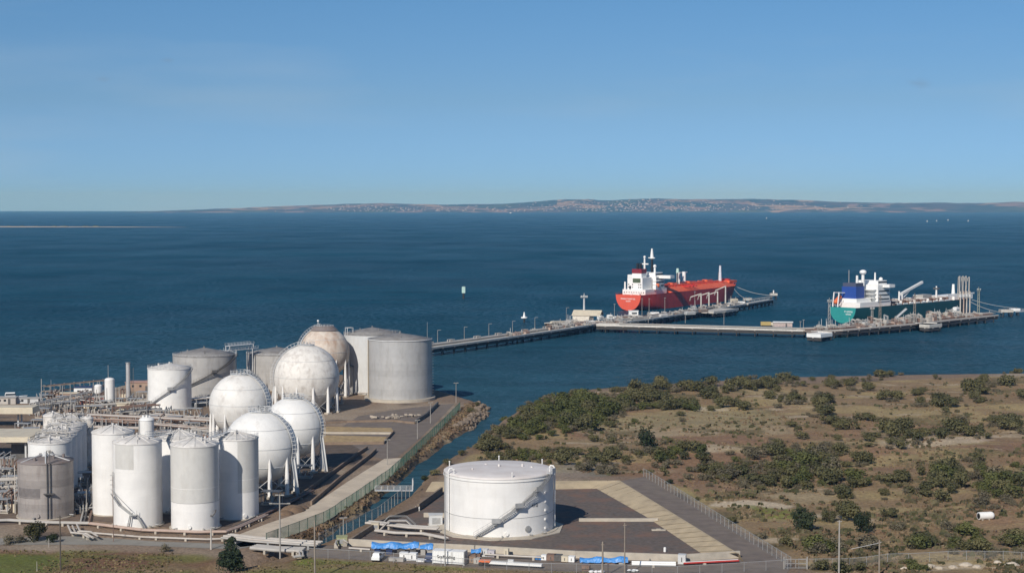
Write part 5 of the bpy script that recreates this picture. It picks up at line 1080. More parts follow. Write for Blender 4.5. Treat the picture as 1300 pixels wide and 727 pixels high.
def ground_cluster(n, box, spot, hmax=4.0):
    for k in range(n):
        q = at(rg.uniform(box[0], box[2]), rg.uniform(box[1], box[3])); m1_, m2_ = rg.choice([(RUSTSTEEL, PIPEG), (PIPEG, PIPEW), (PIPEP, RUSTSTEEL), (PIPEW, STEEL), (DARKSTEEL, PIPEG), (CREAM, RUSTSTEEL)]); l_ = rg.uniform(2, 5.5); h_ = rg.uniform(1.0, hmax)
        t = thing('pipe_cluster', 'cluster of pipes and valves ' + spot, 'pipework', (q.x, q.y, .02), rg.uniform(-.5, .5), 'pipe clusters ' + spot)
        MB().box((0, 0, h_ * .25), (l_, 2.4, h_ * .5)).build('valve_block', m1_, t)
        for j in range(3): x = l_ * (j - 1) * .33; MB().tube([(x, -1.3, .2), (x, -1.3, h_), (x + rg.uniform(-1, 1), 1.2, h_ + rg.uniform(0, 1.2)), (x, 1.4, .2)], rg.uniform(.12, .24), 6).build('pipe', m2_, t)
        MB().cyl((-l_ * .8, -.8, rg.uniform(.5, h_)), (l_ * .9, -.8, rg.uniform(.5, h_)), .2, n=6).build('header', rg.choice([RUSTSTEEL, PIPEW, PIPEP, STEEL]), t)
        if rg.random() < .45: z_ = rg.uniform(4, 8); MB().cyl((l_ * .4, .4, 0), (l_ * .4, .4, z_), .2, .14, 6).build('riser', PIPEG, t)
ground_cluster(26, (48, 504, 190, 524), 'between the sea wall and the upper white tank'); ground_cluster(22, (112, 526, 262, 558), 'before the upper white tank, behind the tall tank roofs')
ground_cluster(12, (-5, 600, 21, 654), 'beside the weathered grey tank at the frame edge', 6.0); ground_cluster(6, (96, 612, 116, 660), 'in the shade between the two groups of tanks', 2.5); ground_cluster(5, (255, 508, 330, 518), 'under the wide grey tanks', 2.5)
dk = pz([(296, 672), (330, 655), (375, 634), (398, 622)], .5); pipe_run('pipeline', 'dark pipes beside the concrete path below the nearest sphere', [dk, off(dk, .8)], .3, [RUSTSTEEL, DARKSTEEL], 7)
# ------------------------------------------------------------------ jetty
JZ = 2.5
def jetty(name, label, front, wdt, step=9.0, m=CONCJ, edge=CONCJ, th=.7, cat='jetty', kerb=True, rows=3):
    """front: near edge of the deck; the deck extends wdt metres beyond it"""
    c = front[len(front) // 2]; t = thing(name, label, cat, (c.x, c.y, SEA)); o = t.location.copy(); zt = JZ - SEA; npile = 0
    fr = [Vector((p.x - o.x, p.y - o.y, zt)) for p in front]; bk = off(fr, wdt)
    mb = MB(); n = len(fr); vs = []
    for p, q in zip(fr, bk): vs += [p, q, q - Vector((0, 0, th)), p - Vector((0, 0, th))]
    fs = []
    for i in range(n - 1):
        a, b = i * 4, (i + 1) * 4; fs += [(a, b, b + 1, a + 1), (a + 1, b + 1, b + 2, a + 2), (a + 2, b + 2, b + 3, a + 3), (a + 3, b + 3, b, a)]
    fs += [(0, 1, 2, 3), (n * 4 - 1, n * 4 - 2, n * 4 - 3, n * 4 - 4)]
    mb.add(vs, fs).build('deck', m, t)
    if kerb:
        mb = MB()
        for i in range(n - 1):
            for e_, d_ in ((fr, .25), (bk, -.25)):
                a, b = off(e_, d_)[i], off(e_, d_)[i + 1]; mb.bar(a + Vector((0, 0, .12)), b + Vector((0, 0, .12)), .5, .45)
        mb.build('kerb', mat('pale_kerb', (.66, .63, .58), .8), t)
    for i in range(n - 1):
        L_ = (fr[i + 1] - fr[i]).length; k = step / 2
        while k < L_ and npile < 96:
            for r_ in range(rows):
                p = fr[i].lerp(fr[i + 1], k / L_).lerp(bk[i].lerp(bk[i + 1], k / L_), (r_ + .12) / (rows - .76))
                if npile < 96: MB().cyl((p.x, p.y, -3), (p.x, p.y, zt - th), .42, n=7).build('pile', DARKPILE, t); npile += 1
            p = fr[i].lerp(fr[i + 1], k / L_); q = bk[i].lerp(bk[i + 1], k / L_)
            if k < 1e9: MB().bar(p + Vector((0, 0, -th - .25)), q + Vector((0, 0, -th - .25)), .7, .5).build('crosshead', CONCJ if rows > 2 else TIMBER, t)
            k += step
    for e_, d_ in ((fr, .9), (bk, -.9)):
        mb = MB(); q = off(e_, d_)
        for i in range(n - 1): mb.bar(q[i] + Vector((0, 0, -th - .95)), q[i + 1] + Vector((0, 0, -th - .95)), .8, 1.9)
        mb.build('shade_girder', mat('underdeck_shade_dark', (.05, .046, .042), .8), t)  # deep dark beams added to paint the black shade below the deck
    return t, fr, bk, o
J1 = pz([(540, 442.6), (600, 434.5), (660, 426), (720, 417.2), (757, 411.5)], JZ)
j1, f1, k1, o1 = jetty('approach_jetty', 'long narrow approach jetty running from behind the silver tank out to the berths', J1, 8.5, 11.0, rows=2)
def jetty_pipes(parent, fr, bk, ts, r_, zup, m):
    for t in ts:
        MB().tube([a.lerp(b, t) + Vector((0, 0, zup)) for a, b in zip(fr, bk)], r_, 6).build('pipeline', m, parent)
jetty_pipes(j1, f1, k1, (.62, .72), .28, .75, PIPEG); jetty_pipes(j1, f1, k1, (.82, .9), .34, .85, PIPEW)
mb = MB()
for i in range(len(k1) - 1):
    for h_ in (.6, 1.1): mb.bar(k1[i] + Vector((0, 0, h_)), k1[i + 1] + Vector((0, 0, h_)), .08, .08)
mb.build('handrail', STEEL, j1)
for i in range(len(f1) - 1):     # pipe expansion loops
    for u in (.3, .75):
        a = f1[i].lerp(f1[i + 1], u); b = k1[i].lerp(k1[i + 1], u); d = (f1[i + 1] - f1[i]).normalized()
        mb = MB()
        for v_ in (.66, .84):
            p = a.lerp(b, v_) + Vector((0, 0, .8)); mb.tube([p - d * 2.2, p - d * 2.2 + Vector((0, 0, 1.2)), p + d * 2.2 + Vector((0, 0, 1.2)), p + d * 2.2], .26, 6)
        MB.build(mb, 'expansion_loop', PIPEW, j1)
J2 = pz([(757, 412.5), (800, 413.3), (900, 416), (1022, 419.3)], JZ)
j2, f2, k2, o2 = jetty('jetty_road', 'straight concrete jetty road between the red ship berth and teal ship berth', J2, 9.0, 11.0, rows=2)
jetty_pipes(j2, f2, k2, (.8, .9), .3, .6, PIPEG)
JN = pz([(708, 413.5), (728, 414.8), (757, 411.4), (786, 412)], JZ + .05)
jn, fn, kn, on = jetty('jetty_platform', 'wide jetty junction platform carrying the gabled shed and light tower', JN, 34, 9.0, TIMBER, CONCJ)
J3 = pz([(786, 409.5), (830, 404), (880, 396.5), (912, 391.5), (948, 385.8)], JZ)
j3, f3, k3, o3 = jetty('berth_jetty', 'berth jetty cluttered with pipes alongside the red ship', J3, 11.0, 10.0, CONCJ, CONCJ)
jetty_pipes(j3, f3, k3, (.3, .5, .62), .3, .8, PIPEG); jetty_pipes(j3, f3, k3, (.8,), .35, 1.0, RUSTSTEEL)
J5 = pz([(950, 385.6), (966, 382.8), (982, 380)], JZ)
j5, *_ = jetty('dolphin_trestle', 'narrow pale trestle joining the red ship berth to its far dolphin', J5, 4.5, 9, CONCJ, CONCJ, .6, rows=2)
J3P = pz([(906, 395), (922, 393.4), (938, 391)], JZ + .3)
j3p, f_, k_, o_ = jetty('loading_platform', 'concrete loading platform with white fenders at the middle of the red ship berth', J3P, 22, 8, CONCJ, CONCJ, 1.3)
J4 = pz([(1030, 420.5), (1070, 419), (1110, 415.5), (1168, 410.5), (1215, 405.3), (1268, 400)], JZ)
j4, f4, k4, o4 = jetty('berth_jetty', 'rusty brown berth jetty below the teal ship at right', J4, 15.0, 11.0, TIMBER, CONCJ)
jetty_pipes(j4, f4, k4, (.3, .42), .32, .7, RUSTSTEEL); jetty_pipes(j4, f4, k4, (.6, .7), .3, .8, PIPEG); jetty_pipes(j4, f4, k4, (.82,), .35, .9, PIPEW)
J4P = pz([(1167, 411.5), (1180, 412.3), (1196, 410.8)], JZ + .3)
j4p, *_ = jetty('loading_platform', 'pale concrete loading platform jutting from the teal ship berth', J4P, 20, 8, CONCJ, CONCJ, 1.6)
JH = pz([(1024, 424), (1030, 426), (1042, 425), (1043, 421)], JZ - .4)
jh, *_ = jetty('pier_head', 'white concrete pier head where the jetty road meets the teal ship berth', [JH[0], JH[2]], 14, 8, SHIPWHITE, SHIPWHITE, 2.0)
def dolphin(label, px, py, s_=5.0, m=CONCJ):
    q = at(px, py, SEA); t = thing('mooring_dolphin', label, 'mooring dolphin', q)
    mb = MB(); mb.box((0, 0, 4.2), (s_ * 1.3, s_, 1.8)); mb.build('cap', m, t)
    for x in (-.4, .4):
        for y in (-.4, .4): MB().cyl((s_ * x * 1.3, s_ * y, -2), (s_ * x * .9, s_ * y * .9, 3.4), .45, n=7).build('pile', DARKPILE, t)
    for x in (-1.2, 1.2): mb = MB(); mb.cyl((x, 0, 5.1), (x, 0, 6.0), .35, .45, 8); mb.build('bollard', DARKSTEEL, t)
    return t
d1 = dolphin('pale mooring dolphin beyond the red ship bow, nearer of two', 949, 386.5)
d2 = dolphin('small mooring dolphin at the far tip of the red ship catwalk, lamp on top', 982, 380, 4.5); MB().cyl((0, 0, 5), (0, 0, 7.6), .5, n=8).build('lamp', SHIPWHITE, d2)
d3 = dolphin('pale concrete mooring dolphin at the end of the teal ship berth', 1277, 402, 6.5, CONCJ); d4 = dolphin('outermost mooring dolphin by the frame edge beyond the teal ship berth', 1288, 400.5, 5, SHIPWHITE)
d5 = dolphin('white fendered breasting dolphin under the red ship catwalk', 941, 391, 4, SHIPWHITE)
d6 = dolphin('white breasting dolphin near the stern of the red ship', 831, 405.5, 4.5, SHIPWHITE); d7 = dolphin('white fender block at the foot of the teal ship berth', 1096, 419, 4, SHIPWHITE)
walkway('jetty_catwalk', 'thin catwalk out to the far mooring dolphin beyond the red ship', at(950, 381.5, 3.2), at(981, 376.5, 3.2), CONCJ, 1.6, (.2, .4, .6, .8))
walkway('jetty_catwalk', 'short catwalk to the outermost dolphin by the frame edge', at(1290, 396, 3.2), at(1318, 393.5, 3.2), PALEGREY, 1.6, (.5,))
# shed on the junction platform
q = at(741, 408, JZ); sh = thing('gabled_shed', 'cream gabled shed on the junction platform with an open side', 'shed', (q.x + 3, q.y + 9, JZ + .05), R(-14))
W_, D_, Hh = 17.5, 12.0, 3.6
mb = MB(); mb.box((-W_ * .18, 0, Hh / 2), (W_ * .62, D_, Hh)); mb.build('wall', mat('cream_wall', (.62, .58, .50), .7), sh)
mb = MB(); mb.add([(-W_ / 2, -D_ / 2, 0), (-W_ / 2, D_ / 2, 0), (-W_ / 2, 0, 0)], []); 
xs = (-W_ / 2 - .4, W_ / 2 + .4); ys = D_ / 2 + .5
mb.add([(x, y, z) for x in xs for y, z in ((-ys, Hh), (0, Hh + 3.0), (ys, Hh), (-ys, Hh - .25), (0, Hh + 2.75), (ys, Hh - .25))], [(0, 1, 7, 6), (1, 2, 8, 7), (3, 9, 10, 4), (4, 10, 11, 5), (0, 6, 9, 3), (2, 5, 11, 8), (0, 3, 4, 1), (1, 4, 5, 2), (6, 7, 10, 9), (7, 8, 11, 10)]); mb.build('roof', CREAM, sh)
mb = MB(); mb.add([(-W_ * .49, -D_ / 2, Hh), (-W_ * .49, D_ / 2, Hh), (-W_ * .49, 0, Hh + 2.7)], [(0, 2, 1)]); mb.build('gable', mat('cream_wall', (.62, .58, .50)), sh)
for y in (-D_ / 2 + .3, D_ / 2 - .3): MB().box((W_ * .46, y, Hh / 2), (.4, .4, Hh)).build('post', PALEGREY, sh)
MB().box((W_ * .2, -D_ / 2 - .1, 1.2), (3.0, .3, 2.4)).build('door', DARKSTEEL, sh)
q = at(741.5, 404, JZ); zt = height_at(741.5, 372, q.y); lt = thing('light_tower', 'tall pale floodlight tower standing in front of the gabled shed', 'light tower', (q.x, q.y, JZ))
MB().cyl((0, 0, 0), (0, 0, zt - JZ - 2), .8, .5, 10).build('mast', PALEGREY, lt); MB().box((0, 0, zt - JZ - 2.6), (4.6, 2.2, .5)).build('platform', STEEL, lt); MB().cyl((0, 0, zt - JZ - 2.4), (0, 0, zt - JZ), .5, .2, 8).build('head', STEEL, lt)
for x in (-1.8, -.6, .6, 1.8): MB().box((x, -1.1, zt - JZ - 1.9), (.8, .5, .8)).build('floodlight', PALEGREY, lt)
for i, (px, py, pt, lab) in enumerate([(555.6, 434.5, 419, 'first from the shore'), (589.4, 430, 415, 'second from the shore'), (620.6, 425.5, 411, 'third from the shore'), (650.6, 421, 407.5, 'fourth from the shore'), (679, 417, 403, 'fifth from the shore'), (719, 411, 390.5, 'taller, before the gabled shed')]):
    q = at(px, py, JZ); zt = height_at(px, pt, q.y); t = thing('jetty_lamp_post', 'thin lamp post on the approach jetty, ' + lab, 'lamp post', (q.x, q.y, JZ)); MB().cyl((0, 0, 0), (0, 0, zt - JZ), .16, .1, 6).build('post', PALEPOLE, t); MB().bar((0, 0, zt - JZ), (1.8, -.6, zt - JZ + .2), .22, .16).build('arm', PALEPOLE, t)
for px, py, pt, lab in [(780, 408, 386, 'lamp post between the gabled shed and the red ship stern'), (870, 410, 393, 'lamp post on the jetty road below the middle of the red ship'), (919, 412, 396.5, 'lamp post on the jetty road below the red ship bow'), (823, 409.5, 396, 'lamp post on the jetty road near the red ship stern'), (815, 402, 379, 'thin pole on the red ship berth nearest its stern'), (824, 401, 379, 'thin pole on the red ship berth, second from its stern'), (844, 398, 378, 'thin pole on the red ship berth below its house front'), (882, 395, 370, 'thin pole on the red ship berth below its amidships'), (1016, 417, 408, 'short post at the teal end of the jetty road'), (1020, 417.5, 406, 'short post beside another at the jetty road end')]:
    q = at(px, py, JZ); zt = height_at(px, pt, q.y); t = thing('jetty_lamp_post', lab, 'lamp post', (q.x, q.y, JZ)); MB().cyl((0, 0, 0), (0, 0, zt - JZ), .18, .12, 6).build('post', PALEPOLE, t); MB().box((0, -.3, zt - JZ), (1.2, .5, .25)).build('lamp_head', PALEPOLE, t)
for px, py, pt, m, lab in [(1052.5, 416, 378, PALEPOLE, 'tall pale berth tower in front of the teal ship stern'), (1117, 410.5, 373, WOODPOLE, 'tall brown berth tower in front of the teal ship white house'), (1161, 405, 372, WOODPOLE, 'tall brown berth tower under the white deck crane'), (1242, 399.5, 364, mat('olive_tower', (.30, .31, .24), .7), 'olive floodlight tower right of the loading arms'), (1107, 412, 389, PALEPOLE, 'short pale berth pole beside the teal hull')]:
    q = at(px, py, JZ); zt = height_at(px, pt, q.y); h_ = zt - JZ; t = thing('berth_tower', lab, 'tower', (q.x, q.y, JZ))
    for x in (-.45, .45): MB().bar((x * 1.5, 0, 0), (x, 0, h_ * .86), .3, .3).build('leg', m, t)
    mb = MB()
    for k in range(6): mb.bar((-.6, 0, h_ * .13 * k), (.6, 0, h_ * .13 * (k + 1)), .12, .12)
    mb.build('bracing', m, t); MB().box((0, 0, h_ * .87), (2.6, 1.6, .3)).build('platform', m, t); MB().cyl((0, 0, h_ * .86), (0, 0, h_), .25, .18, 6).build('mast', m, t)
    for x in (-.9, .9): MB().box((x, -.6, h_ * .92), (.7, .5, .6)).build('floodlight', PALEGREY, t)
# vehicles and boxes on the jetty
def jbox(name, label, cat, px, py, parts, rz=0.0):
    q = at(px, py, JZ); t = thing(name, label, cat, (q.x, q.y, JZ + .02), rz)
    for nm, c, d, m in parts:
        if nm == 'wheel': MB().cyl((c[0], c[1] - .2, c[2]), (c[0], c[1] + .2, c[2]), d[2] / 2, n=12).build(nm, m, t)
        else: MB().box(c, d).build(nm, m, t)
    return t
jbox('yellow_truck', 'small yellow truck parked on the jetty road', 'truck', 972, 414.5, [('body', (0, 0, 1.9), (6.0, 2.4, 2.2), YELLOW), ('cab', (3.6, 0, 1.6), (1.6, 2.3, 2.0), CREAM), ('chassis', (.6, 0, .7), (7.4, 2.0, .4), DARKSTEEL)] + [('wheel', (x, y, .5), (1, 1, 1.0), TYRE) for x in (-2, 3.2) for y in (-1, 1)])
jbox('jetty_shed', 'long white roofed hut right of the yellow truck on the jetty road', 'hut', 994, 414.5, [('wall', (0, 0, 1.3), (11, 4, 2.6), mat('pinkish_wall', (.45, .36, .33), .7)), ('roof', (0, 0, 2.8), (12, 5, .4), SHIPWHITE), ('lean_to', (-8, 0, .9), (6, 3.4, 1.8), PIPEG), ('door', (2, -2.04, 1.0), (1, .06, 2), DARKSTEEL)], R(-10))
jbox('control_cabin', 'white control cabin under the red ship stern', 'cabin', 804, 403.5, [('wall', (0, 0, 2.3), (6, 5, 4.6), SHIPWHITE), ('roof', (0, 0, 4.7), (6.6, 5.6, .3), SHIPWHITE), ('window', (.5, -2.54, 3.2), (3.4, .08, 1.0), GLASS), ('lower_room', (-1, -1, .9), (10, 5.6, 1.8), PALEGREY)])
for i, (px, py, m, l, h_, lab) in enumerate([(762, 405, SHIPWHITE, 3, 1.8, 'white van body beside the gabled shed'), (774, 404.5, SHIPWHITE, 2.6, 2.4, 'white upright box right of the gabled shed'), (782, 404.5, SHIPWHITE, 3.6, 1.4, 'low white box by the red ship stern lines'), (707, 410, CREAM, 8, 1.2, 'low cream pipe trestle cover at the near end of the platform'), (725, 411, CREAM, 5, 1.6, 'cream box on the platform before the shed'), (750, 410, SHIPWHITE, 5, 1.3, 'white low slab at the platform corner'), (790, 406, RUSTSTEEL, 7, 2.4, 'rusty pipe cluster below the red ship stern'), (797, 405.5, DARKSTEEL, 5, 2.2, 'dark pipe cluster beside the white control cabin'), (842, 402, PALEGREY, 5, 1.8, 'pale box on the berth near the red ship house'), (876, 399, PALEGREY, 7, 1.9, 'pale grey equipment block amidships on the red ship berth'), (893, 396, RUSTSTEEL, 6, 2.0, 'brown equipment block on the red ship berth'), (932, 385, CREAM, 5, 3.4, 'cream equipment house below the red ship bow'),
                                              (1082, 415, RUSTSTEEL, 12, 1.5, 'rusty flat pipe stack before the teal stern'), (1130, 410, RUSTSTEEL, 14, 1.7, 'long brown pipe stack on the teal ship berth'), (1150, 407, PIPEP, 10, 2.2, 'pinkish pipe stack on the teal ship berth under the crane'), (1187, 402, CREAM, 9, 2.8, 'long cream pipe box at the loading platform'), (1204, 401, CREAM, 7, 2.4, 'second cream pipe box, nearer the loading arms'), (1232, 400, RUSTSTEEL, 12, 1.2, 'low brown pipe stack right of the loading arms'), (1252, 399, PIPEG, 14, 1.0, 'low grey pipe stack at the far end of the teal berth'), (1214, 396, SHIPWHITE, 4, 3.2, 'white valve tower box by the loading arms')]):
    jbox('equipment_block', lab, 'equipment', px, py, [('housing', (0, 0, h_ / 2), (l, 3.0, h_), m), ('cap', (0, 0, h_ + .1), (l * .8, 2.4, .3), PIPEG if m is not SHIPWHITE else SHIPWHITE), ('pipe', (0, -1.7, h_ * .6), (l * 1.2, .3, .3), PIPEW), ('pipe', (l * .3, 0, h_ + .6), (.3, .3, 1.4), PIPEG)], R(30 if px < 960 else 42))
rq = random.Random(77); nb = 0
def clutter(front, wdt, n, rz, spot, lo=0.0, hi=1.0, tall=1.0):
    seg = [(front[i], front[i + 1]) for i in range(len(front) - 1)]
    for k in range(n):
        u = lo + (hi - lo) * (k + rq.random() * .7) / n; a, b = seg[min(len(seg) - 1, int(u * len(seg)))]; f_ = u * len(seg) % 1; p = a.lerp(b, f_); d = (b - a).normalized(); v_ = rq.uniform(2, wdt - 2); p = p + Vector((-d.y, d.x, 0)) * v_
        m1_, m2_ = rq.choice([(RUSTSTEEL, PIPEG), (PIPEG, PIPEW), (PIPEP, RUSTSTEEL), (PIPEW, STEEL), (DARKSTEEL, PIPEG)]); l_ = rq.uniform(2, 6); h_ = rq.uniform(1.0, 2.6) * tall
        t = thing('pipe_cluster', 'cluster of valves and pipes on the ' + spot, 'pipework', (p.x, p.y, JZ + .02), rz + rq.uniform(-.2, .2), 'pipe clusters on the ' + spot)
        MB().box((0, 0, h_ * .3), (l_, 2.2, h_ * .6)).build('valve_block', m1_, t)
        for j in range(3): x = l_ * (j - 1) * .32; MB().tube([(x, -1.2, .2), (x, -1.2, h_), (x, 1.2, h_ + rq.uniform(0, 1)), (x, 1.2, .2)], .2, 6).build('pipe', m2_, t)
        if rq.random() < .5: MB().cyl((l_ * .4, 0, 0), (l_ * .4, 0, rq.uniform(3.5, 7)), .16, .12, 6).build('post', PALEGREY, t)
        MB().cyl((-l_ * .7, .6, .8), (l_ * .8, .6, .8), .25, n=6).build('header', rq.choice([RUSTSTEEL, PIPEW, PIPEP]), t)
clutter(J3, 10, 22, R(58), 'red ship berth', .02, .98); clutter(J4, 14, 40, R(44), 'teal ship berth', .06, .97); clutter(J4, 15, 26, R(44), 'teal ship berth by the loading gear', .36, .9, 2.1); clutter(J1, 8.5, 10, R(52), 'approach jetty', .45, .98); clutter(JN, 22, 14, R(20), 'jetty junction platform', .2, .98)
# ------------------------------------------------------------------ ships
class Ship:
    def __init__(s, label, px, py, d, pxbow, B, zd, hullm, transm, name):
        s.o = at(px, py, SEA); s.d = Vector((d[0], d[1], 0)).normalized(); k = (pxbow - CX) / F
        s.L = (k * s.o.y - s.o.x) / (s.d.x - k * s.d.y); s.B = B; s.zd = zd
        s.t = thing(name, label, 'ship', s.o, math.atan2(s.d.y, s.d.x)); s.hull(hullm, transm)
    def s_of(s, px): k = (px - CX) / F; return (k * s.o.y - s.o.x) / (s.d.x - k * s.d.y)
    def z_of(s, px, py, lat=0):
        a = s.s_of(px); y = s.o.y + s.d.y * a + lat * s.d.x; return height_at(px, py, y) - SEA
    def hull(s, hm, tm):
        L_, B, zd = s.L, s.B, s.zd; ns = 28; npf = 9; rows = []
        for i in range(ns + 1):
            u = i / ns; x = L_ * u
            wd = B / 2 * (.80 + .20 * min(1, u / .1)) * (1 if u < .80 else max(.02, 1 - ((u - .80) / .2) ** 2.2))
            ww = B / 2 * (min(1, .15 + u / .12 * .85) if u < .12 else 1) * (1 if u < .72 else max(.0, 1 - ((u - .72) / .25) ** 1.9 if u < .97 else 0))
            sheer = 1.6 * max(0, (u - .86) / .14) ** 1.2; dz = zd + sheer; bot = -3.0 + (2.6 * (1 - u / .12) if u < .12 else 0)
            e = .5 + .0 if u < .05 else (.5 - .42 * min(1, (u - .05) / .12)); row = []
            for k in range(npf):
                v = k / (npf - 1); z = dz + (bot - dz) * v
                if u < .17: y = wd * max(0, 1 - v ** (2 + 10 * min(1, u / .17))) ** .5 * 1.0
                else: y = wd + (ww - wd) * min(1, v * 1.15)
                if u < .17: y = max(y, 0)
                xx = x - (L_ * .035 * v if u > .96 else 0) * ((u - .96) / .04 if u > .96 else 0)
                row.append((xx, y, z))
            rows.append(row)
        mb = MB(); vs = [p for r_ in rows for p in r_]; m = len(vs); vs += [(x, -y, z) for x, y, z in vs]; fs = []
        for i in range(ns):
            for k in range(npf - 1):
                a = i * npf + k; b = a + npf; fs.append((a, b, b + 1, a + 1)); fs.append((m + a, m + a + 1, m + b + 1, m + b))
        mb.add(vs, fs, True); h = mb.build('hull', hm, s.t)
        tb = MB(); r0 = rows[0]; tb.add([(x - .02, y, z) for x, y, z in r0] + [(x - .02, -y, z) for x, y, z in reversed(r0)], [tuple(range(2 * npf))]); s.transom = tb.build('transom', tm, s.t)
        s.deckline = [(r_[0][0], r_[0][1], r_[0][2]) for r_ in rows]
        s.rows = rows
    def deck(s, m, drop=.5):
        mb = MB(); vs = []; fs = []
        for x, y, z in s.deckline: vs += [(x, y - .05, z - drop), (x, -y + .05, z - drop)]
        for i in range(len(s.deckline) - 1): a = i * 2; fs.append((a, a + 1, a + 3, a + 2))
        return mb.add(vs, fs).build('deck', m, s.t)
    def rail(s, m, u0=0, u1=1, h=1.1):
        mb = MB(); n = len(s.deckline)
        for i in range(n - 1):
            if not (u0 <= i / n <= u1): continue
            for sg in (1, -1):
                a = Vector(s.deckline[i]); b = Vector(s.deckline[i + 1]); a.y *= sg; b.y *= sg
                mb.bar(a + Vector((0, 0, h)), b + Vector((0, 0, h)), .1, .1); mb.bar(a, a + Vector((0, 0, h)), .1, .1)
        mb.build('deck_rail', m, s.t)
    def box(s, nm, x0, x1, y0, y1, z0, z1, m, par=None): return MB().box(((x0 + x1) / 2, (y0 + y1) / 2, (z0 + z1) / 2), (x1 - x0, y1 - y0, z1 - z0)).build(nm, m, par or s.t)
    def cyl(s, nm, x, y, z0, z1, r_, m, r1=None, par=None): return MB().cyl((x, y, z0), (x, y, z1), r_, r1, 12).build(nm, m, par or s.t)
def marks(par, n, wdt, h, x, y, z, m):
    """row of short upright letter strokes, too small to read"""
    rr = random.Random(n); mb = MB(); st = wdt / n
    for i in range(n):
        yy = y + wdt / 2 - st * (i + .5)
        mb.box((x, yy + st * .28, z), (.06, st * .2, h)); mb.box((x, yy, z + rr.choice((-.38, 0, .38)) * h), (.06, st * .62, h * .24))
        if rr.random() < .6: mb.box((x, yy - st * .25, z), (.06, st * .2, h))
    return mb.build('ship_name', m, par)
rs = Ship('long red gas carrier with white stern house, moored with its stern this way', 797.5, 394, (.53, .85), 931.5, 26, 11.6, REDHULL, REDTRANSOM, 'red_tanker')
zd = rs.zd; T = rs.t; L_ = rs.L
rs.deck(REDDECK); rs.rail(REDHULL, 0, 1)
marks(rs.transom, 10, 12.5, 1.0, -.1, 0, zd - 3.0, SHIPWHITE); marks(rs.transom, 3, 4.0, .9, -.1, 0, zd - 4.7, SHIPWHITE)
rs.box('deckhouse', 9, 44, -9.5, 9.5, zd - .4, zd + 3.4, SHIPWHITE); h1 = rs.box('aft_house', 11, 26, -6.0, 6.5, zd + 3.4, zd + 12, SHIPWHITE)
h2 = rs.box('bridge_house', 28, 42, -8.5, 8.5, zd + 3.4, zd + 12.5, SHIPWHITE); rs.box('wheelhouse', 30, 42, -7, 7, zd + 12.5, zd + 15.3, SHIPWHITE); rs.box('bridge_wing', 33, 40, -18, 18, zd + 11.0, zd + 13.2, SHIPWHITE)
for z in (zd + 5, zd + 7.6, zd + 10.2):
    rs.box('window_row', 42.0, 42.1, -7, 7, z, z + .9, GLASS, h2); rs.box('window_row', 29, 41, -8.6, -8.5, z, z + .8, GLASS, h2); rs.box('deck_ledge', 27.2, 42.6, -9.4, 9.4, z - 1.1, z - .9, SHIPWHITE, h2)
rs.box('window_row', 30.5, 42.12, -7.12, 7.12, zd + 13.4, zd + 14.5, GLASS, h2)
for z_ in (4.6, 6.6):
    for y_ in (-4.6, -3.0, 2.2, 5.4): rs.box('window', 10.88, 11, y_ - .4, y_ + .4, zd + z_, zd + z_ + .8, GLASS, h1)
for z_ in (3.9,):
    for y_ in range(-8, 9, 2): rs.box('window', 8.9, 9.02, y_ - .35, y_ + .35, zd + .9, zd + 1.7, GLASS)
rs.box('engine_grille', 10.9, 11, -4.4, 2.0, zd + 8.4, zd + 11.6, GREENDARK, h1); rs.box('doorway', 10.9, 11, 3.4, 5.0, zd + 3.6, zd + 6, BLACK, h1)
fn_ = rs.box('funnel', 14, 22, -3.6, 4.2, zd + 12, zd + 16.2, SHIPWHITE); rs.box('funnel_band', 13.9, 22.1, -3.7, 4.3, zd + 15.2, zd + 18.4, MAROON, fn_)
for x, y in ((16, -1.6), (16, 1.0), (19.5, -.4), (19.5, 2.2)): rs.cyl('exhaust_pipe', x, y, zd + 18.2, zd + 22.5, .75, BLACK, par=fn_)
sm = rs.s_of(818.5) - 4; mm = rs.cyl('signal_mast', sm, -2, zd + 10, rs.z_of(818.5, 326), .95, SHIPWHITE, .6); MB().bar((sm, -5.2, zd + 22), (sm, 1.2, zd + 22), .9, .9).build('crosstree', SHIPWHITE, mm); MB().ball((sm, -2, rs.z_of(818.5, 326)), 1.0, 10, 6).build('lamp', SHIPWHITE, mm)
rm = rs.cyl('radar_mast', 40, 1, zd + 14, zd + 25.5, .9, BLACK, .8); rs.cyl('mast_top', 40, 1, zd + 25.5, zd + 33, 1.5, SHIPWHITE, .6, rm); MB().bar((40, -1.5, zd + 26), (40, 4, zd + 26), .5, .6).build('radar_arm', SHIPWHITE, rm)
rs.cyl('antenna_post', 33, -5, zd + 15, zd + 19, .8, SHIPWHITE); MB().ball((33, -5, zd + 20), 1.3, 12, 8).build('radar_dome', SHIPWHITE, T)
rs.cyl('crane_post', 10, 8, zd, zd + 9, .9, SHIPWHITE, .6); rs.box('lifeboat_davit', 22, 30, -11.5, -9.5, zd + 3, zd + 6.5, SHIPWHITE); lb = MB(); lb.ball((26, -11, zd + 6), 1.6, 12, 8); lb.build('lifeboat', ORANGE, T)
xs_ = (48, L_ * .80, L_ * .93); hw_ = (12.7, 12.3, 7.5); mb = MB()
for x, h_ in zip(xs_, hw_): mb.v += [(x, -h_, zd - .3), (x, -h_ * .42, zd + 3.4), (x, h_ * .42, zd + 3.4), (x, h_, zd - .3)]
mb.f += [(i * 4 + k, (i + 1) * 4 + k, (i + 1) * 4 + k + 1, i * 4 + k + 1) for i in range(2) for k in range(3)] + [(3, 2, 1, 0), (8, 9, 10, 11)]; mb.f = [tuple(reversed(f)) for f in mb.f]; mb.sm = [False] * len(mb.f)
mb.build('deck_trunk', REDDECK, T); zd += 1.9
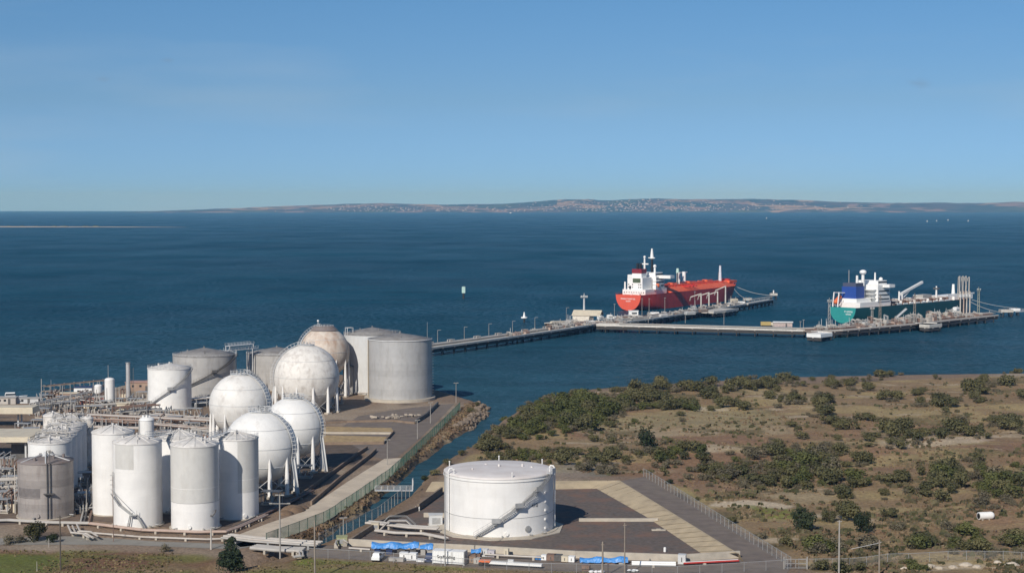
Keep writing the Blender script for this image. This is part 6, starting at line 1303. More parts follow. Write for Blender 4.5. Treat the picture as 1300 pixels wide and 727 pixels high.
for y in (-4, -1.5, 1.5, 4): MB().tube([(52, y, zd + 2.4), (L_ * .8, y, zd + 2.4)], .45, 8).build('deck_pipe', REDDECK if abs(y) > 2 else REDHULL, T)
for x in range(56, int(L_ * .84), 11): rs.box('pipe_trestle', x, x + .6, -6, 6, zd + 1.5, zd + 2.2, REDHULL)
for x in (70, 100, 132): rs.cyl('tank_dome', x, 0, zd + 1.5, zd + 4.2, 2.6, REDDECK, 2.4); rs.box('catwalk', x - 13, x + 13, -.8, .8, zd + 3.4, zd + 3.8, REDDECK)
a = rs.s_of(864.5); b = rs.s_of(871.5)
for x in (a, b): c = rs.cyl('deck_tank', x, 2, zd + 1, rs.z_of(866, 346), 1.5, SHIPWHITE); MB().box((x + 1.2, 2, rs.z_of(866, 346)), (4.4, 2.6, .8)).build('deck_tank_top', SHIPWHITE, c)
x = rs.s_of(859); c = rs.cyl('vent_mast', x, -1, zd + 1, rs.z_of(859, 346), .55, DARKSTEEL); rs.cyl('vent_head', x, -1, rs.z_of(859, 346), rs.z_of(859, 340.5), 1.4, BEACONGREEN, 1.0, c)
x = rs.s_of(914.5); c = rs.cyl('bow_mast', x, 0, zd, rs.z_of(914.5, 337), 1.5, mat('pale_blue_mast', (.62, .66, .72), .5), .8); rs.cyl('mast_shadow_side', x + .4, 1.6, zd, zd + 9, .5, DARKSTEEL, .4, c)
rs.box('forecastle', L_ * .885, L_ * .965, -6, 6, zd + .2, zd + 2.0, REDDECK); rs.box('windlass', L_ * .91, L_ * .93, -3, 3, zd + 2, zd + 3.4, REDHULL)
zd = rs.zd
for x in (78, 84, 90): rs.box('manifold', x, x + 1.2, -12.4, 0, zd + 2.6, zd + 3.8, REDHULL)
for k in range(3): rs.cyl('winch', 3 + 2 * k, 5 - 5 * k, zd - .4, zd + 1.2, .9, SHIPWHITE)
# loading arms and gangway of the red ship
for px, py, lab in [(890, 392, 'pale loading arm folded toward the red ship, nearest amidships'), (900, 390.5, 'pale loading arm reaching to the red ship deck'), (911, 389, 'slim loading arm at the red ship, third along'), (921, 387, 'white loading arm standing under the red ship bow')]:
    q = at(px, py, JZ); h_ = 14 if px > 915 else 11; t = thing('marine_loader', lab, 'loading arm', (q.x, q.y, JZ), R(58)); MB().cyl((0, 0, 0), (0, 0, h_), .6, .5, 8).build('riser', CONCJ, t); MB().bar((0, 0, h_ * .98), (-1, 7.5, h_ * .75), .6, .7).build('boom', PIPEW, t); MB().bar((-1, 7.5, h_ * .75), (-.5, 8.5, h_ * .5), .5, .5).build('drop_pipe', PIPEW, t); MB().box((0, 0, .5), (3, 3, 1)).build('base', CONC, t)
for (a, b, za, zb, lab) in [((931, 362), (949, 380), 12.5, 5.2, 'bow mooring line of the red ship to the nearer dolphin'), ((930, 360), (982, 375), 12.5, 5.0, 'long bow mooring line of the red ship to the far dolphin')]:
    p = at(*a, za - 2); q = at(*b, zb - 2); bowp = rs.o + rs.d * (L_ * .97); p = Vector((bowp.x, bowp.y, SEA + 12)); mb = MB(); n = 12
    pp = [p.lerp(q, i / n) - Vector((0, 0, 2.2 * math.sin(PI * i / n))) for i in range(n + 1)]
    mb.tube(pp, .16, 5); o = mb.build('mooring_line', ROPE); tag(o, lab, 'mooring line')
# teal ship
ts_ = Ship('teal hulled tanker with blue funnel and white deck crane, moored at right', 1069.5, 410, (.695, .719), 1229, 25, 10.4, TEALHULL, mat('teal_transom_lit', (.03, .27, .255), .5, .08, .5), 'teal_tanker')  # transom gets the lighter, lit tone of the ship's teal
zd = ts_.zd; T = ts_.t; L_ = ts_.L
ts_.deck(mat('brown_deck_paint', (.30, .14, .09), .7, .15, .3)); ts_.rail(SHIPWHITE, 0, .3)
marks(ts_.transom, 6, 6.4, 1.1, -.1, -4.5, zd - 2.7, SHIPWHITE); marks(ts_.transom, 4, 4.2, .9, -.1, -4.5, zd - 4.4, SHIPWHITE)
ts_.box('deckhouse', 6, 44, -9.5, 9.5, zd - .4, zd + 3.0, SHIPWHITE); hb = ts_.box('aft_house', 8, 26, -5.5, 9.5, zd + 3, zd + 5.4, SHIPWHITE)
fu = ts_.box('funnel', 9, 19, -4.5, 6.5, zd + 5.4, zd + 13.2, BLUEFUN); ts_.box('funnel_top', 9.5, 18.5, -4.0, 6.0, zd + 13.2, zd + 15.6, mat('dull_blue_grey', (.07, .08, .13), .7), fu)
h2 = ts_.box('bridge_house', 27, 42, -10, 10, zd + 3, zd + 14, SHIPWHITE); ts_.box('bridge_wing', 33, 40, -15, 15, zd + 12.2, zd + 14.2, SHIPWHITE); ts_.box('wheelhouse', 31, 42, -7.5, 7.5, zd + 14, zd + 16.6, SHIPWHITE)
for z in (zd + 4, zd + 6.7, zd + 9.4):
    ts_.box('window_row', 28, 41, -10.1, -10.0, z, z + .8, GLASS, h2); ts_.box('deck_ledge', 23.5, 27, -9, 9, z + 1.2, z + 1.5, SHIPWHITE, h2)
ts_.box('window_row', 31.5, 42.1, -7.6, 7.6, zd + 15, zd + 16, GLASS, h2)
mm = ts_.cyl('signal_mast', 22, -1.5, zd + 5, zd + 21.5, 1.3, SHIPWHITE, 1.0); MB().ball((22, -1.5, zd + 22.4), 2.4, 14, 8, .7).build('radar_dome', SHIPWHITE, mm)
ts_.cyl('exhaust_pipe', 14, -2, zd + 15, zd + 20.5, .9, SHIPWHITE, .8); ts_.cyl('antenna', 12, 3, zd + 15, zd + 24, .25, STEEL); ts_.cyl('bridge_mast', 33, -4, zd + 16, zd + 22, .7, SHIPWHITE, .5); MB().ball((37, -6, zd + 17.4), 1.4, 10, 6).build('small_dome', SHIPWHITE, T)
lf = MB()
for y in (4.2, 8.0): lf.bar((0.6, y, zd), (2.2, y, zd + 9.4), .6, .6); lf.bar((2.2, y, zd + 9.4), (9, y, zd + 9), .6, .6); lf.bar((0.6, y, zd), (9, y, zd + 5), .4, .4)
lf.build('lifeboat_davit', SHIPWHITE, T); lb = MB(); lb.cyl((1.2, 6.1, zd + 3.2), (6.5, 6.1, zd + 6.6), 1.5, 1.3, 12); lb.ball((1.2, 6.1, zd + 3.2), 1.5, 12, 8); lb.build('lifeboat', ORANGE, T)
x = ts_.s_of(1145); cp = ts_.cyl('crane_post', x, 0, zd - .5, zd + 6.0, 1.3, SHIPWHITE); xe = ts_.s_of(1171.5); ze = ts_.z_of(1171.5, 358)
MB().bar((x - 1.5, 0, zd + 5.6), (xe, 0, ze), 1.5, 1.5).build('crane_boom', SHIPWHITE, cp); MB().bar((x + 1, 0, zd + 2.5), (x + 11, 0, zd + 7.6), .6, .6).build('crane_ram', SHIPWHITE, cp)
ts_.cyl('deck_post', ts_.s_of(1139), -2, zd, zd + 8, .8, SHIPWHITE, .6)
for y in (-7, -4, -1.5, 1.5, 4, 7): MB().tube([(47, y, zd + 1.4 + .2 * (y % 2)), (L_ * .86, y, zd + 1.4)], .5, 7).build('deck_pipe', [SHIPWHITE, RUSTSTEEL, PIPEP][int(abs(y)) % 3], T)
for x in range(50, int(L_ * .86), 9): ts_.box('pipe_trestle', x, x + .7, -9, 9, zd - .4, zd + 2.2, SHIPWHITE if x % 2 else RUSTSTEEL)
for k in range(9): ts_.box('rail_panel', 48 + k * 8, 54 + k * 8, -12.2, -11.9, zd - .2, zd + .9, SHIPWHITE)
x0, x1 = ts_.s_of(1190), ts_.s_of(1228); ts_.box('forward_deckhouse', x0, x1 * .97, -7.5, 6.5, zd - .4, zd + 2.6, SHIPWHITE); MB().box(((x0 + x1) / 2, -7.2, zd + 3.4), ((x1 - x0) * .9, .3, 1.0)).build('bulwark', SHIPWHITE, T)
for px, pt, m, r_ in [(1189.5, 363, SHIPWHITE, .8), (1211, 360.5, SHIPWHITE, 1.5)]:
    x = ts_.s_of(px); c = ts_.cyl('deck_mast', x, 0, zd, ts_.z_of(px, pt), r_, m, r_ * .6)
    if px < 1200: MB().box((x, 0, ts_.z_of(px, pt + 3)), (2.2, 4, 1.0)).build('mast_platform', DARKSTEEL, c)
ts_.box('deck_container', ts_.s_of(1166), ts_.s_of(1177), -4, 3, zd + 2.0, zd + 4.4, PIPEG)
gw = thing('gangway', 'pale gangway sloping from the berth up to the teal ship', 'gangway', at(1137, 405, JZ)); MB().bar((0, 0, .4), (9, 9, 6.0), 1.4, .6).build('ramp', PALEGREY, gw); MB().bar((0, .6, 1.4), (9, 9.6, 7.0), .12, .12).build('handrail', PALEGREY, gw)
for i, px in enumerate((1219, 1223.2, 1227, 1231)):
    q = at(px, 400.5 - .5 * i, JZ); h_ = height_at(px, 350.5 + (1 if i == 3 else 0), q.y) - JZ
    t = thing('marine_loader', ['tall upright loading arm, left end of the four beside the teal ship', 'tall upright loading arm, second of the four at the teal ship', 'tall upright loading arm, third of the four at the teal ship', 'tall loading arm with kinked outer tube, right end of four'][i], 'loading arm', (q.x, q.y, JZ), R(46), 'upright loading arms')
    MB().box((0, 0, .6), (2.2, 2.2, 1.2)).build('base', CONC, t); MB().cyl((0, 0, 1), (0, 0, h_ * .62),   .5, .45, 8).build('riser', PIPEW if i != 1 else PIPEP, t)
    MB().cyl((.5, 1.1, h_ * .45), (.3, .8, h_), .42, .36, 8).build('inner_arm', PIPEW, t); MB().tube([(.3, .8, h_), (.6, 2.0, h_ * .97), (1.2, 2.6 + (1.4 if i == 3 else 0), h_ * .52), (.8, 1.6, h_ * .40)], .3, 6).build('outer_arm', PIPEW, t); MB().box((0, -.2, h_ * .5), (1.4, 1.4, 1.8)).build('counterweight', PALEGREY, t)
for (za, lab, tgt) in [(9, 'thick mooring line from the teal ship bow to the end dolphin', (1272, 397)), (9.5, 'upper mooring line from the teal ship bow toward the outermost dolphin', (1300, 392))]:
    bowp = ts_.o + ts_.d * (L_ * .965); p = Vector((bowp.x, bowp.y, SEA + za + 1)); q = at(*tgt, 2.5); n = 12; pp = [p.lerp(q, i / n) - Vector((0, 0, 1.5 * math.sin(PI * i / n))) for i in range(n + 1)]
    o = MB().tube(pp, .2 if za == 9 else .13, 5).build('mooring_line', ROPE); tag(o, lab, 'mooring line')
# ------------------------------------------------------------------ beacons, buoys, boats
q = at(588.5, 379, SEA); bc = thing('channel_beacon', 'pale green channel beacon on a dark pile out in the bay', 'beacon', q); zt = height_at(588.5, 363.5, q.y) - SEA
MB().cyl((0, 0, -2), (0, 0, zt * .45), .9, .8, 10).build('pile', DARKPILE, bc); MB().box((0, 0, zt * .72), (2.8, 2.0, zt * .52)).build('daymark', BEACONGREEN, bc); MB().cyl((.3, 0, zt * .96), (.3, 0, zt * 1.05), .3, n=8).build('lantern', DARKSTEEL, bc)
q = at(665.5, 409, SEA); by = thing('channel_light', 'small white pile light near the middle of the approach jetty', 'pile light', q)
MB().cyl((0, 0, -2), (0, 0, 2.8), .6, n=8).build('pile', DARKPILE, by); MB().cyl((0, 0, 2.8), (0, 0, 3.6), 2.2, 2.2, 12).build('platform', SHIPWHITE, by); MB().cyl((0, 0, 3.6), (0, 0, 6.8), .9, .3, 8).build('lantern', SHIPWHITE, by)
q = at(14.5, 508, SEA); lb = thing('moored_launch', 'small white launch moored by the shore beyond the cream canopy', 'boat', (q.x, q.y, SEA), R(12))
mb = MB(); hp = [(-5, 1.3), (3, 1.5), (6, .1)]; mb.add([(-5, -1.3, 1.4), (3, -1.5, 1.6), (6.2, 0, 2.0), (3, 1.5, 1.6), (-5, 1.3, 1.4), (-5, -.9, -.3), (3, -.9, -.3), (5, 0, -.3), (3, .9, -.3), (-5, .9, -.3)], [(0, 1, 2, 3, 4), (0, 5, 6, 1), (1, 6, 7, 2), (2, 7, 8, 3), (3, 8, 9, 4), (4, 9, 5, 0)]); mb.build('hull', SHIPWHITE, lb)
MB().box((-.4, 0, 2.4), (4.2, 2.2, 1.6), 0, .85).build('cabin', SHIPWHITE, lb); MB().box((-.2, 0, 2.5), (4.0, 2.24, .7), 0, .92).build('windows', GLASS, lb)
for px, py, lab in [(1177, 281.6, 'tiny white sailboat far out, leftmost of the four near the hills at right'), (1189, 281, 'tiny white sailboat far out, brightest of the four at right'), (1203.5, 280, 'tiny white sailboat far out, right of the brightest one'), (1229, 281, 'tiny white sailboat far out, alone at the right end of the four'), (973, 277.5, 'tiny white sailboat far out below the middle of the hills'), (648, 270.6, 'tiny white ferry far out at the foot of the distant hills')]:
    q = at(px, py, SEA); t = thing('sailboat' if px > 700 else 'ferry', lab, 'sailboat' if px > 700 else 'ferry', q); s_ = .6 if px > 700 else 2.0
    mb = MB(); mb.box((0, 0, .8), (9 * s_, 3 * s_, 1.6 * s_)); mb.build('hull', SHIPWHITE, t)
    if px > 700: mb = MB(); mb.add([(-2, 0, 1), (2.2, .1, 1), (.3, .2, 8.5), (-2, .2, 1), (2.2, .3, 1), (.3, .35, 8.5)], [(0, 1, 2), (5, 4, 3), (0, 2, 5, 3), (1, 4, 5, 2)]); mb.build('sail', SHIPWHITE, t)
    else: MB().box((0, 0, 4), (16, 5, 6)).build('house', SHIPWHITE, t)
# ------------------------------------------------------------------ shrubs and trees
def leaf_mat(name, c1, c2, rnd=.3):
    m = bpy.data.materials.new(name); m.use_nodes = True; MATS[name] = m; nt = m.node_tree; N = nt.nodes; L = nt.links; b = N['Principled BSDF']; b.inputs['Roughness'].default_value = .75; b.inputs['Specular IOR Level'].default_value = .25
    tc = N.new('ShaderNodeTexCoord'); n = N.new('ShaderNodeTexNoise'); n.inputs['Scale'].default_value = .9; n.inputs['Detail'].default_value = 3; L.new(tc.outputs['Object'], n.inputs['Vector'])
    oi = N.new('ShaderNodeObjectInfo'); ad = N.new('ShaderNodeMath'); ad.operation = 'MULTIPLY_ADD'; L.new(oi.outputs['Random'], ad.inputs[0]); ad.inputs[1].default_value = .5; L.new(n.outputs['Fac'], ad.inputs[2])
    mr = N.new('ShaderNodeMapRange'); mr.inputs['From Min'].default_value = .45; mr.inputs['From Max'].default_value = 1.05; L.new(ad.outputs[0], mr.inputs['Value'])
    mx = N.new('ShaderNodeMix'); mx.data_type = 'RGBA'; mx.inputs[6].default_value = (*c1, 1); mx.inputs[7].default_value = (*c2, 1); L.new(mr.outputs['Result'], mx.inputs['Factor']); L.new(mx.outputs[2], b.inputs['Base Color'])
    return m
LEAF = leaf_mat('dark_coastal_foliage', (.066, .068, .030), (.14, .126, .056)); LEAFG = leaf_mat('green_foliage', (.064, .074, .024), (.115, .12, .038)); LEAFO = leaf_mat('grey_olive_foliage', (.10, .088, .056), (.17, .145, .092)); LEAFD = leaf_mat('deep_green_foliage', (.022, .032, .014), (.04, .052, .022))
def crown_mesh(name, seed, n, leaf, m, wide=1.0, lobes=7, cone=False):
    """unit crown: about 2 wide, 1.6 tall, standing on z = 0"""
    rr = random.Random(seed); mb = MB(); L_ = []
    for k in range(lobes):
        a = rr.uniform(0, 6.28); d = rr.uniform(.15, .62); L_.append((math.cos(a) * d, math.sin(a) * d, rr.uniform(.35, .95), rr.uniform(.32, .52)))
    L_.append((0, 0, .75, .6))
    if cone: L_ = [(rr.uniform(-.1, .1), rr.uniform(-.1, .1), z, .62 * (1.0 - .72 * (z - .3) / 1.6)) for z in (.35, .6, .85, 1.1, 1.35, 1.6, 1.8)] + [(.34 * math.cos(k), .34 * math.sin(k), .3 + .07 * k, .34 - .012 * k) for k in range(13)]
    for i in range(n):
        cx_, cy_, cz_, r_ = rr.choice(L_); v = Vector((rr.gauss(0, 1), rr.gauss(0, 1), rr.gauss(.15, 1))).normalized(); q = r_ * (rr.random() ** .35) * rr.uniform(.9, 1.1)
        p = Vector((cx_, cy_, cz_)) + v * q; p.z = max(.02, p.z)
        nrm = (v + Vector((rr.gauss(0, .45), rr.gauss(0, .45), rr.gauss(.1, .45)))).normalized(); u = nrm.orthogonal().normalized(); w_ = nrm.cross(u); t = rr.uniform(0, 6.28)
        u, w_ = u * math.cos(t) + w_ * math.sin(t), w_ * math.cos(t) - u * math.sin(t); s_ = leaf * rr.uniform(.6, 1.3)
        mb.add([p - u * s_, p + w_ * s_ * .55 + nrm * s_ * .2, p + u * s_, p - w_ * s_ * .55 + nrm * s_ * .12], [(0, 1, 2, 3)], True)
    for k in range(4):
        a = rr.uniform(0, 6.28); mb.cyl((0, 0, -.15), (math.cos(a) * .35, math.sin(a) * .35, .7), .035, .015, 5)
    me = bpy.data.meshes.new(name); me.from_pydata([tuple(v) for v in mb.v], [], mb.f); me.polygons.foreach_set('use_smooth', mb.sm); me.materials.append(m); return me
PROTO = {'d': [crown_mesh('shrub', i, 620, .105, LEAF) for i in range(5)], 'g': [crown_mesh('shrub', 20 + i, 620, .105, LEAFG) for i in range(4)], 'o': [crown_mesh('shrub', 40 + i, 480, .10, LEAFO, lobes=9) for i in range(4)], 'k': [crown_mesh('shrub', 60 + i, 900, .09, LEAFD) for i in range(2)]}
VG = {
 'mouth': ('olive green shrub in the dense thicket beside the creek mouth', 'shrubs of the creek mouth thicket'),
 'shore': ('dark shrub along the seaward edge of the heath', 'shrubs along the seaward edge of the heath'),
 'back': ('dark shrub scattered over the bare ground between creek mouth and bund', 'shrubs scattered behind the squat tank'),
 'mid': ('grey green shrub in the large thicket at the middle of the heath', 'shrubs of the large middle thicket'),
 'line': ('dark shrub in the broken line across the middle of the heath', 'shrubs of the broken line across the heath'),
 'rclump': ('dark green shrub in the dense clumps at the right edge', 'shrubs of the clumps at the right edge'),
 'front': ('shrub among the scrub in front of the large middle thicket', 'shrubs in the front right scrub'),
}
rr = random.Random(11); NSHRUB = 0; SPEC = []
def shrub(px, py, wpx, kind, zone, hr=.72, label=None, group=None):
    global NSHRUB
    q = at(px, py, .6); z = gz(q.x, q.y); q = at(px, py, z); z = gz(q.x, q.y); s_ = wpx * mpp(q) / 2
    me = rr.choice(PROTO[kind]); NSHRUB += 1
    if not label: SPEC.append((wpx, me, (q.x, q.y, z - .05), rr.uniform(0, 6.28), (s_ * rr.uniform(.9, 1.1), s_ * rr.uniform(.95, 1.4), s_ * hr * 1.15 * rr.uniform(.8, 1.15)), zone)); return
    o = bpy.data.objects.new('coastal_shrub', me); COL.objects.link(o); o.location = (q.x, q.y, z - .05); o.rotation_euler = (0, 0, rr.uniform(0, 6.28))
    o.scale = (s_ * rr.uniform(.9, 1.1), s_ * rr.uniform(.95, 1.4), s_ * hr * 1.15 * rr.uniform(.8, 1.15))
    tag(o, label, 'shrub', group); return o
# clusters: box in the photograph, number, mean width in pixels, kinds
CL = [
 # creek mouth thicket
 ('mouth', 648, 533, 690, 551, 12, 18, 'dgg'), ('mouth', 664, 515, 705, 533, 12, 18, 'dgg'), ('mouth', 690, 503, 760, 516, 16, 18, 'dgg'), ('mouth', 700, 514, 785, 530, 20, 19, 'ggd'), ('mouth', 700, 528, 770, 546, 14, 20, 'ggd'), ('mouth', 690, 520, 745, 540, 8, 20, 'g'),
 ('mouth', 604, 552, 645, 575, 10, 16, 'd'), ('mouth', 625, 543, 655, 556, 6, 16, 'd'), ('mouth', 760, 506, 800, 522, 7, 18, 'dg'),
 ('shore', 776, 486, 790, 488, 2, 14, 'd'), ('shore', 797, 488, 834, 497, 6, 16, 'd'), ('shore', 830, 488, 895, 498, 8, 18, 'd'), ('shore', 898, 484, 985, 497, 13, 18, 'd'), ('shore', 781, 500, 855, 511, 9, 18, 'dd'), ('line', 794, 512, 963, 521, 16, 18, 'dgd'), ('shore', 895, 498, 925, 508, 4, 16, 'd'), ('shore', 973, 501, 988, 505, 1, 15, 'd'),
 ('back', 600, 570, 660, 590, 5, 15, 'd'), ('back', 640, 565, 720, 588, 11, 16, 'dg'), ('back', 700, 570, 800, 589, 14, 17, 'd'), ('back', 745, 555, 790, 562, 4, 12, 'do'), ('back', 828, 562, 898, 590, 9, 20, 'dg'), ('back', 770, 560, 830, 575, 5, 13, 'o'), ('back', 703, 590, 780, 607, 7, 15, 'o'), ('back', 800, 585, 880, 600, 5, 12, 'od'),
 ('mid', 900, 590, 960, 615, 10, 20, 'dod'), ('mid', 945, 566, 1000, 590, 10, 20, 'do'), ('mid', 960, 580, 1066, 618, 24, 22, 'dogd'), ('mid', 1000, 568, 1050, 590, 10, 20, 'do'), ('mid', 884, 592, 920, 604, 4, 18, 'd'),
 ('shore', 966, 488, 986, 495, 2, 15, 'd'), ('shore', 991, 481, 1016, 487, 2, 15, 'd'), ('shore', 1027, 482, 1088, 495, 7, 15, 'do'), ('shore', 1087, 490, 1107, 495, 2, 14, 'd'), ('shore', 1108, 474, 1143, 478, 4, 12, 'd'), ('shore', 972, 503, 987, 507, 1, 16, 'd'), ('shore', 991, 502, 1025, 512, 4, 19, 'd'), ('shore', 1022, 506, 1055, 518, 4, 20, 'd'),
 ('line', 1032, 520, 1060, 528, 4, 17, 'd'), ('line', 1046, 533, 1082, 545, 5, 17, 'd'), ('line', 1119, 500, 1143, 508, 3, 16, 'd'), ('line', 1158, 496, 1176, 503, 2, 15, 'd'), ('line', 1160, 506, 1214, 519, 6, 18, 'd'), ('shore', 1184, 479, 1195, 482, 1, 12, 'd'), ('rclump', 1224, 484, 1257, 506, 8, 17, 'd'), ('shore', 1235, 480, 1262, 488, 3, 15, 'd'), ('shore', 1268, 486, 1286, 492, 2, 16, 'd'), ('shore', 1280, 500, 1305, 506, 3, 15, 'd'), ('shore', 1225, 470, 1300, 474, 5, 11, 'd'),
 ('line', 1090, 534, 1112, 540, 2, 16, 'd'), ('line', 1112, 542, 1143, 557, 5, 19, 'd'), ('line', 1143, 536, 1203, 559, 9, 20, 'dd'), ('line', 1204, 540, 1235, 553, 4, 22, 'd'), ('rclump', 1239, 532, 1289, 541, 6, 17, 'd'), ('rclump', 1275, 540, 1310, 549, 4, 20, 'd'), ('line', 1225, 550, 1262, 556, 3, 16, 'd'), ('line', 1057, 556, 1070, 560, 1, 14, 'd'), ('line', 1012, 553, 1026, 558, 1, 16, 'd'), ('line', 1000, 540, 1013, 544, 1, 14, 'd'), ('line', 1097, 556, 1116, 566, 2, 15, 'd'),
 ('line', 1126, 556, 1150, 568, 2, 17, 'd'), ('line', 1056, 572, 1076, 580, 2, 16, 'd'), ('line', 1079, 581, 1107, 588, 3, 18, 'd'), ('rclump', 1187, 588, 1228, 621, 10, 24, 'dg'), ('rclump', 1230, 582, 1251, 588, 2, 18, 'd'), ('rclump', 1240, 598, 1305, 632, 15, 24, 'dgo'), ('front', 1072, 604, 1118, 618, 5, 22, 'dg'), ('front', 1122, 606, 1152, 615, 3, 19, 'd'), ('front', 1165, 598, 1178, 606, 1, 14, 'd'), ('front', 1060, 622, 1088, 632, 3, 20, 'd'), ('front', 1142, 624, 1159, 629, 1, 19, 'd'), ('front', 1114, 625, 1128, 630, 1, 15, 'd'), ('front', 1170, 618, 1214, 636, 4, 20, 'dg'),
 ('front', 922, 660, 937, 665, 1, 13, 'd'), ('front', 984, 686, 1004, 695, 2, 17, 'dg'), ('front', 1026, 684, 1085, 704, 6, 24, 'og'), ('front', 1086, 690, 1118, 700, 3, 20, 'o'), ('front', 1149, 682, 1200, 699, 6, 24, 'dg'), ('front', 1208, 680, 1250, 706, 6, 26, 'dg'), ('front', 1214, 668, 1250, 680, 3, 20, 'g'), ('front', 1275, 678, 1305, 694, 3, 22, 'dg'), ('front', 1116, 652, 1132, 658, 1, 18, 'd'), ('front', 1034, 718, 1054, 724, 2, 20, 'd'), ('front', 1152, 715, 1175, 724, 2, 20, 'g'), ('front', 1237, 634, 1263, 643, 2, 18, 'o'), ('front', 1130, 668, 1145, 674, 1, 18, 'o'), ('front', 1250, 692, 1272, 704, 2, 18, 'o'), ('front', 955, 676, 975, 684, 1, 15, 'o'), ('front', 1060, 715, 1110, 727, 3, 20, 'd')]
for zone, x0, y0, x1, y1, n, wpx, kinds in CL:
    for i in range(n):
        wv_ = wpx * 1.28 * rr.uniform(.72, 1.3); shrub(rr.uniform(x0 + 3, x1 - 3), rr.uniform(y0 + .35 * (y1 - y0), y1 + .5), wv_, rr.choice(kinds), zone)
XTRA = []
for zone, x0, y0, x1, y1, n, wpx, kinds in CL:
    for i in range(int(n * {'mouth': 3.2, 'mid': 3.4, 'rclump': 2.0, 'shore': 1.8}.get(zone, 1.2))): shrub(rr.gauss((x0 + x1) / 2, (x1 - x0) * .36), min(724, rr.gauss((y0 + y1) / 2 + 2, (y1 - y0) * .34 + 1.5)), wpx * rr.uniform(.45, 1.0), rr.choice(kinds + 'oo'), zone, .62)
# shrubs that stand alone
shrub(820, 569, 30, 'k', '', 1.0, 'round very dark shrub standing alone between squat tank and central thicket')
shrub(850.5, 613.5, 13, 'k', '', .8, 'small dark shrub by the back corner of the chain link fence')
shrub(885, 635, 9, 'd', '', .8, 'tiny dark shrub between the bund road fence and the sandy track')
shrub(929, 664, 14, 'd', '', .7, 'low dark shrub on the grass beside the bund road fence')
shrub(865, 534, 12, 'o', '', .8, 'brown dead looking shrub on the pale grass by the long shrub line')
def tree(name, label, px, py, wpx, hpx, mat_, seed, cone=False, n=1600, leaf=.075):
    q = at(px, py, 0); z = gz(q.x, q.y); q = at(px, py, z); s_ = wpx * mpp(q) / 2; h_ = hpx * mpp(q); t = thing(name, label, 'tree', (q.x, q.y, z))
    me = crown_mesh('crown', seed, n, leaf, mat_, lobes=9, cone=cone); c = bpy.data.objects.new('crown', me); COL.objects.link(c); c.parent = t; c.scale = (s_, s_, h_ / (2.05 if cone else 1.5)); c.location = (0, 0, .1)
    MB().cyl((0, 0, -.2), (0, 0, h_ * .6), .28, .12, 8).build('trunk', BARK, t)
    for k in range(3): a = k * 2.1 + seed; MB().cyl((0, 0, h_ * .25), (s_ * .5 * math.cos(a), s_ * .5 * math.sin(a), h_ * .6), .14, .05, 6).build('limb', BARK, t)
    return t
tree('round_tree', 'big rounded dark tree at front right, beyond the bund road fence', 1019, 673, 38, 33, LEAFD, 71, n=2200)
tree('round_tree', 'dark spreading tree right of the big rounded one', 1095, 676, 30, 30, LEAFD, 72, n=1900)
tree('olive_tree', 'grey olive spreading tree behind the pale pole at front right', 1074, 660, 42, 32, LEAF, 73, n=2200)
tree('olive_tree', 'low olive tree just left of the dark spreading tree', 1052, 663, 26, 18, LEAF, 74, n=1400)
tree('conical_tree', 'dark conical tree beside the pipe bridge over the creek', 293, 725, 58, 45, leaf_mat('dark_conifer_foliage', (.018, .03, .014), (.045, .06, .026)), 75, True, 4600, .06)
tree('round_tree', 'dark olive bush like tree at the foot of the weathered grey tank', 47, 686, 36, 28, leaf_mat('brown_olive_foliage', (.045, .045, .018), (.075, .07, .028)), 76, n=2000)
for i, (px, py, w_, k, lab) in enumerate([(12, 690, 24, 'o', 'low grey green bush at the frame edge left of the olive tree'), (26, 688, 20, 'o', 'low grey green bush tucked left of the olive tree'), (68, 688, 20, 'k', 'low dark bush right of the olive tree by the white float'), (210, 700, 18, 'o', 'small brown bush on the front grass before the kerb'), (748 - 180, 590, 14, 'd', 'dark bush on the creek bank just behind the squat tank'), (540, 607, 14, 'k', 'dark bush on the creek bank at the end of the footbridge'), (552, 603, 15, 'd', 'dark bush on the creek bank above the footbridge'), (585, 578, 13, 'd', 'dark bush at the creek edge above the squat tank'), (597, 523, 13, 'd', 'dark bush among rocks on the stony point'), (606, 516, 11, 'd', 'smaller bush near the tip of the stony point')]): shrub(px, py, w_, k, '', .8, lab)
# the clusters: the 275 largest as shrubs of their own, the rest as one thicket
SPEC.sort(key=lambda s_: -s_[0])
for wpx, me, loc, rz, sc, zone in SPEC[:275]:
    o = bpy.data.objects.new('coastal_shrub', me); COL.objects.link(o); o.location = loc; o.rotation_euler = (0, 0, rz); o.scale = sc; tag(o, VG[zone][0], 'shrub', VG[zone][1])
vs_, fs_, mi_ = [], [], []; mset = [LEAF, LEAFG, LEAFO, LEAFD]; base_ = 0
for wpx, me, loc, rz, sc, zone in SPEC[275:]:
    co = np.empty(len(me.vertices) * 3, np.float32); me.vertices.foreach_get('co', co); co = co.reshape(-1, 3) * np.array(sc); c_, s_ = math.cos(rz), math.sin(rz)
    vs_.append(np.stack([co[:, 0] * c_ - co[:, 1] * s_ + loc[0], co[:, 0] * s_ + co[:, 1] * c_ + loc[1], co[:, 2] + loc[2]], 1))
    k = mset.index(me.materials[0])
    for p in me.polygons: fs_.append([base_ + v for v in p.vertices]); mi_.append(k)
    base_ += len(me.vertices)
me = bpy.data.meshes.new('thicket'); me.from_pydata(np.concatenate(vs_).tolist(), [], fs_)
for m in mset: me.materials.append(m)
me.polygons.foreach_set('material_index', mi_); o = bpy.data.objects.new('thicket', me); COL.objects.link(o); tag(o, 'smaller shrubs filling the thickets of the heath', 'thicket', kind='stuff')
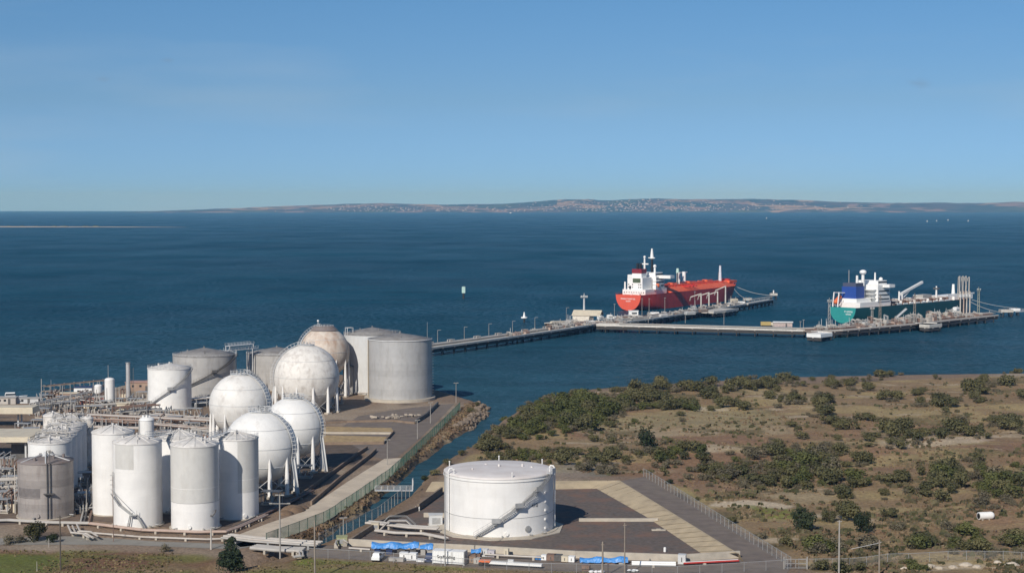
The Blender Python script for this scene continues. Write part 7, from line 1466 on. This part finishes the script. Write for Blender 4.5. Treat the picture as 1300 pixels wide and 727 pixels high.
# low scrub, tussocks and dry grass: uncountable ground cover
def tufts(name, label, n, fn, m, smin, smax, seed):
    r2 = random.Random(seed); mb = MB(); k = 0; tries = 0
    while k < n and tries < n * 6:
        tries += 1; p = fn(r2)
        if p is None: continue
        x, y = p; z = gz(x, y); s_ = r2.uniform(smin, smax)
        if z < -1.2: continue
        for j in range(3):
            a = r2.uniform(0, 6.28); dx, dy = math.cos(a) * s_, math.sin(a) * s_; ox, oy = r2.uniform(-s_, s_) * .6, r2.uniform(-s_, s_) * .6
            mb.add([(x + ox - dx, y + oy - dy, z - .05), (x + ox + dx, y + oy + dy, z - .05), (x + ox + dx * .7 - dy * .3, y + oy + dy * .7 + dx * .3, z + s_ * r2.uniform(.6, 1.2)), (x + ox - dx * .7 - dy * .3, y + oy - dy * .7 + dx * .3, z + s_ * r2.uniform(.6, 1.2))], [(0, 1, 2, 3)])
        k += 1
    o = mb.build(name, m); tag(o, label, 'ground cover', kind='stuff'); return o
def hz_at(x, y):
    i = min(len(gx) - 1, int(np.searchsorted(gx, x))); j = min(len(gy) - 1, int(np.searchsorted(gy, y))); return north[j, i], n2[j, i], max(nearA[j, i], nearB[j, i]), bank[j, i], n4[j, i]
def in_heath(r2):
    px = r2.uniform(590, 1320); py = 474 + (735 - 474) * r2.random() ** .8; q = at(px, py, .5); h_ = hz_at(q.x, q.y)
    return (q.x, q.y) if h_[0] > .3 and h_[1] > r2.uniform(.38, .62) else None
def in_front(r2):
    px = r2.uniform(-20, 1000); py = r2.uniform(688, 745); q = at(px, py, 0); h_ = hz_at(q.x, q.y); return (q.x, q.y) if h_[2] > .4 and h_[1] > r2.uniform(.42, .6) else None
def in_bank(r2):
    px = r2.uniform(330, 625); py = r2.uniform(512, 690); q = at(px, py, 0); return (q.x, q.y) if hz_at(q.x, q.y)[3] > .3 and gz(q.x, q.y) > -1 else None
TUFT = mat('dry_tussock', (.19, .14, .075), .95, .35, .15, tint=(.12, .12, .045), tint_amt=.8, tint_scale=(.06, .06, .06), tint_lo=.42, tint_hi=.6)
TUFTB = mat('brown_tussock', (.16, .105, .065), .95, .35, .15, tint=(.22, .17, .10), tint_amt=.8, tint_scale=(.1, .1, .1), tint_lo=.42, tint_hi=.6)
SCRUBM = mat('low_scrub', (.10, .085, .045), .95, .35, .15, tint=(.065, .068, .028), tint_amt=.9, tint_scale=(.08, .08, .08), tint_lo=.42, tint_hi=.6)
tufts('dry_grass', 'dry tan tussocks over the heath', 5000, in_heath, TUFTB, .2, .5, 1); tufts('low_scrub', 'low olive scrub over the heath between the shrubs', 1500, in_heath, SCRUBM, .4, .9, 2)
tufts('front_grass', 'rough dry grass along the front edge', 3200, in_front, TUFT, .12, .3, 3); tufts('bank_grass', 'dry brown growth on the creek bank', 4000, in_bank, TUFTB, .25, .6, 4)
# rip-rap round the stony point
r2 = random.Random(9); mb = MB(); edge = pts([(604, 508), (617, 519), (614, 529), (600, 541), (588, 549)], SEA); k = 0
while k < 190:
    i = r2.randrange(len(edge) - 1); p = edge[i].lerp(edge[i + 1], r2.random()); x = p.x + r2.uniform(-3.0, 1.2); y = p.y + r2.uniform(-2, 4); s_ = r2.uniform(.4, 1.25)
    z = gz(x, y); k += 1
    if z < -2.6: continue
    vs = []; fs = []; n0 = 6
    for a in range(4):
        th = PI * (a + .5) / 4
        for b_ in range(n0): t = 2 * PI * b_ / n0; q_ = s_ * r2.uniform(.75, 1.15); vs.append((x + q_ * math.sin(th) * math.cos(t), y + q_ * math.sin(th) * math.sin(t), z + .15 - q_ * .7 * math.cos(th)))
    for a in range(3):
        for b_ in range(n0): fs.append((a * n0 + b_, a * n0 + (b_ + 1) % n0, (a + 1) * n0 + (b_ + 1) % n0, (a + 1) * n0 + b_))
    fs.append(tuple(range(3 * n0, 4 * n0))); mb.add(vs, fs)
o = mb.build('shore_rocks', mat('pale_shore_rock', (.20, .155, .115), .9, .25, .4, tint=(.14, .115, .09), tint_amt=.7, tint_scale=(.3, .3, .3))); tag(o, 'tumbled pale rocks round the stony point', 'rocks', kind='stuff')
for i, (px, py, s_) in enumerate([(1180, 722, 1.6), (1192, 724, 1.2), (1210, 723, 1.4), (1226, 721, 1.9), (1240, 723, 1.3), (1266, 718, 1.2), (1284, 722, 2.2), (1148, 725, 1.3)]):
    q = at(px, py, .3); mb = MB(); r3 = random.Random(i); mb.ball((0, 0, 0), 1, 9, 6, .6)
    mb.v = [(x * s_ * r3.uniform(.4, .6) * 1.4, y * s_ * r3.uniform(.4, .6), z * s_ * r3.uniform(.45, .6)) for x, y, z in mb.v]; mb.sm = [False] * len(mb.sm)
    o = mb.build('pale_boulder', mat('pale_boulder_stone', (.46, .40, .32), .9, .15, .8), None, (q.x, q.y, gz(q.x, q.y) + .2)); tag(o, 'pale boulder in the row along the front right fence', 'boulder', 'pale boulders along the front right fence')
print('shrubs', NSHRUB)
